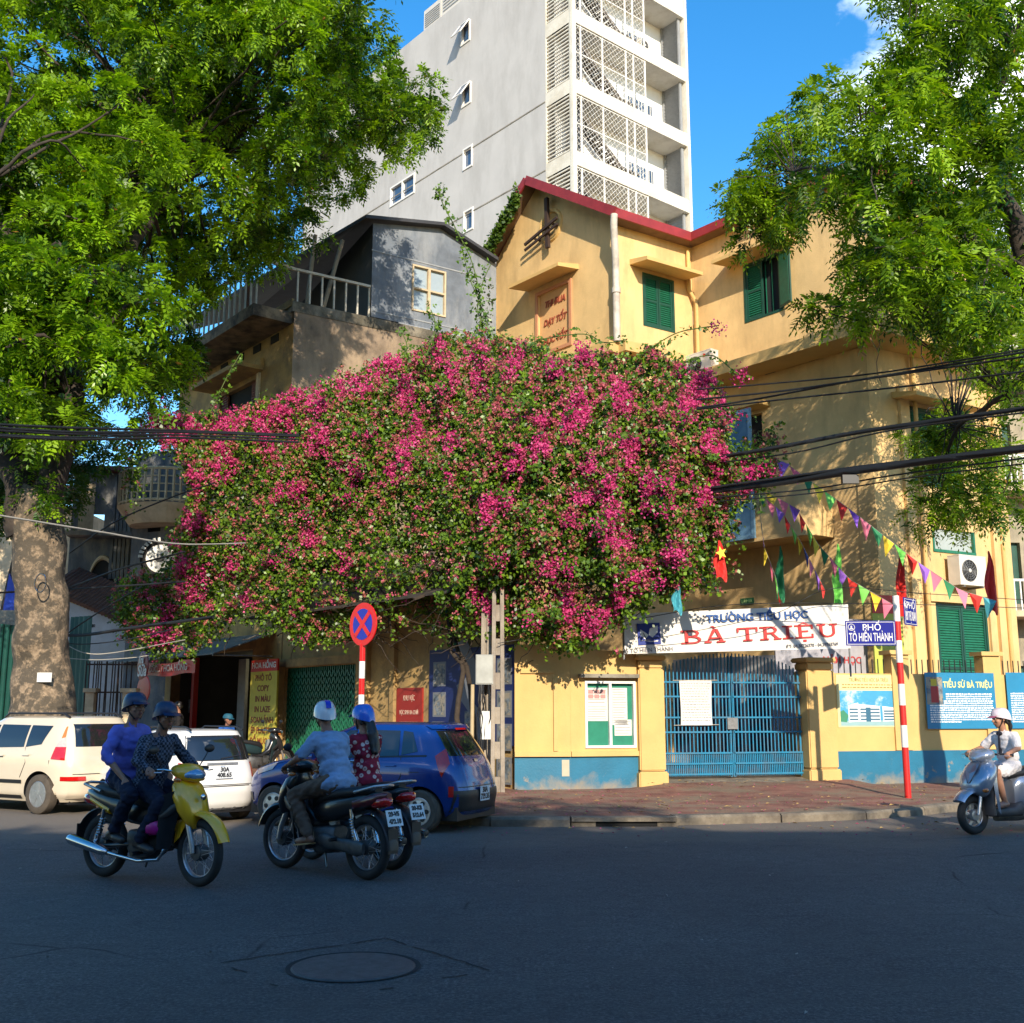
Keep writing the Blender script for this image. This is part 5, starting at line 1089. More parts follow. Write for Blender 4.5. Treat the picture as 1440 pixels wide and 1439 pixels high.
# slab serif words built stroke by stroke
def slab(mb, word, x, y, h, wd, gap):
    S = h * .2; t_ = h * .115
    def r(a, b, c_, d): mb.box((x + a, y + b, 0), (x + c_, y + d, .01))
    def arcst(cx, cy, rx, ry, a0, a1, th, n=10):
        for k in range(n):
            t0, t1 = R(a0 + (a1 - a0) * k / n), R(a0 + (a1 - a0) * (k + 1) / n); pts = []
            for tt, q in ((t0, 0), (t1, 0), (t1, 1), (t0, 1)): pts.append((x + cx + (rx - q * th) * math.cos(tt), y + cy + (ry - q * t_) * math.sin(tt), .01))
            mb.add(pts, [(0, 1, 2, 3)])
    for ch in word:
        W = wd
        if ch == 'B':
            r(.06, 0, .06 + S, h); r(0, 0, W * .55, t_); r(0, h - t_, W * .55, h); r(.06 + S, h * .46, W * .55, h * .46 + t_)
            arcst(W * .55, h * .755, W * .32, h * .245, -90, 90, S * .9); arcst(W * .55, h * .28, W * .4, h * .28, -90, 90, S * .95)
        elif ch == 'À':
            for sg, th in ((-1, S * .55), (1, S)):
                cx = W * .5; mb.add([(x + cx, y + h, .01), (x + cx + sg * th * 1.0, y + h, .01), (x + cx + sg * (W * .40), y + t_, .01), (x + cx + sg * (W * .40 - th), y + t_, .01)] if sg > 0 else [(x + cx + .04, y + h, .01), (x + cx - th + .0, y + h, .01), (x + W * .12, y + t_, .01), (x + W * .12 + th, y + t_, .01)], [(0, 1, 2, 3)])
            r(W * .26, h * .28, W * .72, h * .28 + t_); r(0, 0, W * .34, t_); r(W * .58, 0, W, t_)
            mb.add([(x + W * .28, y + h * 1.24, .01), (x + W * .46, y + h * 1.24, .01), (x + W * .6, y + h * 1.07, .01), (x + W * .5, y + h * 1.05, .01)], [(0, 1, 2, 3)])
        elif ch == 'T': r(W * .5 - S / 2, 0, W * .5 + S / 2, h); r(W * .28, 0, W * .72, t_); r(0, h - t_, W, h); r(0, h * .66, t_, h - t_); r(W - t_, h * .66, W, h - t_)
        elif ch == 'R':
            r(.06, 0, .06 + S, h); r(0, 0, W * .42, t_); r(0, h - t_, W * .52, h); r(.06 + S, h * .44, W * .52, h * .44 + t_); arcst(W * .5, h * .72, W * .34, h * .28, -90, 90, S * .95)
            mb.add([(x + W * .5, y + h * .48, .01), (x + W * .5 + S, y + h * .48, .01), (x + W * .9, y + t_, .01), (x + W * .9 - S, y + t_, .01)], [(0, 1, 2, 3)]); r(W * .66, 0, W * 1.02, t_)
        elif ch == 'I': W = wd * .5; r(W * .5 - S / 2, 0, W * .5 + S / 2, h); r(0, 0, W, t_); r(0, h - t_, W, h)
        elif ch == 'Ệ':
            r(.06, 0, .06 + S, h); r(0, 0, W * .9, t_); r(0, h - t_, W * .9, h); r(.06 + S, h * .46, W * .66, h * .46 + t_); r(W * .9 - t_, t_, W * .9, h * .32); r(W * .9 - t_, h * .68, W * .9, h - t_)
            for sg in (-1, 1): mb.add([(x + W * .45, y + h * 1.2, .01), (x + W * .45, y + h * 1.11, .01), (x + W * .45 + sg * W * .2, y + h * 1.03, .01), (x + W * .45 + sg * W * .28, y + h * 1.03, .01)], [(0, 1, 2, 3)])
            r(W * .38, -h * .26, W * .54, -h * .1)
        elif ch == 'U': r(W * .12, h * .3, W * .12 + S, h); r(0, h - t_, W * .42, h); r(W * .75, h * .3, W * .75 + S * .8, h); r(W * .62, h - t_, W * 1.0, h); arcst(W * .12 + (W * .63 + S * .8) / 2, h * .32, (W * .63 + S * .8) / 2, h * .32, 180, 360, S)
        elif ch == ' ': W = wd * .38
        x += W + gap
    return x
hh = BH * .345; total = None
for pss in (0, 1):
    m_ = MB(); end = slab(m_, 'BÀ TRIỆU', 0, 0, hh, hh * 1.28, hh * .12)
    if pss == 0: total = end - hh * .12
kx = BL * .70 / total; M_ = fm(FBn, ba + BL * .245, .042, bnz(.245, .20)) @ Matrix.Rotation(tilt, 4, 'Z') @ Matrix.Diagonal((kx, 1, 1, 1))
m_ = MB(M_); slab(m_, 'BÀ TRIỆU', 0, 0, hh, hh * 1.28, hh * .12); m_.build('heading', REDI, ban, fix=False)
# book emblem
M_ = bm_(.105, .48, .042); q = BH * .27; mb = MB(M_); mb.box((-q * 1.1, -q, 0), (q * 1.1, q, .004)); mb.mi = 1
mb.add([(-q * .85, -q * .1, .006), (-q * .8, q * .45, .006), (-q * .35, q * .15, .006), (-q * .05, -q * .1, .006), (-q * .4, -q * .5, .006)], [(0, 1, 2, 3, 4)]); mb.add([(-q * .05, -q * .1, .006), (q * .1, q * .5, .006), (q * .9, q * .75, .006), (q * .85, q * .1, .006), (q * .3, -q * .35, .006)], [(0, 1, 2, 3, 4)])
mb.add([(-q * .8, -q * .55, .006), (q * .8, -q * .75, .006), (q * .85, -q * .62, .006), (-.0, -q * .75, .006)], [(0, 1, 2, 3)]); mb.mi = 2; mb.bar((-q * .55, q * .1, .007), (-q * .2, -q * .65, .007), q * .05)
mb.build('book_emblem', [plain('emblem blue', (.012, .03, .22)), WHITEP, DARK], ban)

# ================================================================ STREET SIGNS
WR = (WHITEP, REDP)
pb_ = gr(1277, 1120, .14); topz = at(1262, 838, pb_.y).z
sp_ = thing('street_name_post', 'red and white banded post carrying blue street name signs', 'sign post', (pb_.x, pb_.y, .1)); zc_ = .1; k = 0; hts = [.44, .42, .36, .40, .36, .36, .40, .40, .36, .40, .6]
bounds = [.1]; n = 10; seq = []
for py in (1118, 1050, 1022, 993, 965, 930, 905, 878, 862, 838): pass
ed = [1118, 1051, 1020, 992, 962, 932, 901, 874, 838]
zs = [at(1270, e, pb_.y).z for e in ed]; zs[0] = .08
for k in range(len(zs) - 1): mb = MB(); mb.tube([(pb_.x, pb_.y, zs[k]), (pb_.x, pb_.y, zs[k + 1])], .055, 14); mb.build('post_band', WR[(k + 1) % 2], sp_, smooth=50)
SB = plain('street sign blue', (.004, .010, .20), .6, spec=.2)
def streetsign(px0, px1, py0, py1, ang, l1, l2, label, dy):
    c_ = at((px0 + px1) / 2, (py0 + py1) / 2, pb_.y + dy); w_ = (px1 - px0) / 1547 * (pb_.y * 1.0) / math.cos(ang); h_ = (py1 - py0) / 1547 * pb_.y * .99
    t = thing('street_sign', label, 'street sign', c_, 0, 'blue street name signs'); M_ = Matrix.Translation(c_) @ Matrix.Rotation(ang, 4, 'Z') @ Matrix.Rotation(math.pi / 2, 4, 'X')
    mb = MB(M_); mb.box((-w_ / 2, -h_ / 2, -.015), (w_ / 2, h_ / 2, .0)); mb.build('plate', SB, t); mb = MB(M_); e = .02; g = .008
    for q in ((-w_/2+e, -h_/2+e, w_/2-e, -h_/2+e+g), (-w_/2+e, h_/2-e-g, w_/2-e, h_/2-e), (-w_/2+e, -h_/2+e+g, -w_/2+e+g, h_/2-e-g), (w_/2-e-g, -h_/2+e+g, w_/2-e, h_/2-e-g)): mb.box((q[0], q[1], 0), (q[2], q[3], .003))
    mb.build('border', WHITEP, t)
    text(l1, h_ * .36, 'lettering', WHITEP, M_ @ Matrix.Translation((.02, h_ * .22, .001)), t, off=.0005, sx=1.05); text(l2, h_ * .48, 'lettering', WHITEP, M_ @ Matrix.Translation((0, -h_ * .18, .001)), t, off=.001, sx=w_ * .95 / (h_ * .48 * .66 * len(l2)))
    mb = MB(M_); mb.ring((-w_ * .38, h_ * .24, .002), h_ * .13, .006, 'z', 20, 4); mb.box((-w_ * .38 - .03, h_ * .16, 0), (-w_ * .38 + .03, h_ * .20, .003)); mb.box((-w_ * .38 - .012, h_ * .2, 0), (-w_ * .38 + .012, h_ * .3, .003)); mb.build('crest', WHITEP, t)
streetsign(1190, 1259, 873, 908, R(-4), 'PHỐ', 'TÔ HIẾN THÀNH', 'blue street sign reading Tô Hiến Thành left of the banded post', 0)
streetsign(1266, 1295, 841, 880, R(48), 'PHỐ', 'BÙI THỊ XUÂN', 'blue street sign seen obliquely right of the banded post top', .25)
# no stopping sign
Yn = 16.6; nb0 = at(507, 1000, Yn); cz = at(510, 878, Yn); ns = thing('no_stopping_sign', 'round red rimmed blue no stopping sign with a red cross on banded post', 'road sign', (cz.x, Yn, .1))
rr = .325; M_ = Matrix.Translation(cz) @ Matrix.Rotation(R(-45), 4, 'Z'); 
RB = plain('sign red', (.62, .008, .008), .35); BB = plain('sign blue', (.006, .015, .34), .35)
mb = MB(M_); mb.lathe([(.001, .0), (rr, .0), (rr, .02), (.001, .02)], n=40); mb.build('disc', RB, ns, smooth=30)
mb = MB(M_); mb.lathe([(.001, -.006), (rr * .72, -.006), (rr * .72, -.001)], n=40); mb.build('field', BB, ns)
mb = MB(M_ @ Matrix.Rotation(R(45), 4, 'Y')); mb.box((-rr * .73, -.011, -.035), (rr * .73, -.0065, .035)); mb.build('cross_bar', RB, ns)
mb = MB(M_ @ Matrix.Rotation(R(-45), 4, 'Y')); mb.box((-rr * .73, -.0125, -.035), (rr * .73, -.008, .035)); mb.build('cross_bar', RB, ns)
ed = [906, 930, 954, 977, 1003, 1030, 1060, 1090, 1120, 1150]; zs = [at(506, e, Yn).z for e in ed]; zs[-1] = .1
zs = [z for z in zs if z > .1] + [.1]
for k in range(len(zs) - 1): mb = MB(); mb.tube([(cz.x, Yn + .05, zs[k + 1]), (cz.x, Yn + .05, zs[k])], .045, 12); mb.build('post_band', (RB, WHITEP)[k % 2], ns, smooth=50)
mb = MB(); mb.tube([(cz.x, Yn + .05, zs[0]), (cz.x, Yn + .05, cz.z + .25)], .04, 8); mb.build('post_top', RB, ns)

# ================================================================ CONCRETE POLES AND CABLES
pp_ = gr(692, 1114, .12); CP = mat('pole concrete', (.32, .27, .21), .9, .15, 5, .4, 30, stain=(.14, .11, .09), sscale=2.5, samt=.6, streak=True)
def pole(x, y, w0, w1, h, label, slots):
    t = thing('concrete_pole', label, 'utility pole', (x, y, .1), 0, 'concrete utility poles'); mb = MB()
    zs_ = [.08]; 
    for k in range(40):
        pass
    seg = .62; z = .08
    while z < h:
        def ww(q): return w0 + (w1 - w0) * q / h
        e = min(z + seg, h)
        for sx_ in (-1, 1):   # the two flanges
            a0_, a1_ = ww(z) / 2, ww(e) / 2; th = .07
            mb.add([(x+sx_*a0_, y-.11, z), (x+sx_*(a0_-th), y-.11, z), (x+sx_*(a0_-th), y+.11, z), (x+sx_*a0_, y+.11, z), (x+sx_*a1_, y-.11, e), (x+sx_*(a1_-th), y-.11, e), (x+sx_*(a1_-th), y+.11, e), (x+sx_*a1_, y+.11, e)], [(0,1,2,3),(7,6,5,4),(0,4,5,1),(1,5,6,2),(2,6,7,3),(3,7,4,0)])
        mb.box((x - ww(z) / 2 + .072, y - .07, z), (x + ww(z) / 2 - .072, y + .07, z + (.30 if slots else seg - .001))); z = e
    mb.build('shaft', CP, t); return t
cpo = pole(pp_.x + .10, pp_.y + .1, .26, .2, 4.9, 'slotted concrete utility pole rising into the flowering vine beside the blue mural', True)
cp2 = pole(pp_.x - .13, pp_.y + .45, .2, .16, 4.7, 'slimmer pale concrete pole carrying the grey meter box left of the slotted pole', False)
bx0 = at(681, 941, pp_.y - .2); mb_ = thing('meter_box', 'grey metal meter box strapped high on the concrete pole', 'meter box', bx0)
mb = MB(); mb.box((bx0.x - .16, pp_.y - .02, bx0.z - .27), (bx0.x + .16, pp_.y + .22, bx0.z + .27)); mb.build('box', mat('galvanised box', (.30, .30, .27), .6, .15, 4), mb_); mb = MB(); mb.box((bx0.x - .14, pp_.y - .032, bx0.z - .25), (bx0.x + .14, pp_.y - .021, bx0.z + .25)); mb.build('door', mat('galvanised door', (.34, .34, .30), .5, .15, 4), mb_)
mb = MB(); mb.box((bx0.x - .06, pp_.y - .05, bx0.z - 1.25), (bx0.x + .12, pp_.y - .04, bx0.z - .75)); tag(mb.build('paper_note', PAPER), 'white paper slip pasted on the concrete pole below the meter box', 'paper')
for k in range(6):
    mb = MB(); x = bx0.x + random.uniform(-.1, .12); pts = [(x, pp_.y + .0, bx0.z - .27)]
    for j in range(1, 7): pts.append((x + random.uniform(-.05, .05), pp_.y - .02 - random.random() * .05, bx0.z - .27 - j * .3))
    mb.tube(pts, .012, 5); tag(mb.build('loose_wire', WIRE), None if 0 else 'loose black wire hanging below the grey meter box', 'wire', 'loose wires below the meter box')
mb = MB(); mb.tube([(bx0.x - .23, pp_.y + .1, .1), (bx0.x - .22, pp_.y + .1, bx0.z - .27)], .035, 8); tag(mb.build('pvc_conduit', mat('yellowed conduit', (.45, .35, .2), .6)), 'yellowed plastic conduit running down left of the concrete pole', 'pipe')
def cable(name, pts, r, label, cat='cable', grp=None, n=6, m=WIRE, res=14, sag=.0):
    pts = [Vector(p) for p in pts]; out_ = []
    for i in range(len(pts) - 1):
        a = pts[max(i - 1, 0)]; b = pts[i]; c_ = pts[i + 1]; d = pts[min(i + 2, len(pts) - 1)]
        for k in range(res):
            t = k / res; out_.append(.5 * ((2 * b) + (c_ - a) * t + (2 * a - 5 * b + 4 * c_ - d) * t * t + (3 * b - a - 3 * c_ + d) * t ** 3))
    out_.append(pts[-1])
    mb = MB(); mb.tube(out_, r, n); return tag(mb.build(name, m, smooth=60, fix=False), label, cat, grp)
def A3(l): return [at(*q) for q in l]
RG = 'black overhead cables right of the vine'; LG = 'black overhead cables left of the vine'
cable('overhead_cable', A3([(980, 548, 19.6), (1080, 540, 18.5), (1240, 524, 17), (1460, 488, 15)]), .014, 'topmost thin black cable crossing the yellow upper wall', grp=RG)
cable('overhead_cable', A3([(980, 562, 19.6), (1100, 550, 18.3), (1240, 530, 17), (1460, 499, 15)]), .018, 'second black cable from the top crossing the yellow wall', grp=RG)
cable('overhead_cable', A3([(980, 574, 19.6), (1060, 562, 18.8), (1200, 536, 17.4), (1460, 492, 15)]), .018, 'black cable crossing over its neighbours above the round sign canopy', grp=RG)
cable('overhead_cable', A3([(980, 576, 19.6), (1100, 562, 18.3), (1260, 545, 17), (1460, 520, 15)]), .016, 'fourth black cable from the top crossing the yellow wall', grp=RG)
cable('overhead_cable', A3([(1000, 645, 19.6), (1090, 630, 18.6), (1220, 606, 17.4), (1460, 572, 15)]), .038, 'medium thick black cable bundle crossing in front of the open blue casement', grp=RG)
cable('overhead_cable', A3([(1000, 652, 19.6), (1120, 636, 18.4), (1250, 606, 17), (1460, 578, 15)]), .014, 'thin wire twined along the medium thick cable bundle', grp=RG)
cable('overhead_cable', A3([(1000, 690, 19.4), (1100, 678, 18.5), (1220, 660, 17.2), (1460, 628, 15)]), .062, 'thickest black cable bundle crossing above the flag strings', grp=RG)
cable('overhead_cable', A3([(1000, 686, 19.3), (1100, 672, 18.4), (1230, 654, 17.1), (1460, 630, 14.9)]), .025, 'black cable riding on top of the thickest bundle', grp=RG)
cable('overhead_cable', A3([(1000, 700, 19.4), (1140, 688, 18.2), (1260, 668, 17), (1460, 642, 15)]), .014, 'thin black cable just below the thickest bundle', grp=RG)
cable('overhead_cable', A3([(1000, 706, 19.4), (1140, 694, 18.1), (1280, 672, 16.9), (1460, 650, 15)]), .012, 'lowest thin black cable below the thickest bundle', grp=RG)
jb = at(1195, 672, 17.4); mb = MB(); mb.box((jb.x - .13, jb.y - .05, jb.z - .1), (jb.x + .13, jb.y + .05, jb.z + .04)); tag(mb.build('junction_box', BLACK), 'small black junction box hanging on the thickest cable bundle', 'junction box')
for k, (y0, y1, y2, r, lb) in enumerate(((596, 600, 606, .02, 'topmost'), (600, 606, 608, .022, 'second from top'), (604, 609, 612, .018, 'third from top'), (610, 613, 612, .014, 'fourth from top'), (612, 616, 616, .022, 'lowest of the upper'))):
    cable('overhead_cable', A3([(-30, y0, 13), (110, y1 + 2, 15), (260, y2, 18), (420, y2 + 6, 20)]), r, f'{lb} black cable in the bundle crossing the big tree at upper left', grp=LG)
cable('rope', A3([(-20, 722, 14), (140, 748, 16), (250, 765, 18), (345, 764, 20)]), .014, 'pale cord running from the left edge into the vine', 'rope', m=TWINE)
cable('overhead_cable', A3([(98, 778, 24), (160, 735, 23), (240, 700, 22), (300, 680, 21)]), .016, 'black cable rising past the fluted grey house to the vine', grp=LG)
cable('overhead_cable', A3([(80, 832, 24), (110, 822, 24), (170, 800, 23), (260, 776, 22)]), .022, 'black cable rising across the round white sign', grp=LG)
cable('overhead_cable', A3([(-10, 834, 20), (70, 830, 22), (160, 825, 22), (260, 818, 21)]), .020, 'black cable running level past the oval window', grp=LG)
cable('overhead_cable', A3([(84, 900, 24), (110, 880, 24), (160, 848, 23.5), (200, 825, 23)]), .016, 'black cable rising steeply across the whitewashed shed', grp=LG)
cable('overhead_cable', A3([(80, 893, 23), (120, 893, 23), (180, 884, 22.5), (300, 868, 21)]), .035, 'thick black cable running level across the white shed wall', grp=LG)
cable('overhead_cable', A3([(84, 904, 23), (120, 906, 23), (176, 900, 22.5), (240, 886, 21)]), .012, 'thin black cable sagging below the thick one at the white shed', grp=LG)
cable('rope', A3([(86, 902, 22), (118, 918, 22), (160, 918, 22), (260, 900, 21)]), .010, 'thin pale cord sagging right of the big tree trunk', 'rope', m=TWINE)
cable('rope', A3([(86, 925, 22), (130, 928, 22), (175, 926, 22), (210, 922, 22)]), .008, 'lower thin pale cord tied to the big tree trunk', 'rope', m=TWINE)
cable('overhead_cable', A3([(700, 905, 20.2), (900, 870, 20.5), (1040, 850, 20.6), (1270, 850, 20.8), (1460, 856, 21)]), .008, 'thin dark wire running along above the white gate banner', grp=RG)
cable('overhead_cable', A3([(900, 902, 20.6), (1080, 866, 20.6), (1170, 828, 20.8), (1300, 835, 20.9), (1460, 845, 21)]), .007, 'thin dark wire slanting across the face of the gate banner', grp=RG)

# ================================================================ FLAGS AND BUNTING
FC_ = {'r': (.68, .03, .02), 'p': (.30, .12, .60), 'k': (.72, .18, .28), 'd': (.02, .20, .08), 'y': (.78, .56, .04), 'g': (.22, .68, .12), 'c': (.06, .33, .40), 'b': (.02, .05, .30)}
FN = {'r': 'red', 'p': 'purple', 'k': 'pink', 'd': 'dark green', 'y': 'yellow', 'g': 'light green', 'c': 'cyan', 'b': 'blue'}
FM = {k: (lambda c, n: leafm(c, n)) for k in ()}
def clothm(c, n):
    m = mat(n + ' cloth', c, .7, .06, 6); 
    nt_ = m.node_tree; b = nt_.nodes['Principled BSDF']; b.inputs['Transmission Weight'].default_value = 0; b.inputs['Subsurface Weight'].default_value = 0; return m
FM = {k: clothm(FC_[k], FN[k]) for k in FC_}
def bunting(pts, seq, size, which):
    P_ = A3(pts); d = [0]
    for a, b in zip(P_[:-1], P_[1:]): d.append(d[-1] + (b - a).length)
    def pos(t):
        L = t * d[-1]
        for i in range(len(d) - 1):
            if L <= d[i + 1] + 1e-6: return P_[i].lerp(P_[i + 1], (L - d[i]) / max(1e-6, d[i + 1] - d[i]))
        return P_[-1]
    mb = MB(); mb.tube([pos(k / 30) for k in range(31)], .005, 4); tag(mb.build('bunting_string', TWINE, fix=False), f'thin cord of the {which} bunting', 'string')
    n = len(seq); cnt = {}
    for k, c_ in enumerate(seq):
        t0 = (k + .12) / n; a = pos(t0); b = pos(min(1, t0 + .62 / n)); w_ = (b - a); w_ = w_.normalized() * size * .8; b = a + w_
        m_ = (a + b) / 2 + Vector((random.uniform(-.06, .04), random.uniform(-.12, .12), -size * random.uniform(.95, 1.15))); bulge = Vector((0, random.uniform(-.06, .06), 0))
        mb = MB(); c1 = (a + b) / 2 + Vector((0, .0, -size * .35)) + bulge
        mb.add([a, b, (b + m_) / 2 + bulge * .4, m_, (a + m_) / 2 - bulge * .3, c1], [(0, 1, 5), (1, 2, 5), (2, 3, 5), (3, 4, 5), (4, 0, 5)])
        cnt[c_] = cnt.get(c_, 0) + 1; ordn = ['first', 'second', 'third', 'fourth', 'fifth', 'sixth'][min(5, cnt[c_] - 1)]
        tag(mb.build('pennant', FM[c_], smooth=True, fix=False), f'{ordn} {FN[c_]} triangular pennant from the upper left on the {which} bunting', 'pennant', 'pennants strung across the school front')
bunting([(1050, 640, 20.3), (1100, 648, 20.3), (1145, 680, 20.3), (1200, 720, 20.3), (1290, 790, 20.3), (1350, 830, 20.3), (1400, 845, 20.3)], 'yrpkdygrpkdygrpkdkrc', .32, 'long upper')
bunting([(1075, 690, 22.2), (1120, 715, 22.2), (1150, 765, 22.2), (1195, 815, 22.2), (1255, 850, 22.2)], 'ykprgydkprgyk', .32, 'middle')
bunting([(1062, 690, 22), (1100, 720, 22), (1125, 760, 22), (1160, 830, 22)], 'dkprgybkpr', .29, 'short inner')
bunting([(1066, 700, 21.8), (1075, 770, 21.8), (1092, 815, 21.8), (1096, 850, 21.8)], 'rcpykgr', .29, 'steep left')
def longflag(px, py0, py1, Y, wpx, col, label, hookpx=0):
    t = thing('hanging_flag', label, 'flag', at(px, py1, Y), 0, 'long flags hanging before the school')
    a, b = at(px + hookpx, py0, Y), at(px, py1, Y); W = wpx / 1547 * Y; H_ = a.z - b.z
    mb = MB()
    def fn(u, v):
        wv = min(1, .12 + 1.3 * v if v < .6 else .9 - .35 * (v - .6)); x = a.x + (b.x - a.x) * v + (u - .5) * W * wv + .02 * math.sin(v * 9); return (x, Y + .05 * math.sin(u * 9 + v * 6) * wv, a.z - H_ * v + (.05 * math.sin(u * 5)) * (v > .9))
    mb.grid(fn, 8, 12); mb.build('cloth', FM[col] if isinstance(col, str) else col, t, smooth=True, fix=False); return t
longflag(1097, 768, 845, 22, 15, 'd', 'deep green hanging flag left of the light green one above the banner'); longflag(1178, 765, 852, 22.3, 17, 'g', 'bright lime green hanging flag above the right end of the banner')
longflag(1270, 768, 870, 22.9, 17, 'r', 'long red hanging flag behind the street name post', -5); longflag(1396, 775, 862, 20.4, 19, 'r', 'long red hanging flag at the far right near the side wall', -6)
longflag(952, 818, 862, 19.4, 16, 'c', 'cyan hanging flag at the lower right end of the vine')
t = longflag(1014, 760, 815, 19.2, 20, 'r', 'red national flag with a yellow star hanging at the right edge of the vine', -3)
c_ = at(1014, 778, 19.1); st = []
for k in range(10): r_ = .13 if k % 2 == 0 else .055; a_ = math.pi / 2 + k * math.pi / 5 + .3; st.append((c_.x + r_ * math.cos(a_) * .8, 19.08, c_.z + r_ * math.sin(a_)))
mb = MB(); mb.add(st, [tuple(range(10))]); mb.build('star', FM['y'], t, fix=False)
# ================================================================ CARS
def interp(tab, z):
    zs = [t[0] for t in tab]; return [float(np.interp(z, zs, [t[i] for t in tab])) for i in range(1, len(tab[0]))]
def paint(name, c): return mat(name, c, .28, .03, 3, coat=1.0, metal=.0, stain=(.25, .2, .15), sscale=1.5, samt=.12)
def make_car(name, label, cat, loc, heading, S, tab, wb, wr, paintm, wheels_m, P, tread=.0):
    """tab rows: z, x_front, x_rear, half width, exponent.  x forward, y left."""
    T = thing(name, label, cat, loc, heading, 'cars parked along the kerb')
    Z0, Z1 = tab[0][0], tab[-1][0]
    smz = lambda z: [sum(interp(tab, min(Z1, max(Z0, z + d)))[i] for d in (-.02, 0, .02)) / 3 for i in range(4)]
    def xf_crown(z): return smz(z)
    def ring(z, shrink=0.0, n=88):
        xf, xr, w, e = smz(z); cx, a = (xf + xr) / 2, (xf - xr) / 2 - shrink; w = w - shrink; r = []
        for k in range(n):
            t = 2 * math.pi * k / n; c_, s_ = math.cos(t), math.sin(t); r.append(((cx + a * math.copysign(abs(c_) ** (2 / e), c_)) * S, w * math.copysign(abs(s_) ** (2 / (e * .85)), s_) * S, z * S))
        return r
    zs = list(np.linspace(Z0, Z1, 40)); rings = [ring(z) for z in zs]
    crown = tab[-1][1:]
    for k, (dz, sh) in enumerate(((.018, .05), (.03, .13), (.038, .3))): r = ring(Z1, sh); rings.append([(x, y, z + dz * S) for x, y, z in r])
    mb = MB(); mb.loft(rings); me = mb.mesh('body', [paintm, BLACK])
    bm = bmesh.new(); bm.from_mesh(me); bmesh.ops.recalc_face_normals(bm, faces=bm.faces); bm.to_mesh(me); bm.free()
    ax = (P['xfw'], P['xfw'] - wb)
    cut = MB()
    for x in ax:
        for sd_ in (-1, 1): y0, y1 = sd_ * .40, sd_ * 1.2; cut.lathe([(wr * 1.17, y0), (wr * 1.17, y1)], (x * S, 0, wr * S), 40) if S == 1 else cut.lathe([(wr * 1.17 * S, y0 * S), (wr * 1.17 * S, y1 * S)], (x * S, 0, wr * S), 40)
    cme = cut.mesh('cut', [paintm]); bm = bmesh.new(); bm.from_mesh(cme); bmesh.ops.recalc_face_normals(bm, faces=bm.faces); bm.to_mesh(cme); bm.free()
    co = bpy.data.objects.new('cutter', cme); COL.objects.link(co)
    me2 = evalmods(me, [('BOOLEAN', dict(operation='DIFFERENCE', solver='EXACT', object=co))], 'body'); bpy.data.objects.remove(co)
    for p in me2.polygons:
        c_ = p.center
        for x in ax:
            if math.hypot(c_.x - x * S, c_.z - wr * S) < wr * 1.18 * S and c_.z < wr * 2.4 * S and (abs(p.normal.y) < .3 or abs(c_.y) < .5 * S): p.material_index = 1
    me2.polygons.foreach_set('use_smooth', [True] * len(me2.polygons)); me2.set_sharp_from_angle(angle=R(32))
    body = bpy.data.objects.new('body', me2); link(body, T)
    def sy(x, z, o=.006):
        xf, xr, w, e = smz(z); cx, a = (xf + xr) / 2, (xf - xr) / 2; q = min(.999, abs((x - cx) / a)); return w * (1 - q ** e) ** (1 / (e * .85)) + o
    def rx(y, z, o=.006):
        xf, xr, w, e = smz(z); cx, a = (xf + xr) / 2, (xf - xr) / 2; q = min(.999, abs(y / w)); return cx - a * (1 - q ** (e * .85)) ** (1 / e) - o
    def fx(y, z, o=.006):
        xf, xr, w, e = smz(z); cx, a = (xf + xr) / 2, (xf - xr) / 2; q = min(.999, abs(y / w)); return cx + a * (1 - q ** (e * .85)) ** (1 / e) + o
    def side(nm, c4, m, par=T, o=.006, nu=10, nv=8, both=True, sm=True, lab=None):
        for sg in ((1, -1) if both else (1,)):
            mb = MB()
            def fn(u, v):
                x = (c4[0][0] * (1 - u) + c4[1][0] * u) * (1 - v) + (c4[3][0] * (1 - u) + c4[2][0] * u) * v; z = (c4[0][1] * (1 - u) + c4[1][1] * u) * (1 - v) + (c4[3][1] * (1 - u) + c4[2][1] * u) * v
                return (x * S, sg * sy(x, z, o) * S, z * S)
            mb.grid(fn, nu, nv); mb.build(nm, m, par, smooth=60, world=False, label=lab)
    def rear(nm, c4, m, par=T, o=.006, nu=12, nv=8, f=rx, mir=False):
        for sg in ((1, -1) if mir else (1,)):
            mb = MB()
            def fn(u, v):
                y = (c4[0][0] * (1 - u) + c4[1][0] * u) * (1 - v) + (c4[3][0] * (1 - u) + c4[2][0] * u) * v; z = (c4[0][1] * (1 - u) + c4[1][1] * u) * (1 - v) + (c4[3][1] * (1 - u) + c4[2][1] * u) * v
                return (f(y, z, o) * S, sg * y * S, z * S)
            mb.grid(fn, nu, nv); mb.build(nm, m, par, smooth=60, world=False)
    def seam(pts, wd=.015, both=True):
        for sg in ((1, -1) if both else (1,)):
            mb = MB(); P2 = [(x * S, sg * sy(x, z, .002) * S, z * S) for x, z in pts]; mb.tube(P2, wd * S * .5, 4); mb.build('door_seam', BLACK, T, world=False)
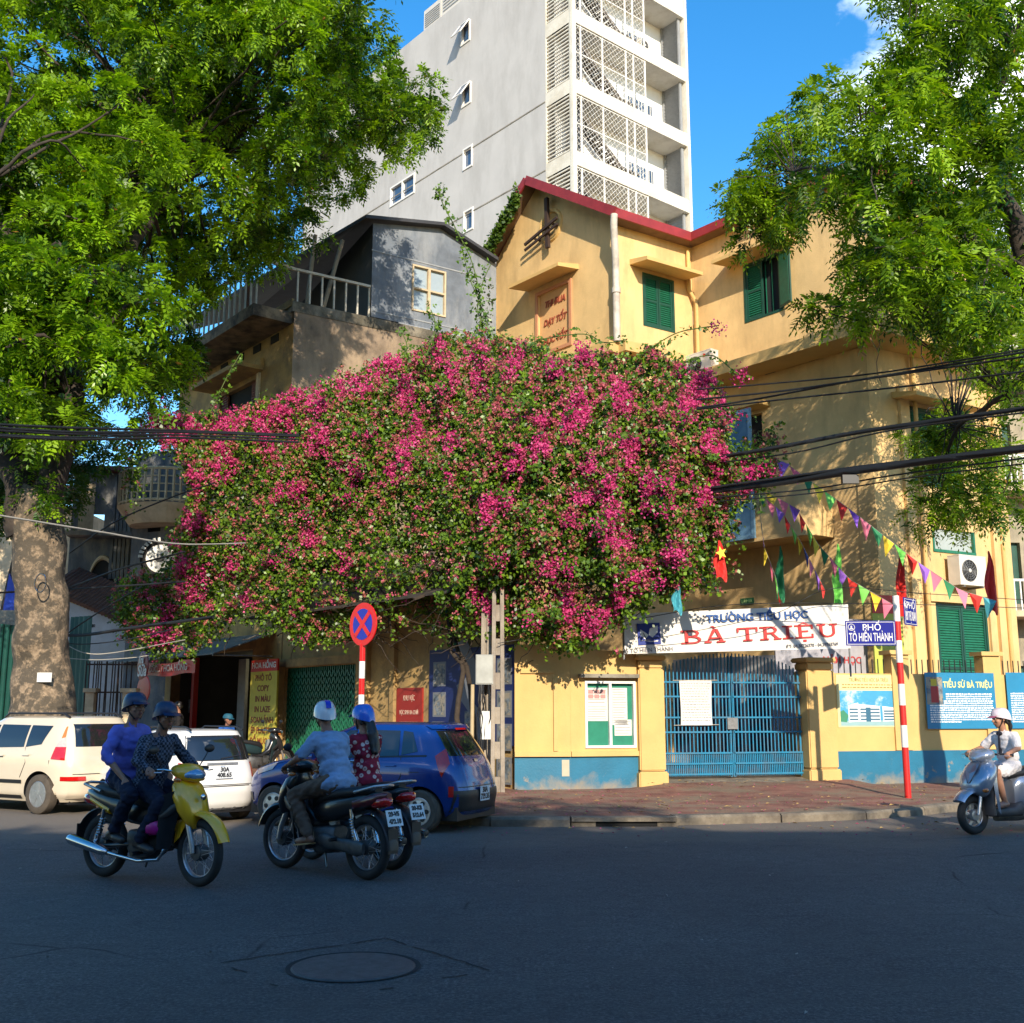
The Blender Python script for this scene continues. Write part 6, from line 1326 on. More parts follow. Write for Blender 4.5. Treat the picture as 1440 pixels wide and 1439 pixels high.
    # wheels
    for x in ax:
        for sg in (1, -1):
            yo = sg * (P['w'] - .10); wh = bpy.data.objects.new('wheel', None); COL.objects.link(wh); wh.parent = T; wh.location = (x * S, yo * S, wr * S)
            mb = MB(); tw = .095; mb.lathe([(wr*.66*S, -tw*S), (wr*.9*S, -tw*1.02*S), (wr*.985*S, -tw*.8*S), (wr*S, -tw*.4*S), (wr*S, tw*.4*S), (wr*.985*S, tw*.8*S), (wr*.9*S, tw*1.02*S), (wr*.66*S, tw*S)], n=40, closed=True); mb.build('tyre', wheels_m[1], wh, smooth=40, world=False)
            mb = MB(); f = sg * tw * S; r_ = wr * .67 * S
            mb.lathe([(r_, f * .9), (r_ * .93, f * .95), (r_ * .88, f * .6), (r_ * .86, -f * .3), (.01, -f * .3)], n=40)
            mb.mi = 0
            if P.get('spokes', 5):
                n = P.get('spokes', 5)
                for k in range(n):
                    a = 2 * math.pi * k / n + .3; ca, sa = math.cos(a), math.sin(a)
                    if P.get('disc'): continue
                    mb.bar((ca * r_ * .12, f * .82, sa * r_ * .12), (ca * r_ * .9, f * .8, sa * r_ * .9), r_ * (.30 if n == 5 else .2), r_ * .12, (0, 1, 0))
                mb.lathe([(r_ * .22, f * .5), (r_ * .22, f * .9), (.002, f * .95)], n=16)
            if P.get('disc'):
                mb.lathe([(r_ * .88, f * .86), (r_ * .5, f * .98), (.01, f * .95)], n=40); mb.mi = 1
                for k in range(6): a = math.pi * k / 3; mb.lathe([(r_ * .17, f * .88), (r_ * .17, f * 1.02), (.001, f * 1.03)], (math.cos(a) * r_ * .62, 0, math.sin(a) * r_ * .62), 12)
            mb.build('rim', [wheels_m[0], BLACK], wh, smooth=35, world=False)
    mb = MB(); mb.box(((P['xfw'] - wb - .5) * S, -.62 * S, .16 * S), ((P['xfw'] + .5) * S, .62 * S, .34 * S)); mb.build('underbody', BLACK, T, world=False)
    return T, side, rear, seam, sy, rx, fx
TINT = mat('tinted car glass', (.012, .014, .016), .04, 0, spec=.9, coat=.5)
LAMP = mat('red lamp lens', (.45, .006, .004), .12, .1, 30, coat=1); LAMPW = mat('clear lamp lens', (.5, .42, .38), .1, .1, 30, coat=1); ORL = mat('orange lamp lens', (.55, .16, .02), .15, 0, coat=1)
PLATE = mat('number plate', (.62, .64, .66), .5, .04, 8)
def plate(T, M_, w_, h_, l1, l2, sz, m=PLATE):
    mb = MB(M_); mb.box((-w_ / 2, -h_ / 2, -.006), (w_ / 2, h_ / 2, 0)); o = mb.build('number_plate', m, T, world=False)
    for k, (l, v) in enumerate(((l1, .23), (l2, -.22))):
        if l: t = text(l, sz, 'lettering', BLACK, None, o, off=.004, sx=1.0); t.matrix_local = M_ @ Matrix.Translation((0, h_ * v, .001))
    return o
def backM(x, z, S, tilt=0): return Matrix.Translation((x * S, 0, z * S)) @ Matrix(((0, 0, -1, 0), (-1, 0, 0, 0), (0, 1, 0, 0), (0, 0, 0, 1))) @ Matrix.Rotation(-tilt, 4, 'X') @ Matrix.Scale(S, 4)
HD = math.atan2(.5, -.87)
# --- blue hatchback
BLUEC = mat('deep blue car paint', (.003, .034, .20), .25, .03, 3, coat=1.0, metal=.25)
S = .95; hd = math.atan2(.40, -.917)
tab = [(.17, 1.62, -1.66, .70, 6), (.28, 1.76, -1.79, .76, 6), (.50, 1.80, -1.82, .79, 6), (.68, 1.76, -1.78, .80, 6), (.80, 1.66, -1.74, .80, 6), (.90, 1.42, -1.71, .785, 5.5), (.965, 1.05, -1.68, .76, 5), (1.06, .86, -1.62, .72, 5), (1.20, .60, -1.52, .67, 5), (1.34, .34, -1.42, .62, 5), (1.44, .08, -1.34, .56, 4.5)]
rear_ct = gr(593, 1171); dr_ = Vector((math.cos(hd), math.sin(hd))); lat = Vector((-dr_.y, dr_.x))   # rear left wheel contact is nearest
wbc, xfw = 2.385, 1.17
lc = Vector((rear_ct.x, rear_ct.y)) - (dr_ * (xfw - wbc) + lat * .69) * S
T, side, rear, seam, sy, rx, fx = make_car('parked_car', 'deep blue hatchback parked nose left beside the kerb near the concrete pole', 'car', (lc.x, lc.y, 0), hd, S, tab, wbc, .285, BLUEC, (ALLOY, DUSTY), dict(xfw=xfw, w=.80, disc=True, spokes=6))
side('side_window', [(.42, 1.0), (-.12, 1.0), (-.12, 1.36), (.02, 1.36)], TINT); side('side_window', [(-.17, 1.0), (-.86, 1.02), (-.82, 1.36), (-.17, 1.37)], TINT); side('side_window', [(-.9, 1.03), (-1.14, 1.08), (-1.02, 1.34), (-.87, 1.36)], TINT)
side('window_frame', [(.5, .965), (-1.28, 1.01), (-1.28, 1.035), (.5, .985)], BLACK, o=.004, nv=2)
rear('rear_window', [(.56, 1.02), (-.56, 1.02), (-.50, 1.36), (.50, 1.36)], TINT); rear('windscreen', [(-.58, 1.0), (.58, 1.0), (.48, 1.38), (-.48, 1.38)], TINT, f=fx)
side('tail_lamp', [(-1.40, 1.02), (-1.53, .74), (-1.60, .92), (-1.50, 1.12)], LAMP, o=.016, nu=14)
rear('bumper_trim', [(.66, .28), (-.66, .28), (-.66, .56), (.66, .56)], BLACK, o=.012); side('bumper_reflector', [(-1.62, .48), (-1.68, .48), (-1.68, .62), (-1.62, .62)], LAMP, o=.012)
rear('spoiler', [(.54, 1.385), (-.54, 1.385), (-.54, 1.44), (.54, 1.44)], BLUEC, o=.06); rear('brake_lamp', [(.16, 1.37), (-.16, 1.37), (-.16, 1.395), (.16, 1.395)], LAMP, o=.065)
rear('hatch_seam', [(.60, .60), (-.60, .60), (-.60, .612), (.60, .612)], BLACK, o=.007)
seam([(.55, .35), (.5, .97)]); seam([(-.14, .35), (-.14, .98)]); seam([(-.8, .55), (-.93, .75), (-.9, 1.0)]); seam([(.5, .34), (-.7, .34)])
side('door_handle', [(-.02 - .08, .86), (-.28, .86), (-.28, .885), (-.1, .885)], BLUEC, o=.03); side('door_handle', [(-.66, .88), (-.84, .88), (-.84, .905), (-.66, .905)], BLUEC, o=.03)
side('headlamp', [(1.5, .72), (1.2, .80), (1.15, .90), (1.52, .80)], LAMPW, o=.012); side('fog_lamp', [(1.7, .34), (1.6, .34), (1.6, .46), (1.7, .46)], BLACK, o=.01)
rear('wiper', [(.02, 1.03), (-.30, 1.09), (-.30, 1.105), (.02, 1.05)], BLACK, o=.02); rear('badge', [(.05, .93), (-.05, .93), (-.05, .97), (.05, .97)], CHROME, o=.012); side('fuel_flap_seam', [(-1.05, .80), (-1.2, .80), (-1.2, .808), (-1.05, .808)], BLACK, o=.004)
plate(T, backM(-1.845, .50, S), .30, .20, '30A', '729.35', .10)
mb = MB(); mb.sect([(.52 * S, .80 * S, .98 * S, .02, .03), (.50 * S, .86 * S, .99 * S, .08, .06), (.42 * S, .87 * S, .99 * S, .09, .06)], 'x', 12); mb.build('wing_mirror', BLUEC, T, smooth=50, world=False)
# --- white hatchback seen from behind
WHC = mat('white car paint', (.70, .68, .64), .3, .03, 3, coat=.8); S = .87; hd = math.atan2(.72, -.694)
tab = [(.20, 1.6, -1.64, .70, 6), (.30, 1.70, -1.72, .735, 6), (.50, 1.74, -1.745, .745, 6), (.70, 1.68, -1.71, .75, 6), (.84, 1.5, -1.68, .74, 5.5), (.93, 1.15, -1.66, .725, 5), (1.0, .9, -1.64, .70, 5), (1.15, .62, -1.58, .66, 5), (1.32, .34, -1.50, .61, 5), (1.45, .02, -1.40, .545, 4.5)]
c_ = gr(310, 1137, .2); dr_ = Vector((math.cos(hd), math.sin(hd))); lc = Vector((c_.x, c_.y)) + dr_ * 1.66 * S
T, side, rear, seam, sy, rx, fx = make_car('parked_car', 'small white hatchback seen from behind between the cream car and the blue one', 'car', (lc.x, lc.y, 0), hd, S, tab, 2.3, .28, WHC, (ALLOY, DUSTY), dict(xfw=1.15, w=.745, disc=True, spokes=6))
rear('rear_window', [(.58, 1.0), (-.58, 1.0), (-.50, 1.36), (.50, 1.36)], TINT, o=.010); rear('rear_window_seal', [(.60, .985), (-.60, .985), (-.51, 1.385), (.51, 1.385)], BLACK, o=.005)
rear('tail_lamp', [(.665, .70), (.56, .72), (.56, .94), (.65, .96)], LAMP, o=.014, mir=True); side('tail_lamp', [(-1.42, .72), (-1.60, .70), (-1.57, .95), (-1.46, .95)], LAMP, o=.014, nu=14)
side('side_window', [(.3, 1.0), (-.25, 1.0), (-.25, 1.36), (-.02, 1.36)], TINT); side('side_window', [(-.3, 1.0), (-.98, 1.02), (-.92, 1.36), (-.3, 1.37)], TINT); side('side_window', [(-1.03, 1.04), (-1.32, 1.08), (-1.18, 1.34), (-.97, 1.36)], TINT)
rear('handle_strip', [(.28, .92), (-.28, .92), (-.28, .955), (.28, .955)], STEEL, o=.02); rear('bumper', [(.71, .24), (-.71, .24), (-.71, .56), (.71, .56)], WHC, o=.045); rear('bumper_seam', [(.71, .575), (-.71, .575), (-.71, .59), (.71, .59)], BLACK, o=.004)
rear('hatch_seam', [(.55, .60), (-.55, .60), (-.55, .61), (.55, .61)], BLACK, o=.006)
for k in range(7): y = -.6 + k * .2; rear('bumper_rib', [(y + .03, .21), (y, .21), (y - .04, .25), (y, .25)], STEEL, o=.05, nu=2, nv=2)
rear('wiper', [(.02, 1.01), (-.34, 1.06), (-.34, 1.075), (.02, 1.03)], BLACK, o=.024); rear('badge', [(.045, .86), (-.045, .86), (-.045, .90), (.045, .90)], CHROME, o=.014); rear('keyhole', [(.40, .70), (.38, .70), (.38, .72), (.40, .72)], BLACK, o=.014)
seam([(-.27, .35), (-.27, 1.0)]); seam([(-.98, .55), (-1.05, .8), (-1.0, 1.02)]); plate(T, backM(-1.745, .80, S), .30, .19, '30A', '408.65', .095)
for sg in (1, -1): mb = MB(); mb.tube([(.0, sg * .5 * S, 1.47 * S), (-.1, sg * .5 * S, 1.52 * S), (-1.1, sg * .47 * S, 1.52 * S), (-1.25, sg * .47 * S, 1.47 * S)], .014, 6); mb.build('roof_rail', BLACK, T, world=False)
# --- cream boxy car
CRC = mat('cream car paint', (.62, .53, .40), .3, .03, 3, coat=.8); S = .90; hd = HD
tab = [(.20, 1.86, -1.86, .78, 7), (.32, 2.0, -1.98, .86, 7), (.55, 2.04, -2.02, .885, 7), (.80, 2.0, -2.0, .89, 7), (.94, 1.85, -1.98, .885, 6.5), (1.02, 1.45, -1.96, .87, 6), (1.08, 1.12, -1.94, .85, 6), (1.25, .88, -1.88, .81, 6), (1.45, .58, -1.80, .74, 6), (1.60, .25, -1.70, .66, 5)]
rct = gr(56, 1145); dr_ = Vector((math.cos(hd), math.sin(hd))); lat = Vector((-dr_.y, dr_.x)); wbc, xfw = 2.55, 1.24; lc = Vector((rct.x, rct.y)) - (dr_ * (xfw - wbc) + lat * .80) * S
T, side, rear, seam, sy, rx, fx = make_car('parked_car', 'cream boxy hatchback parked furthest left in front of the big tree', 'car', (lc.x, lc.y, 0), hd, S, tab, wbc, .33, CRC, (ALLOY, DUSTY), dict(xfw=xfw, w=.89, spokes=5))
side('side_window', [(.62, 1.10), (.0, 1.09), (.0, 1.48), (.26, 1.48)], TINT); side('side_window', [(-.05, 1.09), (-.82, 1.11), (-.82, 1.48), (-.05, 1.49)], TINT); side('side_window', [(-.87, 1.11), (-1.26, 1.16), (-1.40, 1.47), (-.87, 1.48)], TINT)
rear('rear_window', [(.62, 1.12), (-.62, 1.12), (-.56, 1.50), (.56, 1.50)], TINT); rear('windscreen', [(-.7, 1.1), (.7, 1.1), (.58, 1.5), (-.58, 1.5)], TINT, f=fx)
side('tail_lamp', [(-1.56, .92), (-1.82, .90), (-1.78, 1.12), (-1.60, 1.12)], LAMP, o=.012); side('tail_lamp', [(-1.60, 1.12), (-1.78, 1.12), (-1.72, 1.28), (-1.66, 1.26)], LAMPW, o=.012); side('tail_lamp', [(-1.66, 1.26), (-1.72, 1.28), (-1.68, 1.46), (-1.66, 1.46)], ORL, o=.012)
side('rub_strip', [(1.1, .50), (-.88, .50), (-.88, .56), (1.1, .56)], BLACK, o=.014); rear('bumper', [(.84, .26), (-.84, .26), (-.84, .55), (.84, .55)], CRC, o=.04); rear('bumper_reflector', [(.82, .56), (.5, .56), (.5, .63), (.82, .63)], LAMP, o=.03, mir=True)
side('sill_trim', [(.85, .24), (-.85, .24), (-.85, .30), (.85, .30)], BLACK, o=.012)
rear('wiper', [(.02, 1.13), (-.34, 1.18), (-.34, 1.195), (.02, 1.15)], BLACK, o=.024); rear('hatch_seam', [(.70, .66), (-.70, .66), (-.70, .672), (.70, .672)], BLACK, o=.008); rear('badge', [(.06, 1.0), (-.06, 1.0), (-.06, 1.05), (.06, 1.05)], CHROME, o=.012); seam([(-1.5, .35), (-1.52, .9)])
for sg in (1, -1): mb = MB(); mb.ell((.66 * S, sg * .93 * S, 1.12 * S), (.05, .10, .07), 12, 8); mb.build('wing_mirror', CRC, T, smooth=50, world=False)
seam([(.0, .34), (-.02, 1.09)]); seam([(.9, .4), (.78, 1.06)]); seam([(-.82, .6), (-.94, .85), (-.86, 1.11)]); side('door_handle', [(-.06 - .1, .95), (-.36, .95), (-.36, .98), (-.16, .98)], CRC, o=.03); side('door_handle', [(-.86, .97), (-1.04, .97), (-1.04, 1.0), (-.86, 1.0)], CRC, o=.03)
side('door_handle', [(-.17, .935), (-.35, .935), (-.35, .95), (-.17, .95)], BLACK, o=.02)
for sg in (1, -1): mb = MB(); mb.tube([(.1, sg * .58 * S, 1.61 * S), (0, sg * .58 * S, 1.68 * S), (-1.3, sg * .56 * S, 1.68 * S), (-1.45, sg * .56 * S, 1.61 * S)], .018, 6); mb.build('roof_rail', BLACK, T, world=False)

# ================================================================ MOTORBIKES
BODYB = mat('black gloss panel', (.014, .014, .016), .3, .1, 6, coat=.5); ENG = mat('engine alloy', (.10, .10, .10), .5, .3, 12, metal=.6); SEAT = mat('black vinyl seat', (.012, .012, .014), .55, .1, 20)
LENS = mat('blue grey headlamp glass', (.20, .36, .55), .06, .3, 9, coat=1, metal=.3)
def wheelset(T, x, r, tw, front, spoked=True, steer=0.0, rimm=ALLOY, tyre=RUBBER):
    wh = bpy.data.objects.new('wheel', None); COL.objects.link(wh); wh.parent = T; wh.location = (x, 0, r); wh.rotation_euler = (0, 0, steer)
    mb = MB(); mb.ring((0, 0, 0), r - tw * .5, tw * .5, 'y', 44, 10, sx=.95); mb.build('tyre', tyre, wh, smooth=50, world=False)
    mb = MB(); mb.ring((0, 0, 0), r - tw * .95, .012, 'y', 44, 8, sx=2.0); mb.build('rim', rimm, wh, smooth=50, world=False)
    mb = MB(); mb.lathe([(.03, -.06), (.065, -.055), (.075, -.02), (.075, .02), (.065, .055), (.03, .06)], n=20); mb.build('hub', ENG if spoked else rimm, wh, smooth=30, world=False)
    if spoked:
        mb = MB()
        for k in range(28):
            a = 2 * math.pi * k / 28; b = a + (.35 if k % 2 else -.35); s_ = .04 if k % 4 < 2 else -.04; mb.bar((math.cos(a) * .07, s_, math.sin(a) * .07), (math.cos(b) * (r - tw * .95), 0, math.sin(b) * (r - tw * .95)), .004)
        mb.build('spokes', ALLOY, wh, world=False, kind='stuff')
    else:
        for k in range(5): a = 2 * math.pi * k / 5; mb = MB(); mb.bar((math.cos(a) * .05, 0, math.sin(a) * .05), (math.cos(a + .25) * (r - tw), 0, math.sin(a + .25) * (r - tw)), .04, .03, (0, 1, 0)); mb.build('spoke', rimm, wh, world=False)
    return wh
def part(T, mb, nm, m, sm=50, **k): return mb.build(nm, m, T, smooth=sm, world=False, **k)
def underbone(loc, rz, label, body, side_m, steer=0, plate_l=None, seatm=SEAT):
    T = thing('motorbike', label, 'motorbike', loc, rz); r = .295; xf, xr = .62, -.60
    wheelset(T, xf, r, .085, True, steer=steer); wheelset(T, xr, r, .095, False)
    F_ = Matrix.Translation((xf, 0, r)) @ Matrix.Rotation(steer, 4, 'Z') @ Matrix.Translation((-xf, 0, -r))
    for sg in (-1, 1): mb = MB(F_); mb.tube([(xf, sg * .085, r), (xf - .03, sg * .085, r + .12), (xf - .19, sg * .075, .80)], [.022, .026, .024], 10); part(T, mb, 'fork_leg', ALLOY)
    mb = MB(F_); rows = []
    for k in range(15):
        a = R(18 + k * 10.5); rr = r + .035 + (.02 if k > 10 else 0); w_ = .062 + .015 * math.sin(math.pi * k / 14); row = []
        for j in range(9): b = math.pi * (j / 8 - .5); row.append((xf + (rr + .035 * math.cos(b)) * math.cos(a), w_ * math.sin(b), r + (rr + .035 * math.cos(b)) * math.sin(a)))
        for j in range(9): b = math.pi * (.5 - j / 8); row.append((xf + (rr - .008 + .030 * math.cos(b)) * math.cos(a), (w_ - .006) * math.sin(b), r + (rr - .008 + .030 * math.cos(b)) * math.sin(a)))
        rows.append(row)
    mb.loft(rows); part(T, mb, 'front_fender', body)
    mb = MB(F_)
    for sg in (-1, 1): mb.add([(xf - .02, sg * .066, r + .33), (xf - .26, sg * .066, r + .27), (xf - .30, sg * .060, r + .06), (xf - .22, sg * .064, r + .12), (xf - .12, sg * .07, r + .26)], [(0, 1, 2, 3, 4)])
    part(T, mb, 'fender_skirt', body, kind=None)
    # nose and leg shield
    mb = MB(); mb.sect([(.50, .56, 0, .02, .06), (.56, .545, 0, .06, .12), (.66, .51, 0, .10, .165), (.78, .46, 0, .115, .175), (.88, .42, 0, .10, .15), (.95, .39, 0, .05, .09)], 'z', 20, 2.4)
    part(T, mb, 'front_cowl', body)
    for sg in (-1, 1):
        mb = MB(); mb.grid(lambda u, v: (.50 - (.20 - .12 * v) * u - .17 * v, sg * (.11 + .10 * math.sin(math.pi * .5 * u) - .03 * v), .86 - .54 * v - .07 * u * (1 - v)), 6, 10)
        part(T, mb, 'leg_shield', side_m)
        mb = MB(); mb.sect([(.30, .19 * sg, .60, .012, .02), (.40, .165 * sg, .66, .014, .05), (.48, .14 * sg, .72, .012, .03)], 'x', 10); part(T, mb, 'indicator', ORL if 0 else BLACK)
    for sg in (-1, 1): mb = MB(); mb.ell((.585, .055 * sg, .66), (.012, .03, .018), 10, 6); part(T, mb, 'air_slot', BLACK)
    # handlebar pod and headlight
    H = F_
    mb = MB(H); mb.sect([(.24, 0, 1.0, .05, .03), (.30, 0, 1.01, .12, .055), (.38, 0, 1.0, .15, .075), (.46, 0, .985, .14, .08), (.53, 0, .965, .09, .055), (.555, 0, .955, .03, .02)], 'x', 20, 2.3); part(T, mb, 'handlebar_cowl', body)
    mb = MB(H); mb.ell((.482, 0, .972), (.088, .118, .060), 18, 12); part(T, mb, 'headlight', LENS)
    for sg in (-1, 1):
        mb = MB(H); mb.tube([(.33, sg * .1, 1.0), (.29, sg * .2, 1.02), (.24, sg * .30, 1.02)], .013, 8); part(T, mb, 'handlebar', CHROME)
        mb = MB(H); mb.tube([(.262, sg * .25, 1.022), (.22, sg * .37, 1.015)], .019, 10); part(T, mb, 'grip', BLACK)
        mb = MB(H); mb.tube([(.30, sg * .2, 1.02), (.36, sg * .27, 1.0), (.30, sg * .37, 1.0)], .006, 6); part(T, mb, 'brake_lever', ALLOY)
        mb = MB(H); mb.tube([(.29, sg * .21, 1.03), (.30, sg * .27, 1.12), (.30, sg * .30, 1.17)], .006, 6); mb.ell((.30, sg * .32, 1.20), (.015, .06, .038), 14, 8); part(T, mb, 'mirror', BLACK)
        mb = MB(H); mb.ell((.42, sg * .13, .93), (.05, .03, .022), 10, 6); part(T, mb, 'front_indicator', ORL if sg else ORL)
    # frame, engine, seat, tail
    mb = MB(); mb.tube([(.40, 0, .80), (.30, 0, .58), (.12, 0, .46), (-.10, 0, .50)], [.06, .06, .055, .05], 10); part(T, mb, 'frame_tube', BODYB)
    mb = MB(); mb.sect([(-.22, 0, .36, .09, .10), (-.15, 0, .34, .12, .13), (.02, 0, .32, .13, .13), (.12, 0, .34, .10, .10), (.16, 0, .36, .07, .07), (.32, 0, .40, .065, .065)], 'x', 14, 4); part(T, mb, 'engine', ENG, sm=30)
    mb = MB()
    for k in range(6): mb.box((.15 + k * .028, -.085, .31), (.16 + k * .028, .085, .47))
    part(T, mb, 'cylinder_fins', ENG, sm=0, kind='stuff')
    mb = MB(); mb.sect([(.14, 0, .64, .05, .035), (.06, 0, .70, .10, .07), (-.12, 0, .745, .125, .055), (-.30, 0, .775, .135, .05), (-.50, 0, .80, .13, .05), (-.68, 0, .815, .10, .045), (-.74, 0, .815, .05, .03)], 'x', 18, 2.8); part(T, mb, 'seat', seatm)
    mb = MB(); mb.sect([(.12, 0, .58, .05, .06), (.0, 0, .60, .11, .11), (-.2, 0, .63, .125, .12), (-.42, 0, .67, .12, .10), (-.62, 0, .72, .11, .08), (-.80, 0, .76, .07, .05), (-.86, 0, .775, .03, .03)], 'x', 18, 3); part(T, mb, 'side_panel', side_m)
    mb = MB(); mb.sect([(-.72, 0, .70, .075, .05), (-.80, 0, .715, .085, .055), (-.87, 0, .72, .06, .045), (-.90, 0, .72, .02, .02)], 'x', 14, 2.6); part(T, mb, 'tail_light', LAMP)
    mb = MB(); mb.tube([(-.55, .14, .80), (-.80, .12, .86), (-.86, 0, .87), (-.80, -.12, .86), (-.55, -.14, .80)], .014, 8); part(T, mb, 'grab_rail', ALLOY)
    mb = MB()
    rows = []
    for k in range(12):
        a = R(60 + k * 11); rr = r + .045; row = [(xr + (rr + .02 * math.cos(b)) * math.cos(a), .075 * math.sin(b), r + (rr + .02 * math.cos(b)) * math.sin(a)) for b in [math.pi * (j / 6 - .5) for j in range(7)]]; row += [(xr + (rr - .01) * math.cos(a), y, r + (rr - .01) * math.sin(a)) for y in (.06, 0, -.06)]; rows.append(row)
    mb.loft(rows); part(T, mb, 'rear_fender', BLACK)
    mb = MB(); mb.box((-.945, -.06, .26), (-.935, .06, .48)); part(T, mb, 'mudflap', BLACK, sm=0)
    if plate_l: plate(T, Matrix.Translation((-.955, 0, .58)) @ Matrix(((0, 0, -1, 0), (-1, 0, 0, 0), (0, 1, 0, 0), (0, 0, 0, 1))) @ Matrix.Rotation(R(-18), 4, 'X'), .19, .15, plate_l[0], plate_l[1], .055)
    for sg in (-1, 1):
        mb = MB(); mb.tube([(xr, sg * .12, r + .02), (xr + .06, sg * .13, .45)], [.026, .028], 10); mb.tube([(xr + .06, sg * .13, .45), (xr + .10, sg * .13, .64)], .018, 8)
        for k in range(7): mb.ring((xr + .045 + k * .008, sg * .13, .40 + k * .025), .026, .006, 'z', 12, 4)
        part(T, mb, 'rear_shock', CHROME)
        mb = MB(); mb.tube([(xr, sg * .10, r), (-.18, sg * .09, .33)], .022, 8); part(T, mb, 'swing_arm', BODYB)
        mb = MB(); mb.tube([(.02, sg * .08, .27), (.02, sg * .24, .27)], .014, 6); mb.tube([(.02, sg * .16, .27), (.02, sg * .25, .27)], .022, 8); part(T, mb, 'foot_peg', BLACK)
        mb = MB(); mb.tube([(-.30, sg * .10, .36), (-.34, sg * .24, .36)], .018, 8); part(T, mb, 'rear_foot_peg', BLACK)
    mb = MB(); mb.sect([(xr - .09, .135, r, .02, .05), (xr, .135, r, .028, .075), (-.35, .13, r + .02, .024, .055), (-.14, .125, .33, .028, .075), (-.06, .12, .34, .02, .05)], 'x', 12, 2.5); part(T, mb, 'chain_case', ENG)
    mb = MB(); mb.tube([(.28, -.06, .36), (.22, -.12, .22), (.0, -.15, .20), (-.3, -.16, .24), (-.42, -.165, .26)], .018, 8); part(T, mb, 'exhaust_pipe', CHROME)
    mb = MB(); mb.tube([(-.38, -.165, .255), (-.46, -.17, .27), (-.86, -.18, .35), (-.90, -.18, .355)], [.026, .045, .050, .035], 14); part(T, mb, 'silencer', CHROME); mb = MB(); mb.ell((-.902, -.18, .355), (.006, .036, .036), 12, 6); part(T, mb, 'silencer_tip', BLACK)
    mb = MB(); mb.tube([(-.12, .10, .22), (-.22, .16, .10)], .01, 6); part(T, mb, 'side_stand', BODYB)
    return T
YB = mat('yellow bike plastic', (.80, .40, .008), .3, .05, 4, coat=.8)
hd1 = R(-29); f1 = gr(279, 1247); B1c = Vector((f1.x - .62 * math.cos(hd1), f1.y - .62 * math.sin(hd1), 0))
bike1 = underbone(B1c, hd1, 'yellow and black motorbike carrying two men, leftmost on the road', YB, BODYB, R(-6))
mb = MB(); mb.sect([(-.45, .0, .62, .128, .035), (-.62, 0, .68, .116, .04), (-.76, 0, .72, .085, .035)], 'x', 16, 3); part(bike1, mb, 'tail_stripe', YB)
o = text('30', .03, 'badge', CHROME, None, bike1, off=.002); o.matrix_local = Matrix.Translation((.60, -.02, .79)) @ Matrix(((0, 0, 1, 0), (1, 0, 0, 0), (0, 1, 0, 0), (0, 0, 0, 1))); bpy.data.objects.remove(o)
mb = MB(); mb.ell((.628, 0, .78), (.012, .035, .03), 12, 6); part(bike1, mb, 'badge', CHROME)
for q in ((.18, -.16, .52),):
    mb = MB(Matrix.Translation(q)); g = MB(); mb.ell((0, 0, 0), (.10, .06, .10), 14, 9); me_ = mb.v
    mb.v = [(v[0] + .025 * mnoise.noise(Vector(v) * 14), v[1] + .02 * mnoise.noise(Vector(v) * 11 + Vector((3, 0, 0))), v[2] + .03 * mnoise.noise(Vector(v) * 13 + Vector((0, 5, 0)))) for v in mb.v]
    o = mb.build('plastic_bag', mat('magenta plastic bag', (.42, .01, .20), .35, .2, 12), None, smooth=50, world=False); o.matrix_world = Matrix.Translation(B1c) @ Matrix.Rotation(hd1, 4, 'Z'); tag(o, 'small magenta plastic bag hanging on the yellow motorbike below the riders', 'bag')
hd2 = R(180 - 40); f2 = gr(399, 1221); B2c = Vector((f2.x - .62 * math.cos(hd2), f2.y - .62 * math.sin(hd2), 0))
MAR = mat('dark maroon plastic', (.10, .008, .010), .3, .05, 4, coat=.8)
bike2 = underbone(B2c, hd2, 'dark motorbike with a maroon tail ridden left by a man in grey blue', BODYB, BODYB, R(6), ('29-V5', '472.18'))
mb = MB(); mb.sect([(-.50, .0, .68, .122, .06), (-.66, 0, .72, .112, .06), (-.82, 0, .76, .075, .05), (-.88, 0, .77, .03, .03)], 'x', 16, 3); part(bike2, mb, 'tail_panel', MAR)
lat2 = Vector((-math.sin(hd2), math.cos(hd2), 0)); dir2 = Vector((math.cos(hd2), math.sin(hd2), 0))
B3c = B2c - lat2 * .60 + dir2 * .30
bike3 = underbone(B3c, hd2, 'maroon motorbike half hidden beyond the dark one, ridden by a woman', MAR, BODYB, 0, ('30-K8', '512.64'))
# ---- silver scooter
SIL = mat('silver scooter paint', (.34, .38, .46), .25, .03, 4, coat=1, metal=.5)
fs = gr(1370, 1174); hds = R(180 + 27); BSc = Vector((fs.x - .62 * math.cos(hds), fs.y - .62 * math.sin(hds), 0))
scoot = thing('scooter', 'silver scooter at the right edge ridden by a woman in white', 'scooter', BSc, hds)
T = scoot; wheelset(T, .62, .245, .105, True, False, R(-4), rimm=ALLOY); wheelset(T, -.60, .235, .11, False, False)
for sg in (-1, 1): mb = MB(); mb.tube([(.62, sg * .09, .245), (.58, sg * .09, .40), (.52, sg * .07, .56)], .024, 10); part(T, mb, 'fork_leg', ALLOY)
mb = MB(); rows = []
for k in range(13):
    a = R(35 + k * 10); rr = .285; row = [(.62 + (rr + .05 * math.cos(b)) * math.cos(a), .092 * math.sin(b), .245 + (rr + .05 * math.cos(b)) * math.sin(a)) for b in [math.pi * (j / 8 - .5) for j in range(9)]]; row += [(.62 + (rr - .01) * math.cos(a), y, .245 + (rr - .01) * math.sin(a)) for y in (.07, 0, -.07)]; rows.append(row)
mb.loft(rows); part(T, mb, 'front_fender', SIL)
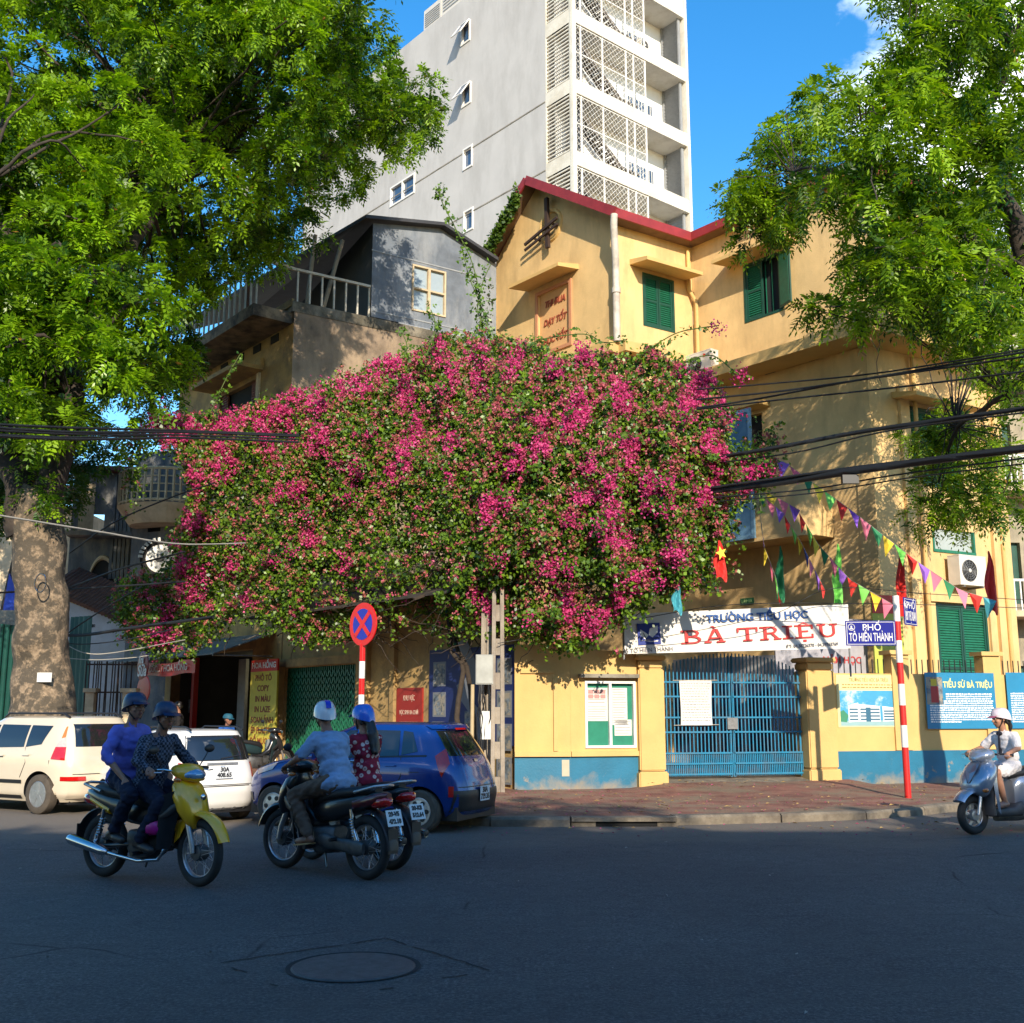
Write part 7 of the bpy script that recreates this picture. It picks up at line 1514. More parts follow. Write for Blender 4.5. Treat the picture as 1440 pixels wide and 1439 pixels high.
mb = MB(); mb.sect([(.46, .50, 0, .05, .12), (.52, .53, 0, .11, .18), (.60, .52, 0, .15, .215), (.72, .47, 0, .15, .235), (.84, .41, 0, .12, .21), (.92, .37, 0, .08, .14), (.96, .35, 0, .04, .07)], 'z', 26, 2.5); part(T, mb, 'front_apron', SIL)
mb = MB(); mb.add([(.665, 0, .62), (.60, .085, .80), (.50, .075, .90), (.485, 0, .92), (.50, -.075, .90), (.60, -.085, .80), (.625, 0, .76)], [(0, 1, 6), (1, 2, 3, 6), (3, 4, 5, 6), (5, 0, 6)]); part(T, mb, 'apron_centre', mat('darker silver', (.22, .25, .32), .3, .03, 4, coat=1, metal=.5), sm=0, label='darker v shaped centre panel')
for sg in (-1, 1):
    mb = MB(); mb.bar((.655, sg * .01, .64), (.60, sg * .05, .72), .022, .012); part(T, mb, 'badge_fin', BLACK, sm=0)
    mb = MB(); mb.grid(lambda u, v: (.47 - (.10 - .05 * v) * u - .10 * v * v, sg * (.175 + .05 * math.sin(math.pi * (.15 + .6 * v)) - .02 * v), .86 - .56 * v - .05 * u), 5, 10); part(T, mb, 'side_apron', SIL)
    mb = MB(); mb.ell((.56, sg * .165, .56), (.05, .05, .035), 14, 8); part(T, mb, 'indicator', ORL)
    mb = MB(); mb.tube([(.32, sg * .12, 1.0), (.27, sg * .25, 1.0)], .014, 8); part(T, mb, 'handlebar', BLACK)
    mb = MB(); mb.tube([(.275, sg * .24, 1.0), (.24, sg * .37, .99)], .019, 10); part(T, mb, 'grip', BLACK)
    mb = MB(); mb.tube([(.31, sg * .18, 1.01), (.36, sg * .27, .99), (.31, sg * .37, .985)], .006, 6); part(T, mb, 'brake_lever', ALLOY)
mb = MB(); mb.sect([(.24, 0, .985, .08, .04), (.32, 0, 1.0, .16, .07), (.40, 0, .99, .17, .085), (.48, 0, .965, .13, .07), (.53, 0, .945, .05, .03)], 'x', 20, 2.4); part(T, mb, 'handlebar_cowl', SIL)
mb = MB(); mb.ell((.455, 0, .945), (.08, .11, .055), 18, 12); part(T, mb, 'headlight', LENS)
mb = MB(); mb.sect([(.24, .40, 0, .06, .17), (.34, .42, 0, .05, .18), (.5, .42, 0, .045, .19), (.7, .37, 0, .045, .20), (.86, .31, 0, .04, .18)], 'z', 20, 3); part(T, mb, 'leg_shield', mat('dark grey plastic', (.05, .05, .055), .6))
mb = MB(); mb.sect([(.42, 0, .30, .12, .05), (.30, 0, .27, .16, .06), (.0, 0, .27, .16, .06), (-.15, 0, .32, .16, .12)], 'x', 16, 4); part(T, mb, 'floor_board', mat('dark grey plastic', (.05, .05, .055), .6))
mb = MB(); mb.sect([(-.06, 0, .48, .10, .20), (-.15, 0, .52, .17, .22), (-.4, 0, .56, .20, .20), (-.7, 0, .64, .18, .15), (-.90, 0, .72, .12, .09), (-.98, 0, .75, .05, .05)], 'x', 20, 3); part(T, mb, 'rear_body', SIL)
mb = MB(); mb.sect([(.0, 0, .72, .08, .04), (-.10, 0, .745, .14, .06), (-.35, 0, .76, .155, .06), (-.6, 0, .79, .15, .06), (-.82, 0, .82, .10, .05), (-.88, 0, .82, .04, .03)], 'x', 18, 2.8); part(T, mb, 'seat', SEAT)
mb = MB(); mb.sect([(-.92, 0, .66, .10, .05), (-1.0, 0, .68, .06, .03)], 'x', 14, 3); part(T, mb, 'tail_light', LAMP)
mb = MB(); mb.tube([(-.25, -.13, .25), (-.5, -.17, .27), (-.85, -.18, .33)], [.03, .055, .05], 12); part(T, mb, 'silencer', STEEL)
mb = MB(); mb.sect([(.2, .0, .2, .05, .05), (-.1, 0, .22, .12, .08), (-.5, .06, .25, .08, .08), (-.62, .08, .25, .05, .06)], 'x', 12, 3); part(T, mb, 'engine', ENG)
# parked bike by the shop sign
pk = gr(372, 1085, .12); 
bike4 = underbone((-5.6, 24.6, .12), R(35), 'dark parked motorbike standing before the yellow shop sign', BODYB, mat('dull teal plastic', (.01, .03, .035), .4, .1), R(15))
# ================================================================ PEOPLE
def V(*a): return Vector(a)
def clothmat(name, col, kind=None, c2=None):
    if name in MATS: return MATS[name]
    m = mat(name, col, .85, .12, 9, .35, 26, spec=.25); nt = m.node_tree; N = nt.nodes; L = nt.links; b = N['Principled BSDF']; src = b.inputs['Base Color'].links[0].from_socket
    tc = [n for n in N if n.type == 'TEX_COORD'][0]
    if kind:
        if kind == 'check':
            w1 = N.new('ShaderNodeTexChecker'); w1.inputs['Scale'].default_value = 42; L.new(tc.outputs['Object'], w1.inputs['Vector']); f = w1.outputs['Fac']
            n2 = N.new('ShaderNodeMath'); n2.operation = 'MULTIPLY'; L.new(f, n2.inputs[0]); n2.inputs[1].default_value = .55; f = n2.outputs[0]
        else:
            v = N.new('ShaderNodeTexVoronoi'); v.inputs['Scale'].default_value = 17; L.new(tc.outputs['Object'], v.inputs['Vector']); r = N.new('ShaderNodeValToRGB')
            e = r.color_ramp.elements; e[0].position = .0; e[0].color = (.1, .1, .1, 1); e[1].position = .42; e[1].color = (0, 0, 0, 1); q = e.new(.12); q.color = (.15, .15, .15, 1); q = e.new(.16); q.color = (1, 1, 1, 1); q = e.new(.36); q.color = (.9, .9, .9, 1)
            L.new(v.outputs['Distance'], r.inputs[0]); f = r.outputs[0]
        mx = N.new('ShaderNodeMix'); mx.data_type = 'RGBA'; L.new(f, mx.inputs['Factor']); L.new(src, mx.inputs['A']); mx.inputs['B'].default_value = (*c2, 1); L.new(mx.outputs['Result'], b.inputs['Base Color'])
    return m
def remesh(mb, name, m, vox, smooth_it=6, wr=0.0, seed=0):
    me = mb.mesh('raw', m); bm = bmesh.new(); bm.from_mesh(me); bmesh.ops.recalc_face_normals(bm, faces=bm.faces); bm.to_mesh(me); bm.free()
    r = evalmods(me, [('REMESH', dict(mode='VOXEL', voxel_size=vox, adaptivity=0)), ('SMOOTH', dict(factor=.5, iterations=smooth_it))], name)
    if wr:
        n = len(r.vertices); co = np.empty(n * 3); r.vertices.foreach_get('co', co); no = np.empty(n * 3); r.vertex_normals.foreach_get('vector', no); co = co.reshape(-1, 3); no = no.reshape(-1, 3)
        d = np.array([mnoise.noise(Vector((p[0] * 9 + seed, p[1] * 9, p[2] * 16 + p[0] * 12))) + .5 * mnoise.noise(Vector((p[0] * 22, p[1] * 22 + seed, p[2] * 34))) for p in co]); co += no * (d * wr)[:, None]; r.vertices.foreach_set('co', co.ravel())
    r.materials.clear(); r.materials.append(m); r.polygons.foreach_set('use_smooth', [True] * len(r.polygons)); r.update(); return r
def frame(fd, up=Vector((0, 0, 1))):
    f = Vector(fd).normalized(); l = up.cross(f).normalized(); u = f.cross(l); return Matrix((f, l, u)).transposed()
def person(label, loc, rz, J, skin, shirt, pants, shoe, helmet, sleeve='long', skirt=False, hair=None, group=None, tie=None, leg='long', extra=None, face=True):
    T = thing('person', label, 'person', loc, rz, group)
    hp, ch, nk, hd = V(*J['hip']), V(*J['chest']), V(*J['neck']), V(*J['head']); fr = frame(J.get('face', (1, 0, -.05))); bf = frame(J.get('body', (1, 0, 0)))
    sk = MB(); st = MB(); pt = MB(); sc_ = J.get('s', 1.0)
    spine = (nk - hp).normalized(); lat = bf.col[1]; fwd = lat.cross(spine).normalized(); SR = Matrix((fwd, lat, spine)).transposed()
    def torso(mb, g):
        for p, r in ((hp, (.125 + (g > 0) * .010, .165 + (g > 0) * .012, .12)), (hp.lerp(ch, .45), (.118, .15, .15)), (ch, (.118, .165, .17)), (ch.lerp(nk, .45), (.10, .15, .10))): mb.ell(p, (r[0] * sc_ + g, r[1] * sc_ + g, r[2] * sc_), 20, 12, SR)
    torso(sk, -.01); sk.cap(nk - spine * .06, hd - fr.col[2] * .04, .055 * sc_, .05)
    if shirt: torso(st, .014)
    for sd_, k in (('L', 1), ('R', -1)):
        sh = ch.lerp(nk, .55) + lat * (k * .165 * sc_); el, ha = V(*J['el' + sd_]), V(*J['ha' + sd_]); kn, an, toe = V(*J['kn' + sd_]), V(*J['an' + sd_]), V(*J['toe' + sd_]); hj = hp + lat * (k * .085 * sc_)
        sk.cap(sh, el, .050, .038); wr = el + (ha - el) * .93; sk.cap(el, wr, .038, .025); sk.cap(nk - spine * .05, sh, .05, .05)
        # hand: palm, four fingers bent round what they hold, thumb
        d = (ha - el).normalized(); cl = V(*J.get('curl' + sd_, (0, 0, -1))); cl = (cl - d * cl.dot(d)).normalized(); ac = d.cross(cl); rel = J.get('relax' + sd_, False)
        sk.cap(wr, ha + d * .045, .024, .026); 
        for j in range(4):
            b0 = ha + d * .055 + ac * ((j - 1.5) * .019); ln = (.034, .040, .038, .029)[j]
            b1 = b0 + (d * (.9 if rel else .55) + cl * (.25 if rel else .7)).normalized() * ln; b2 = b1 + (d * (.8 if rel else -.25) + cl * (.5 if rel else .95)).normalized() * ln * .8; sk.cap(b0, b1, .0098, .0092, 8, 3); sk.cap(b1, b2, .0092, .008, 8, 3)
        tb = ha + d * .01 + ac * (k * .028 * J.get('th', 1)); t1 = tb + (d * .6 + ac * (k * .6) + cl * .3).normalized() * .035; t2 = t1 + (d * .7 + cl * .7).normalized() * .028; sk.cap(tb, t1, .012, .0105, 8, 3); sk.cap(t1, t2, .0105, .009, 8, 3)
        sk.cap(hj, kn, .078 * sc_, .052); sk.cap(kn, kn.lerp(an, .35), .05, .052); sk.cap(kn.lerp(an, .35), an, .052, .034); heel = an + (an - kn).normalized() * .035 - (toe - an).normalized() * .03; sk.cap(heel, an, .03, .034); sk.cap(heel, toe, .028, .026); sk.cap(heel.lerp(toe, .6), toe, .036, .03)
        if shirt:
            st.cap(nk - spine * .07, sh, .058, .066); e2 = sh.lerp(el, .8) if sleeve == 'short' else el; st.cap(sh, e2, .068, .060 if sleeve == 'short' else .052)
            if sleeve == 'long': st.cap(el, el.lerp(ha, .88), .052, .038)
            if sleeve == 'rolled': st.cap(el, el.lerp(ha, .25), .052, .05)
        if pants and not skirt: pt.cap(hj, kn, .098 * sc_, .073); pt.cap(kn, kn.lerp(an, .5 if leg == 'long' else .3), .072, .066); leg == 'long' and pt.cap(kn.lerp(an, .5), an.lerp(kn, .08), .066, .058)
        if skirt: pt.cap(hj, kn.lerp(hj, .25), .105 * sc_, .09)
        if shoe:
            mb = MB(); mb.cap(heel - V(0, 0, .004), toe + (toe - heel).normalized() * .012, .036, .036); mb.cap(heel.lerp(toe, .55), toe, .044, .038)
            if shoe[1]: mb.cap(heel, an, .038, .042)
            o = bpy.data.objects.new('shoe', remesh(mb, 'shoe', shoe[0], .009, 3)); link(o, T)
        elif shoe is None:
            mb = MB(); a, b = heel - V(0, 0, .034), toe + (toe - heel).normalized() * .02 - V(0, 0, .034); mb.bar(a, b, .085, .014); mb.build('sandal', mat('tan sandal', (.45, .28, .12), .8), T, world=False)
    # head
    def H(x, y, z): return hd + fr @ V(x, y, z)
    sk.ell(H(-.012, 0, .02), (.098, .078, .098), 20, 14, fr); sk.ell(H(.026, 0, -.035), (.066, .062, .085), 16, 12, fr); sk.ell(H(.045, 0, -.088), (.036, .038, .028), 12, 8, fr)
    sk.cap(H(.084, 0, .005), H(.108, 0, -.030), .009, .0145, 10, 3)
    for k in (1, -1): sk.ell(H(-.005, k * .079, -.01), (.020, .010, .032), 10, 8, fr); sk.ell(H(.066, k * .033, .018), (.02, .022, .012), 10, 6, fr); sk.ell(H(.062, k * .04, -.03), (.028, .024, .022), 10, 6, fr)
    sk.ell(H(.084, 0, -.062), (.014, .026, .010), 10, 6, fr)
    body = bpy.data.objects.new('body', remesh(sk, 'body', skin, .0085, 3)); link(body, T)
    if face:
        for k in (1, -1):
            mb = MB(); mb.ell(H(.082, k * .032, .002), (.010, .0145, .0075), 10, 6, fr); mb.build('eye', plain('eye white', (.5, .46, .42), .3), T, smooth=50, world=False)
            mb = MB(); mb.ell(H(.0895, k * .032, .002), (.005, .0070, .0070), 8, 6, fr); mb.build('iris', HAIR, T, smooth=50, world=False)
            mb = MB(); mb.cap(H(.088, k * .018, .024), H(.083, k * .046, .026), .0045, .003, 6, 2); mb.build('eyebrow', HAIR, T, smooth=50, world=False)
        mb = MB(); mb.ell(H(.0945, 0, -.059), (.006, .022, .0045), 10, 6, fr); mb.ell(H(.0925, 0, -.068), (.007, .018, .005), 10, 6, fr); mb.build('lips', mat('lips', (.30, .09, .07), .5), T, smooth=50, world=False)
    if hair:
        mb = MB(); mb.ell(H(-.02, 0, .03), (.103, .086, .10), 18, 12, fr); 
        for k in (1, -1): mb.cap(H(-.03, k * .07, .0), H(-.05, k * .075, -.06), .03, .02)
        if hair == 'long':
            a = H(-.085, 0, -.02); b = nk - fwd * .115 - spine * .03; c_ = ch - fwd * .145 - spine * .03; mb.cap(a, b, .055, .055); mb.cap(b, c_, .055, .03); mb.cap(b + lat * .03, c_ + lat * .04, .04, .02); mb.cap(b - lat * .03, c_ - lat * .035 + spine * .03, .04, .02)
        if hair == 'tail': a = H(-.10, 0, -.01); mb.cap(a, H(-.13, .0, -.10), .035, .03); mb.cap(H(-.13, 0, -.10), H(-.11, 0, -.20), .03, .012)
        o = bpy.data.objects.new('hair', remesh(mb, 'hair', HAIR, .010, 3, .004)); link(o, T)
    else:
        mb = MB(); mb.ell(H(-.022, 0, .022), (.098, .082, .098), 18, 12, fr); o = bpy.data.objects.new('hair', remesh(mb, 'hair', HAIR, .010, 2)); link(o, T)
    if helmet:
        hm, pk, deep, vis = helmet
        mb = MB(); rings = []
        for i in range(11):
            t = math.pi / 2 * i / 10; rr = math.cos(t) ** .62; z = math.sin(t)
            rings.append([tuple(H(-.016 + .130 * rr * math.cos(a), .112 * rr * math.sin(a), .034 + .108 * z - (deep * (1 - math.cos(a)) * .5 if i == 0 else deep * (1 - math.cos(a)) * .5 * (1 - i / 10) ** 2))) for a in [2 * math.pi * k / 28 for k in range(28)]])
        mb.loft(rings); ho = mb.build('helmet', hm, T, smooth=60, world=False)
        mb = MB()
        for i in range(2):
            pass
        mb.grid(lambda u, v: tuple(H(-.016 + (.128 + pk * v) * math.cos(R(-44 + 88 * u)) , (.110 + pk * .25 * v) * math.sin(R(-44 + 88 * u)), (.046 - .022 * v) - .004 * math.cos(R(-44 + 88 * u)))), 12, 4); mb.grid(lambda u, v: tuple(H(-.016 + (.128 + pk * v) * math.cos(R(-44 + 88 * u)), (.110 + pk * .25 * v) * math.sin(R(-44 + 88 * u)), .040 - .022 * v)), 12, 4)
        mb.build('helmet_peak', vis or hm, ho, smooth=60, world=False)
        for k in (1, -1): mb = MB(); mb.tube([H(.0, k * .088, .02), H(.02, k * .078, -.05), H(.045, k * .03, -.118)], .007, 6); mb.build('chin_strap', BLACK, T, smooth=50, world=False)
    if shirt:
        o = bpy.data.objects.new('shirt', remesh(st, 'shirt', shirt, .0115, 6, .015, random.random() * 9)); link(o, T)
        for k in (1, -1):
            mb = MB(); a = nk - spine * .015 + fwd * .055; mb.add([a + lat * (k * .005), a + lat * (k * .05) - fwd * .03 + spine * .02, a + lat * (k * .065) - fwd * .02 - spine * .025, a + lat * (k * .03) + fwd * .018 - spine * .05], [(0, 1, 2, 3)])
            mb.build('collar', shirt, T, world=False)
    if pants:
        torso_p = ((hp - spine * .03, (.115, .155, .10)),)
        for p, r in torso_p: pt.ell(p, (r[0] * sc_ + .012, r[1] * sc_ + .012, r[2]), 20, 12, SR)
        o = bpy.data.objects.new('skirt' if skirt else 'trousers', remesh(pt, 'trousers', pants, .0115, 6, .018, 3)); link(o, T)
    if tie:
        mb = MB(); a = nk + fwd * .085 - spine * .04; mb.ell(a, (.02, .05, .03), 10, 6); mb.bar(a, ch + fwd * .14 - spine * .12, .05, .012, lat); mb.build('neck_bow', tie, T, smooth=50, world=False)
    return T
NAVYT = clothmat('navy trousers', (.012, .016, .035)); SH1 = clothmat('periwinkle shirt', (.15, .155, .52)); SH2 = clothmat('dark checked shirt', (.015, .018, .03), 'check', (.16, .18, .24))
SH3 = clothmat('grey blue polo', (.22, .31, .46)); BRN = clothmat('brown trousers', (.13, .085, .06)); SH4 = clothmat('maroon floral blouse', (.24, .016, .04), 'floral', (.62, .48, .44)); WHD = clothmat('white dress', (.66, .62, .62)); DKT = clothmat('dark trousers', (.015, .014, .016))
BLH = mat('navy helmet', (.006, .018, .065), .45, .05, 6, coat=.12); WHH = mat('white helmet', (.60, .60, .62), .3, .03, 6, coat=.8); BRH = mat('bright blue helmet', (.012, .12, .60), .3, .05, 6, coat=.8); PKH = mat('pale pink helmet', (.62, .52, .55), .35, .2, 12, coat=.6)
DSH = (mat('dark shoe', (.02, .016, .014), .5), True)
rid = dict(hip=(-.06, 0, .86), chest=(-.0, 0, 1.16), neck=(.05, 0, 1.36), head=(.10, 0, 1.50), elL=(.09, .30, 1.10), haL=(.235, .30, 1.03), elR=(.09, -.30, 1.10), haR=(.235, -.30, 1.03), knL=(.28, .17, .74), anL=(.03, .17, .37), toeL=(.19, .18, .31), knR=(.28, -.17, .74), anR=(.03, -.17, .37), toeR=(.19, -.18, .31))
def P_(b, **k): d = dict(b); d.update(k); return d
person('man in dark checked shirt and navy cap helmet driving the yellow motorbike', B1c, hd1, P_(rid, face=(.95, -.25, -.08)), SKIND, SH2, NAVYT, DSH, (BLH, .075, .085, None), 'long', group='people on the road')
pil = dict(hip=(-.42, 0, .93), chest=(-.37, 0, 1.24), neck=(-.35, 0, 1.45), head=(-.31, 0, 1.59), elL=(-.25, .27, 1.12), haL=(-.06, .20, .97), elR=(-.36, -.28, 1.14), haR=(-.14, -.23, .92), curlL=(0, 0, -1), curlR=(.2, .3, -1), relaxR=True, relaxL=True, knL=(-.02, .26, .80), anL=(-.27, .22, .44), toeL=(-.12, .24, .39), knR=(-.02, -.26, .80), anR=(-.27, -.22, .44), toeR=(-.12, -.24, .39), s=.95)
person('man in periwinkle shirt and navy cap helmet riding pillion on the yellow motorbike', B1c, hd1, P_(pil, face=(.97, -.22, .02)), SKIN, SH1, NAVYT, DSH, (BLH, .075, .085, None), 'rolled', group='people on the road')
t2 = person('man in grey blue polo and white striped helmet driving the dark motorbike', B2c, hd2, P_(rid, hip=(-.16, 0, .86), chest=(-.06, 0, 1.17), neck=(.03, 0, 1.37), head=(.07, .0, 1.51), anL=(.02, .19, .36), knL=(.27, .19, .74), face=(.9, -.4, -.05), s=1.06), SKIND, SH3, BRN, None, (WHH, .02, .09, None), 'short', group='people on the road')
ho = [c for c in t2.children if c.name.startswith('helmet')][0]
mb = MB(); fr_ = frame((.9, -.4, -.05)); hd_ = V(.07, 0, 1.51)

def sg_(c_, e): return math.copysign(abs(c_) ** e, c_)
mb.grid(lambda u, v: tuple(hd_ + fr_ @ V(-.016 + .134 * sg_(math.cos(R(8 + 160 * u)), .62), .027 * (2 * v - 1), .036 + .109 * math.sin(R(8 + 160 * u)))), 24, 4)
mb.build('helmet_stripe', plain('stripe blue', (.02, .03, .45), .3), ho, smooth=60, world=False)
person('woman in maroon floral blouse and bright blue helmet riding the maroon motorbike', B3c, hd2, P_(rid, hip=(-.22, 0, .85), chest=(-.20, 0, 1.15), neck=(-.17, 0, 1.34), head=(-.13, 0, 1.48), elL=(-.02, .27, 1.06), elR=(-.02, -.27, 1.06), s=.92, face=(1, .12, -.05)), SKIN, SH4, DKT, DSH, (BRH, .05, .085, None), 'long', hair='long', group='people on the road')
sp = dict(hip=(-.12, 0, .84), chest=(-.10, 0, 1.12), neck=(-.06, 0, 1.31), head=(-.02, 0, 1.45), elL=(.02, .27, 1.07), haL=(.225, .30, 1.02), elR=(.02, -.27, 1.07), haR=(.225, -.30, 1.02), knL=(.27, .12, .76), anL=(.18, .14, .40), toeL=(.30, .15, .36), knR=(.27, -.10, .76), anR=(.18, -.13, .40), toeR=(.30, -.13, .36), s=.88, face=(.92, -.38, -.06))
person('woman in white dress with dark neck bow and pale helmet riding the silver scooter', BSc, hds, sp, SKIN, WHD, WHD, (mat('nude shoe', (.32, .16, .11), .5), False), (PKH, .065, .07, mat('pink peak', (.35, .08, .14), .3)), 'short', skirt=True, hair='tail', group='people on the road', tie=plain('dark bow', (.01, .012, .025), .8))
# bystanders by the shop
std = dict(hip=(0, 0, .92), chest=(.01, 0, 1.22), neck=(.01, 0, 1.42), head=(.03, 0, 1.56), elL=(.02, .24, 1.12), haL=(.1, .22, .90), elR=(.02, -.24, 1.12), haR=(.1, -.22, .90), knL=(.03, .09, .50), anL=(0, .09, .09), toeL=(.13, .10, .04), knR=(.03, -.09, .50), anR=(0, -.09, .09), toeR=(.13, -.10, .04), relaxL=True, relaxR=True)
SHB = clothmat('royal blue shirt', (.015, .09, .38)); CAPB = mat('teal cap', (.01, .09, .15), .7)
b_ = at(322, 1000, 26.2); person('man in royal blue shirt and teal cap sitting before the copy shop', (b_.x, b_.y, .1), R(-35), P_(std, hip=(-.1, 0, .62), chest=(-.07, 0, .92), neck=(-.05, 0, 1.11), head=(-.01, 0, 1.25), elL=(-.02, .24, .82), haL=(.15, .2, .72), elR=(-.02, -.24, .82), haR=(.15, -.2, .72), knL=(.33, .12, .55), anL=(.3, .12, .09), toeL=(.44, .12, .04), knR=(.33, -.12, .55), anR=(.3, -.12, .09), toeR=(.44, -.12, .04)), SKIND, SHB, DKT, DSH, (CAPB, .06, .0, None), 'long', group='people on the pavement')
mb = MB(Matrix.Translation((b_.x, b_.y, .12)) @ Matrix.Rotation(R(-35), 4, 'Z')); mb.box((-.3, -.18, .38), (.08, .18, .43))
for x, y in ((-.27, -.15), (-.27, .15), (.05, -.15), (.05, .15)): mb.box((x - .015, y - .015, 0), (x + .015, y + .015, .38))
tag(mb.build('stool', plain('red stool plastic', (.4, .02, .02))), 'low red stool under the man in the royal blue shirt', 'stool')
b_ = at(252, 1000, 27.0); person('dark haired person in black standing behind the white hatchback near the counter', (b_.x, b_.y, .1), R(200), P_(std), SKIND, DKT, DKT, DSH, None, 'long', hair='short', group='people on the pavement')
# ================================================================ FOLIAGE
def npmesh(name, verts, k, m, tint, smooth=False):
    """verts (N*k,3): N faces with k corners each; tint (N,3)"""
    n = len(verts) // k; me = bpy.data.meshes.new(name); me.vertices.add(n * k); me.vertices.foreach_set('co', np.ascontiguousarray(verts, dtype=np.float32).ravel())
    me.loops.add(n * k); me.loops.foreach_set('vertex_index', np.arange(n * k, dtype=np.int32)); me.polygons.add(n); me.polygons.foreach_set('loop_start', np.arange(0, n * k, k, dtype=np.int32)); me.polygons.foreach_set('loop_total', np.full(n, k, dtype=np.int32))
    me.materials.append(m); a = me.attributes.new('tint', 'FLOAT_COLOR', 'CORNER'); c = np.ones((n, k, 4), dtype=np.float32); c[:, :, :3] = tint[:, None, :]; a.data.foreach_set('color', c.ravel()); me.update(); me.validate(); return me
def unit(v): return v / np.maximum(np.linalg.norm(v, axis=-1, keepdims=True), 1e-9)
def rdir(n): return unit(rng.normal(size=(n, 3)))
def kites(o, d, s, L, W, fold=.0):
    """leaf kites: origin o, direction d, side s"""
    n = unit(np.cross(d, s)); v = np.empty((len(o), 4, 3)); L = np.asarray(L).reshape(-1, 1); W = np.asarray(W).reshape(-1, 1)
    v[:, 0] = o; v[:, 1] = o + d * L * .45 + s * W * .5 + n * L * fold; v[:, 2] = o + d * L; v[:, 3] = o + d * L * .45 - s * W * .5 + n * L * fold; return v.reshape(-1, 3)
def compound(o, d, nl, Lr, Ll, Wl, droop):
    """pinnate leaves: o,d (N,3) -> kite verts and owner index"""
    N = len(o); up = np.array([0, 0, 1.]); s = unit(np.cross(d, up + rng.normal(size=(N, 3)) * .35)); out_v = []; own = []
    Lr = Lr * rng.uniform(.7, 1.2, N)[:, None]
    for j in range(nl):
        pair = j // 2; sg = 1 if j % 2 else -1; t = (pair + 1) / (nl // 2 + 1); last = j == nl - 1 and nl % 2
        p = o + d * Lr * (t if not last else 1.0); p[:, 2] -= droop * Lr[:, 0] * t * t
        if last: ld = unit(d + np.array([0, 0, -droop * 1.5])); ls = s
        else: ld = unit(s * sg * 1.0 + d * .55 + np.array([0, 0, -.25]) + rng.normal(size=(N, 3)) * .12); ls = unit(d - ld * np.sum(d * ld, 1, keepdims=True))
        sc_ = rng.uniform(.75, 1.15, N) * (1 - .25 * abs(t - .5)); out_v.append(kites(p, ld, ls, Ll * sc_, Wl * sc_).reshape(N, 4, 3)); own.append(np.arange(N))
    return np.concatenate(out_v).reshape(-1, 3), np.concatenate(own)
def inpoly(x, y, P):
    c = False; n = len(P); j = n - 1
    for i in range(n):
        if (P[i][1] > y) != (P[j][1] > y) and x < (P[j][0] - P[i][0]) * (y - P[i][1]) / (P[j][1] - P[i][1]) + P[i][0]: c = not c
        j = i
    return c
def clumps(poly, n, r0, r1, Y0, Y1, shrink=.6, sparse=None):
    xs = [p[0] for p in poly]; ys = [p[1] for p in poly]; out_ = []; tries = 0
    while len(out_) < n and tries < n * 60:
        tries += 1; x, y = random.uniform(min(xs), max(xs)), random.uniform(min(ys), max(ys)); Y = Y0(x, y) if callable(Y0) else random.uniform(Y0, Y1); r = random.uniform(r0, r1); q = r * 1547 / Y * shrink
        if not inpoly(x, y, poly): continue
        if not all(inpoly(x + q * math.cos(a), y + q * math.sin(a), poly) for a in (0, 1.05, 2.1, 3.14, 4.2, 5.24)): continue
        if sparse and sparse(x, y): continue
        p = at(x, y, Y)
        if any((p - c[0]).length < .42 * r for c in out_): continue
        out_.append((p, r))
    return out_
LEAF = leafmat('tree leaves', .45, .36, (1.25, 1.2, .35)); VLEAF = leafmat('vine leaves', .35, .4, (1.2, 1.15, .4)); PETAL = leafmat('bracts', .35, .5, (1.1, .8, 1.0))
def crown(cl, tips, comps, nl, Lr, Ll, Wl, droop, c0, c1, flat=.75):
    O, D, K = [], [], []
    for i, (c, r) in enumerate(cl):
        n = max(3, int(tips * (r / .7) ** 2)); d = rdir(n); rad = r * rng.uniform(.35, 1.0, n) ** .6; p = np.array(c) + d * rad[:, None] * np.array([1, 1, flat])
        for k in range(comps):
            dd = unit(d * .6 + rdir(n) * .9 + np.array([0, -.1, -.15])); O.append(p + rdir(n) * .03); D.append(dd); K.append(np.full(n, i))
    O = np.concatenate(O); D = np.concatenate(D); K = np.concatenate(K); v, own = compound(O, D, nl, Lr, Ll, Wl, droop)
    t = np.clip(rng.normal(.45, .28, len(O)) + rng.normal(0, .24, len(cl))[K], 0, 1)[own] + rng.normal(0, .07, len(own)); t = np.clip(t, 0, 1)[:, None]
    col = np.array(c0) * (1 - t) + np.array(c1) * t; dead = rng.random(len(own)) < .004; col[dead] = (.30, .16, .03); return v, col
def limb(mb, pts, r, n=10, wob=.0, res=6):
    P = [Vector(p) for p in pts]; out_ = []; rr = []
    for i in range(len(P) - 1):
        a = P[max(i - 1, 0)]; b = P[i]; c_ = P[i + 1]; d = P[min(i + 2, len(P) - 1)]
        for k in range(res):
            t = k / res; q = .5 * ((2 * b) + (c_ - a) * t + (2 * a - 5 * b + 4 * c_ - d) * t * t + (3 * b - a - 3 * c_ + d) * t ** 3); out_.append(q + Vector([mnoise.noise(q * 1.3 + Vector((s_, 0, 0))) * wob for s_ in (0, 9, 17)])); rr.append((r[i] * (1 - t) + r[i + 1] * t))
    out_.append(P[-1]); rr.append(r[-1]); b0 = len(mb.v); mb.tube(out_, rr, n)
    for i in range(b0, len(mb.v)):
        v = Vector(mb.v[i]); j = min(len(out_) - 1, (i - b0) // n); q = (v - out_[j]); mb.v[i] = tuple(out_[j] + q * (1 + .12 * mnoise.noise(v * 2.3) + .07 * mnoise.noise(Vector((v.x * 11, v.y * 11, v.z * 2.2)))))
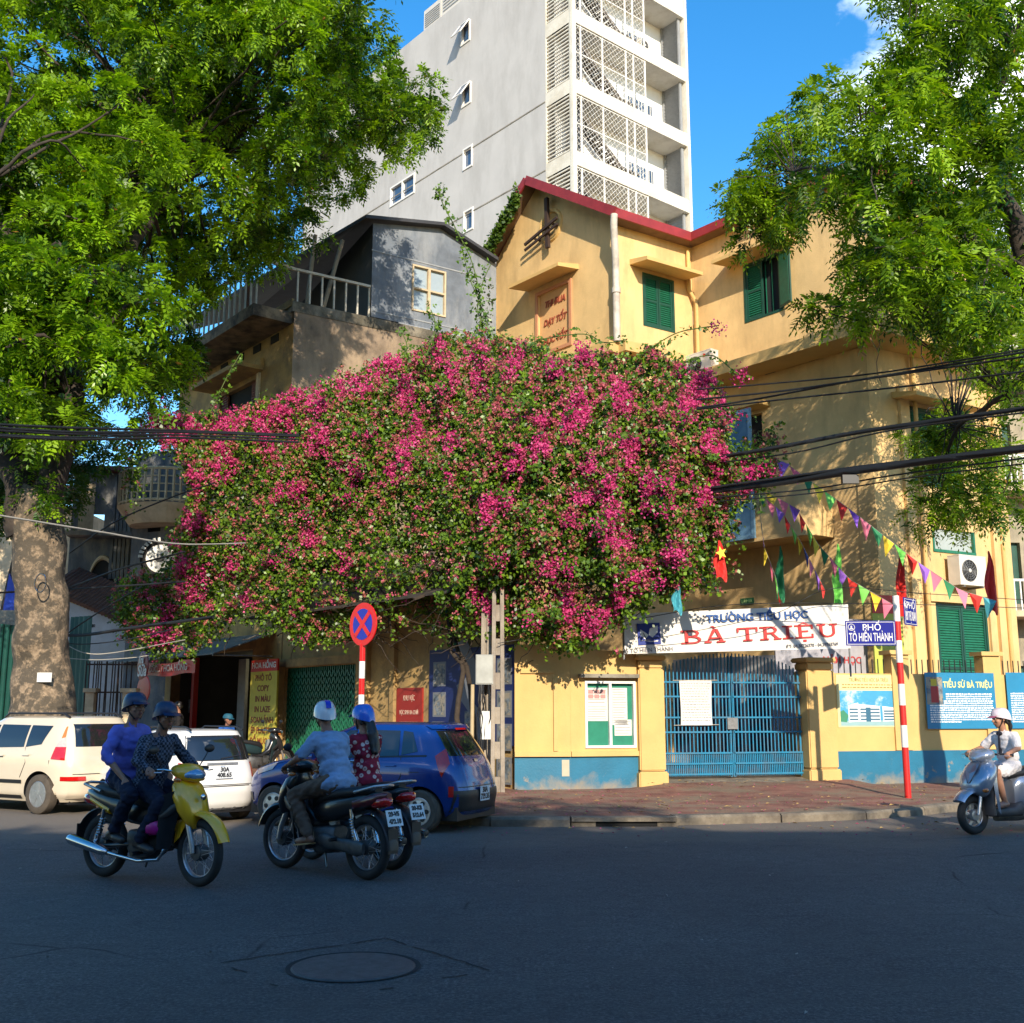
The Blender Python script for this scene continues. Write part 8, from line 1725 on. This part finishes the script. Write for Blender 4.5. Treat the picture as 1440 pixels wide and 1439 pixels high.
# ---------- big left tree
LT = [(-170, -160), (565, -160), (556, 15), (580, 48), (612, 42), (636, 100), (625, 165), (596, 200), (578, 225), (584, 285), (560, 275), (545, 262), (520, 300), (470, 305), (455, 350), (400, 372), (370, 400), (330, 402), (300, 415), (290, 470), (268, 505), (250, 565), (235, 600), (205, 600), (160, 640), (110, 660), (60, 660), (-170, 720)]
gap = lambda x, y: mnoise.noise(Vector((x * .011, y * .011, 3.3))) > .30 or (405 < x < 455 and 235 < y < 320 and random.random() < .75)
cl = clumps(LT, 400, .5, 1.0, lambda x, y: random.uniform(24.3, 28.3) if x > 90 and y > 60 else random.uniform(18.5, 25), 0, .62, gap)
cl += clumps([(-120, 100), (300, 120), (290, 230), (190, 400), (110, 480), (-120, 560)], 70, .45, .8, 18.3, 21, .4, lambda x, y: mnoise.noise(Vector((x * .012, y * .012, 9))) > .25)
cl += clumps([(250, -50), (480, -50), (530, 130), (420, 290), (300, 350), (235, 230)], 45, .5, .85, 20.5, 23, .4)
cl += clumps([(-60, 330), (130, 330), (260, 420), (250, 560), (150, 610), (60, 620), (-60, 600)], 60, .35, .6, 17.2, 18.6, .4, lambda x, y: mnoise.noise(Vector((x * .016, y * .016, 4))) > .22)
tb = at(60, 1028, 19.6); T = thing('big_tree', 'huge leafy street tree with a thick pale patchy trunk behind the cream car', 'tree', (tb.x, tb.y, .1))
mb = MB(); X = lambda px, py, Y: at(px, py, Y)
limb(mb, [X(60, 1060, 19.6), X(62, 1010, 19.6), X(60, 940, 19.6), X(56, 860, 19.5), X(54, 770, 19.4), X(60, 700, 19.3)], [.80, .58, .47, .44, .45, .42], 44, .1, 12)
mb.build('trunk', BARK, T, smooth=70, fix=False); mb = MB()
limb(mb, [X(58, 740, 19.3), X(84, 650, 19.0), X(98, 560, 18.7), X(140, 430, 19.6), X(215, 300, 22.2), X(290, 215, 24), X(350, 120, 25)], [.30, .22, .18, .15, .12, .09, .04], 14, .2)
mb.build('limb', BARKD, T, smooth=70, fix=False); mb = MB()  # upper limbs take the darker bark, crown shade put into their colour
limb(mb, [X(40, 740, 19.3), X(12, 640, 19.2), X(2, 540, 19), X(20, 400, 18.6), X(-20, 250, 18), X(-10, 60, 17.5)], [.33, .27, .21, .16, .11, .05], 14, .2)
mb.build('limb', BARKD, T, smooth=70, fix=False)
brs = [(X(98, 560, 18.7), .14), (X(140, 430, 19.6), .14), (X(215, 300, 22.2), .12), (X(290, 215, 24), .09), (X(20, 400, 18.6), .14), (X(-20, 250, 18), .1)]
def branches(brs, cl, T, every=3, m=BARKD):
    brs = brs + [(a[0].lerp(b[0], t), (a[1] + b[1]) / 2) for a, b in zip(brs[:-1], brs[1:]) if (a[0] - b[0]).length < 4 for t in (.25, .5, .75)]
    for i, (c, r) in enumerate(cl):
        if i % every: continue
        b, rb = min(brs, key=lambda q: (q[0] - c).length + (2 if q[0].z > c.z + 1.5 else 0)); mid = b.lerp(c, .5) + Vector((random.uniform(-.5, .5), random.uniform(-.5, .5), random.uniform(.1, .8)))
        mb = MB(); limb(mb, [b, mid, c], [rb * .4, rb * .25, .012], 7, .12, 5); mb.build('branch', m, T, smooth=70, fix=False)
branches(brs, cl, T, 3)
v, c = crown(cl, 13, 8, 9, .31, .135, .058, .35, (.014, .055, .006), (.31, .52, .014)); o = bpy.data.objects.new('crown', npmesh('crown', v - np.array(T.location), 4, LEAF, c)); link(o, T); o['kind'] = 'stuff'
cl2 = clumps([(-40, 640), (130, 650), (125, 760), (80, 745), (40, 730), (-40, 730)], 9, .2, .35, 18.4, 19.2, .3) + clumps([(110, 590), (235, 590), (200, 640), (130, 650)], 6, .3, .45, 18, 21, .3)
v, c = crown(cl2, 14, 7, 9, .22, .085, .036, .35, (.03, .11, .006), (.26, .42, .012)); o = bpy.data.objects.new('trunk_shoots', npmesh('trunk_shoots', v - np.array(T.location), 4, LEAF, c)); link(o, T); o['kind'] = 'stuff'
mb = MB(); p = at(67, 953, 19.22); mb.box((p.x - .12, p.y - .15, p.z - .08), (p.x + .13, p.y - .14, p.z + .08)); tag(mb.build('paper_notice', PAPER), 'small white paper notice stuck on the big tree trunk', 'paper')
mb = MB(); p = at(57, 820, 18.8); mb.M = Matrix.Translation(p) @ Matrix.Diagonal((.6, 1, 1, 1)); mb.ring((0, 0, 0), .16, .016, 'y', 24, 6); tag(mb.build('wire_hoop', CHROME), 'thin metal hoop hanging on the big tree trunk', 'hoop')
# darker tree mass in the street beyond
cl = clumps([(-60, 560), (150, 600), (120, 700), (90, 730), (-60, 760)], 20, .8, 1.4, 30, 36, .3); t2_ = thing('street_tree', 'darker green tree further down the side street behind the big trunk', 'tree', (-15, 33, .1))
v, c = crown(cl, 16, 7, 7, .34, .16, .07, .3, (.02, .07, .01), (.08, .16, .015)); o = bpy.data.objects.new('crown', npmesh('crown', v - np.array(t2_.location), 4, LEAF, c)); link(o, t2_); o['kind'] = 'stuff'
mb = MB(); limb(mb, [(-15, 33, .1), (-15.2, 33, 4), (-14.6, 33, 8)], [.25, .2, .12], 10); mb.build('trunk', BARKD, t2_, smooth=70, fix=False)
# ---------- right tree
T = thing('right_tree', 'loose feathery street tree reaching in from the right over the school corner', 'tree', (at(1530, 1120, 18.5).x, 18.5, .1)); mb = MB()
limb(mb, [X(1530, 1150, 18.5), X(1520, 900, 18.4), X(1490, 600, 18.2), X(1440, 380, 18), X(1404, 243, 17.8), X(1372, 165, 17.6)], [.30, .26, .22, .18, .14, .10], 12, .15)
limb(mb, [X(1372, 165, 17.6), X(1340, 158, 17.5), X(1322, 125, 17.4), X(1290, 112, 17.3), X(1255, 118, 17.2)], [.09, .08, .06, .05, .03], 9, .1)
limb(mb, [X(1372, 165, 17.6), X(1402, 130, 17.4), X(1425, 70, 17.2), X(1440, 0, 17)], [.09, .06, .05, .03], 9, .1); limb(mb, [X(1410, 250, 17.8), X(1440, 190, 18), X(1480, 100, 18)], [.1, .09, .05], 9, .1)
limb(mb, [X(1440, 400, 18), X(1340, 320, 17.8), X(1230, 250, 17.6), X(1140, 235, 19.5), X(1105, 260, 21.5)], [.1, .075, .055, .035, .02], 9, .15)
limb(mb, [X(1480, 560, 18.2), X(1420, 560, 18.4), X(1350, 600, 20.5), X(1320, 680, 21.5)], [.09, .06, .04, .02], 9, .1)
mb.build('trunk', BARKD, T, smooth=70, fix=False)
RT = [(1240, -60), (1475, -60), (1475, 560), (1440, 570), (1395, 560), (1370, 500), (1320, 470), (1290, 440), (1250, 455), (1205, 440), (1185, 400), (1205, 350), (1190, 300), (1150, 310), (1110, 330), (1060, 375), (1035, 350), (1040, 315), (1008, 290), (1045, 240), (1060, 195), (1090, 170), (1130, 165), (1112, 130), (1112, 75), (1150, 90), (1170, 115), (1210, 95), (1262, 110), (1245, 60)]
rg = lambda x, y: mnoise.noise(Vector((x * .013, y * .013, 7.7))) > .34
cl = clumps(RT, 235, .27, .55, lambda x, y: random.uniform(21, 22.6) if x < 1150 else random.uniform(15.5, 18.8) if x < 1400 else random.uniform(15.5, 19), 0, .45, rg) + clumps([(1262, 570), (1340, 555), (1440, 560), (1440, 740), (1400, 745), (1350, 785), (1290, 740), (1270, 680)], 46, .3, .5, 20.5, 23.8, .5)
cl += clumps([(1190, 290), (1460, 250), (1460, 540), (1390, 540), (1320, 480), (1225, 450)], 62, .4, .7, 21.5, 24.2, .4, lambda x, y: mnoise.noise(Vector((x * .02, y * .02, 6))) > .2)
fr = clumps([(1010, 270), (1060, 200), (1100, 100), (1130, 90), (1140, 170), (1120, 330), (1060, 380)], 14, .18, .3, 21, 22.5, .5) + clumps([(1110, 395), (1170, 400), (1250, 430), (1240, 470), (1170, 450), (1110, 430)], 7, .14, .22, 17, 18, .4) + clumps([(1190, 90), (1260, 20), (1280, 130), (1200, 130)], 6, .14, .24, 16.5, 17.5, .3)
brs = [(X(1440, 380, 18), .09), (X(1404, 243, 17.8), .08), (X(1340, 158, 17.5), .06), (X(1290, 112, 17.3), .04), (X(1340, 320, 17.8), .06), (X(1230, 250, 17.6), .05), (X(1120, 245, 20.6), .03), (X(1350, 600, 20.5), .04), (X(1420, 560, 18.4), .05), (X(1425, 70, 17.2), .05)]
branches(brs, cl + fr, T, 2)
v, c = crown(cl, 17, 6, 11, .33, .125, .046, .55, (.018, .07, .006), (.32, .50, .016), .85); v2, c2 = crown(fr, 80, 4, 11, .32, .13, .046, .5, (.018, .07, .006), (.32, .50, .016), .85)
o = bpy.data.objects.new('crown', npmesh('crown', np.concatenate([v, v2]) - np.array(T.location), 4, LEAF, np.concatenate([c, c2]))); link(o, T); o['kind'] = 'stuff'
mb = MB()
for k in range(7):
    px = random.choice((random.uniform(1195, 1235), random.uniform(1300, 1400))); p = X(px, random.uniform(400, 470), 18.6); pts = [p]
    for j in range(6): pts.append(pts[-1] + Vector((random.uniform(-.12, .12), random.uniform(-.1, .1), -random.uniform(.08, .22))))
    mb.tube(pts, .009, 4)
mb.build('dry_twigs', mat('dry twig', (.30, .19, .11), .9), T, kind='stuff', fix=False)
# ---------- the flowering vine
BP = [(205, 592), (260, 582), (300, 592), (350, 575), (400, 562), (440, 552), (480, 535), (520, 515), (560, 505), (600, 490), (640, 472), (690, 475), (720, 480), (760, 490), (790, 505), (830, 500), (870, 505), (920, 495), (960, 512), (1000, 532), (1012, 560), (1020, 600), (1028, 650), (1040, 690), (1032, 730), (1002, 770), (992, 810), (962, 822), (930, 832), (895, 850), (870, 868), (845, 892), (800, 908), (740, 900), (715, 880), (695, 880), (668, 885), (640, 888), (600, 890), (560, 885), (530, 890), (515, 892), (490, 895), (462, 905), (440, 900), (400, 895), (380, 880), (350, 860), (335, 880), (300, 895), (260, 922), (220, 922), (185, 900), (163, 852), (180, 810), (215, 800), (240, 760), (250, 730), (272, 700), (262, 650), (230, 630), (200, 620)]
BY = ([150, 300, 450, 600, 690, 800, 950, 1060], [24.3, 23.8, 22.8, 21.3, 19.9, 19.3, 19.3, 20.0])
def bsurf(x, y, d):
    Y = float(np.interp(x, *BY)) + max(0, (640 - y) / 150) ** 1.3 * 1.5 + max(0, (y - 800) / 100) * .5 + .6 * mnoise.noise(Vector((x * .012, y * .008, 1))) + .55 * mnoise.noise(Vector((x * .032, y * .009, 8))) + .2 * mnoise.noise(Vector((x * .035, y * .035, 2))); return at(x, y, Y + d)
T = thing('bougainvillea', 'huge pink flowering bougainvillea vine spilling over the annex wall and pole', 'vine', (-1, 20.5, .1)); T0 = np.array(T.location)
sites = []; xs = [p[0] for p in BP]
def dens(x, y):
    d = 1.0
    if 300 < x < 415 and y > 690: d = .45
    if 460 < x < 680 and y > 720: d = .5
    if 660 < x < 760 and y > 800: d = .7
    if mnoise.noise(Vector((x * .03, y * .009, 5))) > .26: d *= .25 if y > 620 else .55
    if ((x - 585) / 95) ** 2 + ((y - 838) / 72) ** 2 < 1: d *= .16
    return d
while len(sites) < 15500:
    x, y = random.uniform(150, 1050), random.uniform(465, 930)
    if not inpoly(x + random.gauss(0, 6), y + random.gauss(0, 6), BP) or random.random() > dens(x, y) or math.hypot(x - 222, y - 783) < 30: continue
    d = abs(random.gauss(0, .28)); sites.append((x, y, d, *bsurf(x, y, d)))
for (x0, y0, w_, h_, n) in ((188, 640, 16, 55, 90), (1060, 665, 24, 30, 90), (1075, 640, 20, 40, 60), (560, 800, 90, 70, 260), (370, 800, 50, 60, 160), (690, 830, 38, 45, 330), (840, 860, 45, 25, 90), (800, 870, 60, 35, 180), (640, 850, 60, 40, 90), (1020, 700, 30, 60, 120), (960, 800, 50, 40, 150)):
    for _ in range(n): x, y = random.gauss(x0, w_ * .55), random.gauss(y0, h_ * .5); sites.append((x, y, 0, *bsurf(x, y, random.uniform(0, .5))))
S_ = np.array(sites); P3 = S_[:, 3:]
out_n = np.array([.12, -1, .45])
def leafset(P3, per, rad, L, W, c0, c1, fold=.12):
    n = len(P3) * per; o = np.repeat(P3, per, 0) + rdir(n) * rng.uniform(.1, 1, (n, 1)) * rad; d = unit(rdir(n) * .9 + np.array([0, -.25, -.45])); nn = unit(rdir(n) * .8 + out_n); s = unit(np.cross(d, nn)); sc_ = rng.uniform(.6, 1.25, n)
    t = np.clip(rng.normal(.45, .3, n), 0, 1)[:, None]; return kites(o, d, s, L * sc_, W * sc_, fold), np.array(c0) * (1 - t) + np.array(c1) * t
v, c = leafset(P3, 9, .18, .085, .062, (.012, .045, .006), (.20, .34, .018))
o = bpy.data.objects.new('leaves', npmesh('leaves', v - T0, 4, VLEAF, c)); link(o, T); o['kind'] = 'stuff'
fl = []; fresh = []; spr = []
for k in range(112):
    q = random.choice(sites); 
    if q[0] > 300 and q[1] > 720 and random.random() < .4: continue
    spr.append((q[0], q[1], random.uniform(7, 17), random.uniform(9, 24)))
for _ in range(26): spr.append((random.uniform(205, 560), random.uniform(-8, 14), 18, 11))
spr = [(x, y if y > 100 else float(np.interp(x, [205, 300, 400, 480, 560], [600, 602, 575, 548, 515])) + y, a_, b_) for x, y, a_, b_ in spr]; SP = np.array(spr)
for (x, y, d, X_, Y_, Z_) in sites:
    dd = float(np.min(((SP[:, 0] - x) / SP[:, 2]) ** 2 + ((SP[:, 1] - y) / SP[:, 3]) ** 2)); a = mnoise.noise(Vector((x * .03, y * .03, 11)))
    if dd < 1: f = 1.0
    elif dd < 2.6 or a > .22: f = random.choice((.7, .4, .1)) if random.random() < .5 else None
    else: f = random.choice((.0, .1, .35)) if random.random() < .30 else None
    if f is not None and d < .45: fl.append((X_, Y_ - .14, Z_ + .03)); fresh.append(f)
fl = np.array(fl); fresh = np.array(fresh); per = 17; n = len(fl) * per
o_ = np.repeat(fl, per, 0) + rdir(n) * rng.uniform(.2, 1, (n, 1)) * np.repeat(.05 + .045 * fresh, per)[:, None]; d = unit(rdir(n) + np.array([0, -.4, .1])); s = unit(np.cross(d, rdir(n))); sc_ = rng.uniform(.7, 1.2, n)
f_ = np.clip(np.repeat(fresh, per) + rng.normal(0, .12, n), 0, 1)[:, None]; col = np.array([.50, .17, .12]) * (1 - f_) + np.array([.70, .065, .26]) * f_; col *= rng.uniform(.75, 1.2, (n, 1)); keep = rng.random(n) < np.repeat(.55 + .45 * fresh, per)
v = kites(o_, d, s, .052 * sc_, .045 * sc_, .1).reshape(-1, 4, 3)[keep].reshape(-1, 3); o = bpy.data.objects.new('flowers', npmesh('flowers', v - T0, 4, PETAL, col[keep])); link(o, T); o['kind'] = 'stuff'
# woody stems and hidden tangle
mb = MB()
for k in range(230):
    x, y = random.uniform(300, 900), random.uniform(700, 900); 
    if k < 150: x = random.uniform(480, 700); y = random.uniform(770, 900)
    p = bsurf(x, y, random.uniform(.3, 1.6)); pts = [p]; dr_ = Vector((random.uniform(-1, 1), random.uniform(-.3, .3), random.uniform(-.9, .4)))
    for j in range(6): pts.append(pts[-1] + dr_ * .22 + Vector((random.uniform(-.1, .1), random.uniform(-.1, .1), random.uniform(-.1, .1))))
    mb.tube(pts, [.013, .012, .011, .009, .008, .006, .004], 5)
mb.build('twigs', STEM, T, kind='stuff', fix=False)
for base, top in ((at(652, 1105, 21.2), at(640, 700, 22.4)), (at(668, 1112, 20.9), at(720, 640, 21.6)), (at(676, 1112, 20.9), at(600, 680, 23.6))):
    m_ = base.lerp(top, .5) + Vector((random.uniform(-.3, .3), 0, .3)); mb = MB(); limb(mb, [base, base.lerp(m_, .5) + Vector((.1, 0, 0)), m_, top], [.06, .05, .04, .02], 9, .25, 7); mb.build('stem', STEM, T, smooth=70, fix=False)
# deeper growth behind the face, added for shade, its leaf colours darkened too
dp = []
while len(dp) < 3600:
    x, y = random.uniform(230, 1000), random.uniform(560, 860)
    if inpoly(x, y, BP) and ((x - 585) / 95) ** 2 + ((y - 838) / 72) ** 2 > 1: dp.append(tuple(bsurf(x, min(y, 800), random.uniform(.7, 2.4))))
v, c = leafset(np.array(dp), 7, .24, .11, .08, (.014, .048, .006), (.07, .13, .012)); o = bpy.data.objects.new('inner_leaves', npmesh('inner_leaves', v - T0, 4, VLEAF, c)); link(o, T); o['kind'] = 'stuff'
# long arching shoots
sh_p = []; mb = MB()
def shoot(pts, r=.012, dens_=34, wd=.07):
    P = [Vector(p) for p in pts]; q = []
    for i in range(len(P) - 1):
        a = P[max(i - 1, 0)]; b = P[i]; c_ = P[i + 1]; d = P[min(i + 2, len(P) - 1)]
        for k in range(8): t = k / 8; q.append(.5 * ((2 * b) + (c_ - a) * t + (2 * a - 5 * b + 4 * c_ - d) * t * t + (3 * b - a - 3 * c_ + d) * t ** 3))
    q.append(P[-1]); mb.tube(q, r, 5); L = sum((b - a).length for a, b in zip(q[:-1], q[1:]))
    for _ in range(int(L * dens_)): i = random.randrange(len(q)); sh_p.append(tuple(q[i] + Vector((random.gauss(0, wd), random.gauss(0, wd), random.gauss(0, wd)))))
shoot(A3([(672, 480, 22.5), (676, 430, 22.5), (664, 370, 22.5), (640, 320, 22.5), (622, 285, 22.5), (617, 262, 22.5)]), dens_=30); shoot(A3([(690, 480, 22.5), (680, 440, 22.5), (660, 390, 22.5), (650, 350, 22.5)]), dens_=22)
shoot(A3([(690, 470, 22.5), (672, 440, 22.5), (678, 400, 22.5), (690, 372, 22.5)]), dens_=24); shoot(A3([(600, 500, 21.6), (612, 460, 21.6), (606, 436, 21.6)]), dens_=22); shoot(A3([(566, 510, 21.6), (572, 485, 21.6), (562, 462, 21.6)]), dens_=22)
shoot(A3([(292, 590, 23.5), (305, 560, 23.4), (322, 525, 23.3), (338, 498, 23.2)]), dens_=26); shoot(A3([(740, 490, 21), (760, 478, 20.8), (820, 470, 20.5), (850, 482, 20.4), (880, 478, 20.2)]), dens_=18)
shoot(A3([(900, 500, 20.6), (930, 480, 20.4), (960, 466, 20.2), (1010, 458, 20)]), dens_=16, wd=.04); shoot(A3([(960, 510, 20.2), (1000, 500, 20), (1030, 520, 19.8), (1048, 532, 19.8)]), dens_=20, wd=.05)
shoot(A3([(1015, 660, 19.8), (1050, 640, 19.7), (1080, 650, 19.6), (1095, 660, 19.6)]), dens_=26); shoot(A3([(1010, 620, 19.8), (1040, 640, 19.7), (1060, 640, 19.6), (1070, 720, 19.6)]), dens_=22)
tips_ = []
for k in range(85):
    q = random.choice(sites)
    if q[2] > .3: continue
    p = Vector(q[3:]); L_ = random.uniform(.35, .8); e = Vector((random.uniform(-.6, .6), random.uniform(-.9, -.2), random.uniform(.1, 1.0 if q[1] < 620 else .5))).normalized() * L_; pts = [p, p + e * .55, p + e + Vector((0, 0, -.12)), p + e * 1.15 + Vector((0, -.05, -.35 * L_ - .1))]; shoot(pts, .007, 26, .045)
    if random.random() < .5: tips_.append(tuple(pts[-1]))
mb.build('shoots', mat('green shoot', (.08, .12, .02), .7), T, kind='stuff', fix=False)
v, c = leafset(np.array(sh_p), 3, .05, .085, .062, (.04, .11, .01), (.16, .27, .02)); o = bpy.data.objects.new('shoot_leaves', npmesh('shoot_leaves', v - T0, 4, VLEAF, c)); link(o, T); o['kind'] = 'stuff'
fe = [Vector(t_) for t_ in tips_] + [at(1008, 460, 20), at(1045, 531, 19.8), at(1040, 528, 19.8), at(815, 488, 20.4), at(822, 492, 20.4), at(1075, 655, 19.6), at(1090, 664, 19.6), at(1058, 662, 19.6), at(340, 758, 22.5)]
n = len(fe) * 60; o_ = np.repeat(np.array([tuple(p) for p in fe]), 60, 0) + rng.normal(size=(n, 3)) * .085; d = rdir(n); s = unit(np.cross(d, rdir(n))); v = kites(o_, d, s, np.full(n, .05), np.full(n, .042), .1); o = bpy.data.objects.new('tip_flowers', npmesh('tip_flowers', v - T0, 4, PETAL, np.array([.66, .035, .22]) * rng.uniform(.7, 1.2, (n, 1)))); link(o, T); o['kind'] = 'stuff'
# creeper on the school verge
T = thing('creeper', 'narrow green creeper climbing the left roof verge of the school gable', 'vine', FA.pt(0, .5, 12)); P_l = []
a, b = FA.pt(L0 + .1, ov + .12, 0), FA.pt(rs - .25, ov + .12, 0); za, zb2 = rz - slL * (rs - L0 - .1), rz - slL * .25
for k in range(520): t = random.random(); P_l.append((a.x + (b.x - a.x) * t, a.y + (b.y - a.y) * t - .05, za + (zb2 - za) * t - .25 + random.gauss(0, .13) - .15 * (1 - t)))
for k in range(90): t = random.random(); q = at(684 + random.gauss(0, 3), 400 + 60 * t, 32); P_l.append(tuple(q))
v, c = leafset(np.array(P_l), 4, .10, .15, .11, (.02, .06, .008), (.12, .20, .02)); o = bpy.data.objects.new('leaves', npmesh('leaves', v - np.array(T.location), 4, VLEAF, c)); link(o, T); o['kind'] = 'stuff'
mb = MB(); mb.tube([(a.x, a.y - .02, za - .3), ((a.x + b.x) / 2, (a.y + b.y) / 2, (za + zb2) / 2 - .2), (b.x, b.y, zb2 - .2)], .02, 5); mb.build('stem', STEM, T)
# ================================================================ HOUSES ACROSS THE STREET (behind the photographer, they shade the road)
HC = [(-26, 9.0, 11.2), (-17, 8.5, 10.9), (-8.5, 5.2, 11.3), (-3.3, 4.4, 10.6), (1.1, 3.6, 11.9), (4.7, 5.8, 10.7), (10.5, 5.5, 10.6), (16.0, 6.5, 11.4), (22.5, 8, 11)]
PC = [mat('far house pale ' + n, c, .9, .1, 2) for n, c in (('cream', (.5, .42, .3)), ('grey', (.34, .34, .33)), ('green', (.28, .36, .28)), ('ochre', (.5, .34, .14)))]
NM = ('cream', 'grey', 'pale green', 'ochre')
for k, (x, w_, h) in enumerate(HC):
    t = thing('row_house', f'{NM[k % 4]} three storey row house across the street behind the camera, number {("one","two","three","four","five","six","seven","eight","nine")[k]} from left', 'building', (x + w_ / 2, -8, 0), 0, 'row houses across the street')
    hol = []; n = max(1, int(w_ / 2.4))
    for j in range(3):
        for i in range(n): cx = x + w_ * (i + .5) / n; hol.append((cx - .55, cx + .55, .3 + j * 3.5 + (.0 if j == 0 else .7), 2.6 + j * 3.5))
    mb = MB(Matrix(((1, 0, 0, 0), (0, 1, 0, -8), (0, 0, 1, 0), (0, 0, 0, 1)))); wall(mb, x, x + w_, 0, h, hol, -.2, y=0); mb.box((x, -9, .0), (x + w_, -8.9, h)); mb.add([(x, 0, 0), (x, -9, 0), (x, -9, h), (x, 0, h)], [(0, 1, 2, 3)]); mb.add([(x + w_, 0, 0), (x + w_, -9, 0), (x + w_, -9, h), (x + w_, 0, h)], [(0, 1, 2, 3)]); mb.build('wall', PC[k % 4], t, fix=False)
    mb = MB(); mb.box((x, -17, h), (x + w_, -7.9, h + .15)); mb.build('roof', CONC, t)
    for a, b, c_, d in hol: mb = MB(); mb.box((a, -8.2, c_), (b, -8.15, d)); mb.build('window', GREEND if k % 2 else DARK, t)
mb = MB(); mb.box((-30, -8, 0), (34, -3.2, .13)); tag(mb.build('near_pavement', PAVE), kind='structure')

for k, (x, y_, h_, lb) in enumerate(((-5.2, -5.6, 10.0, 'leafy street tree behind the camera in front of the left row houses'), (3.6, -5.9, 10.3, 'leafy street tree behind the camera in front of the middle row houses'), (11.5, -5.6, 10.0, 'leafy street tree behind the camera in front of the right row houses'))):
    t = thing('near_street_tree', lb, 'tree', (x, y_, .1), 0, 'street trees behind the camera'); mb = MB(); limb(mb, [(x, y_, .1), (x + .2, y_, 3.5), (x - .1, y_, 7), (x, y_, h_ - .5)], [.24, .2, .14, .05], 12, .15); mb.build('trunk', BARKD, t, smooth=70, fix=False)
    cc = [(Vector((x + random.uniform(-2.6, 2.6), y_ + random.uniform(-.8, 1.2), h_ + random.uniform(-3.2, .75))), random.uniform(.5, .8)) for _ in range(34)]
    v, c = crown(cc, 14, 6, 9, .30, .13, .055, .35, (.014, .055, .006), (.31, .52, .014)); o = bpy.data.objects.new('crown', npmesh('crown', v - np.array(t.location), 4, LEAF, c)); link(o, t); o['kind'] = 'stuff'
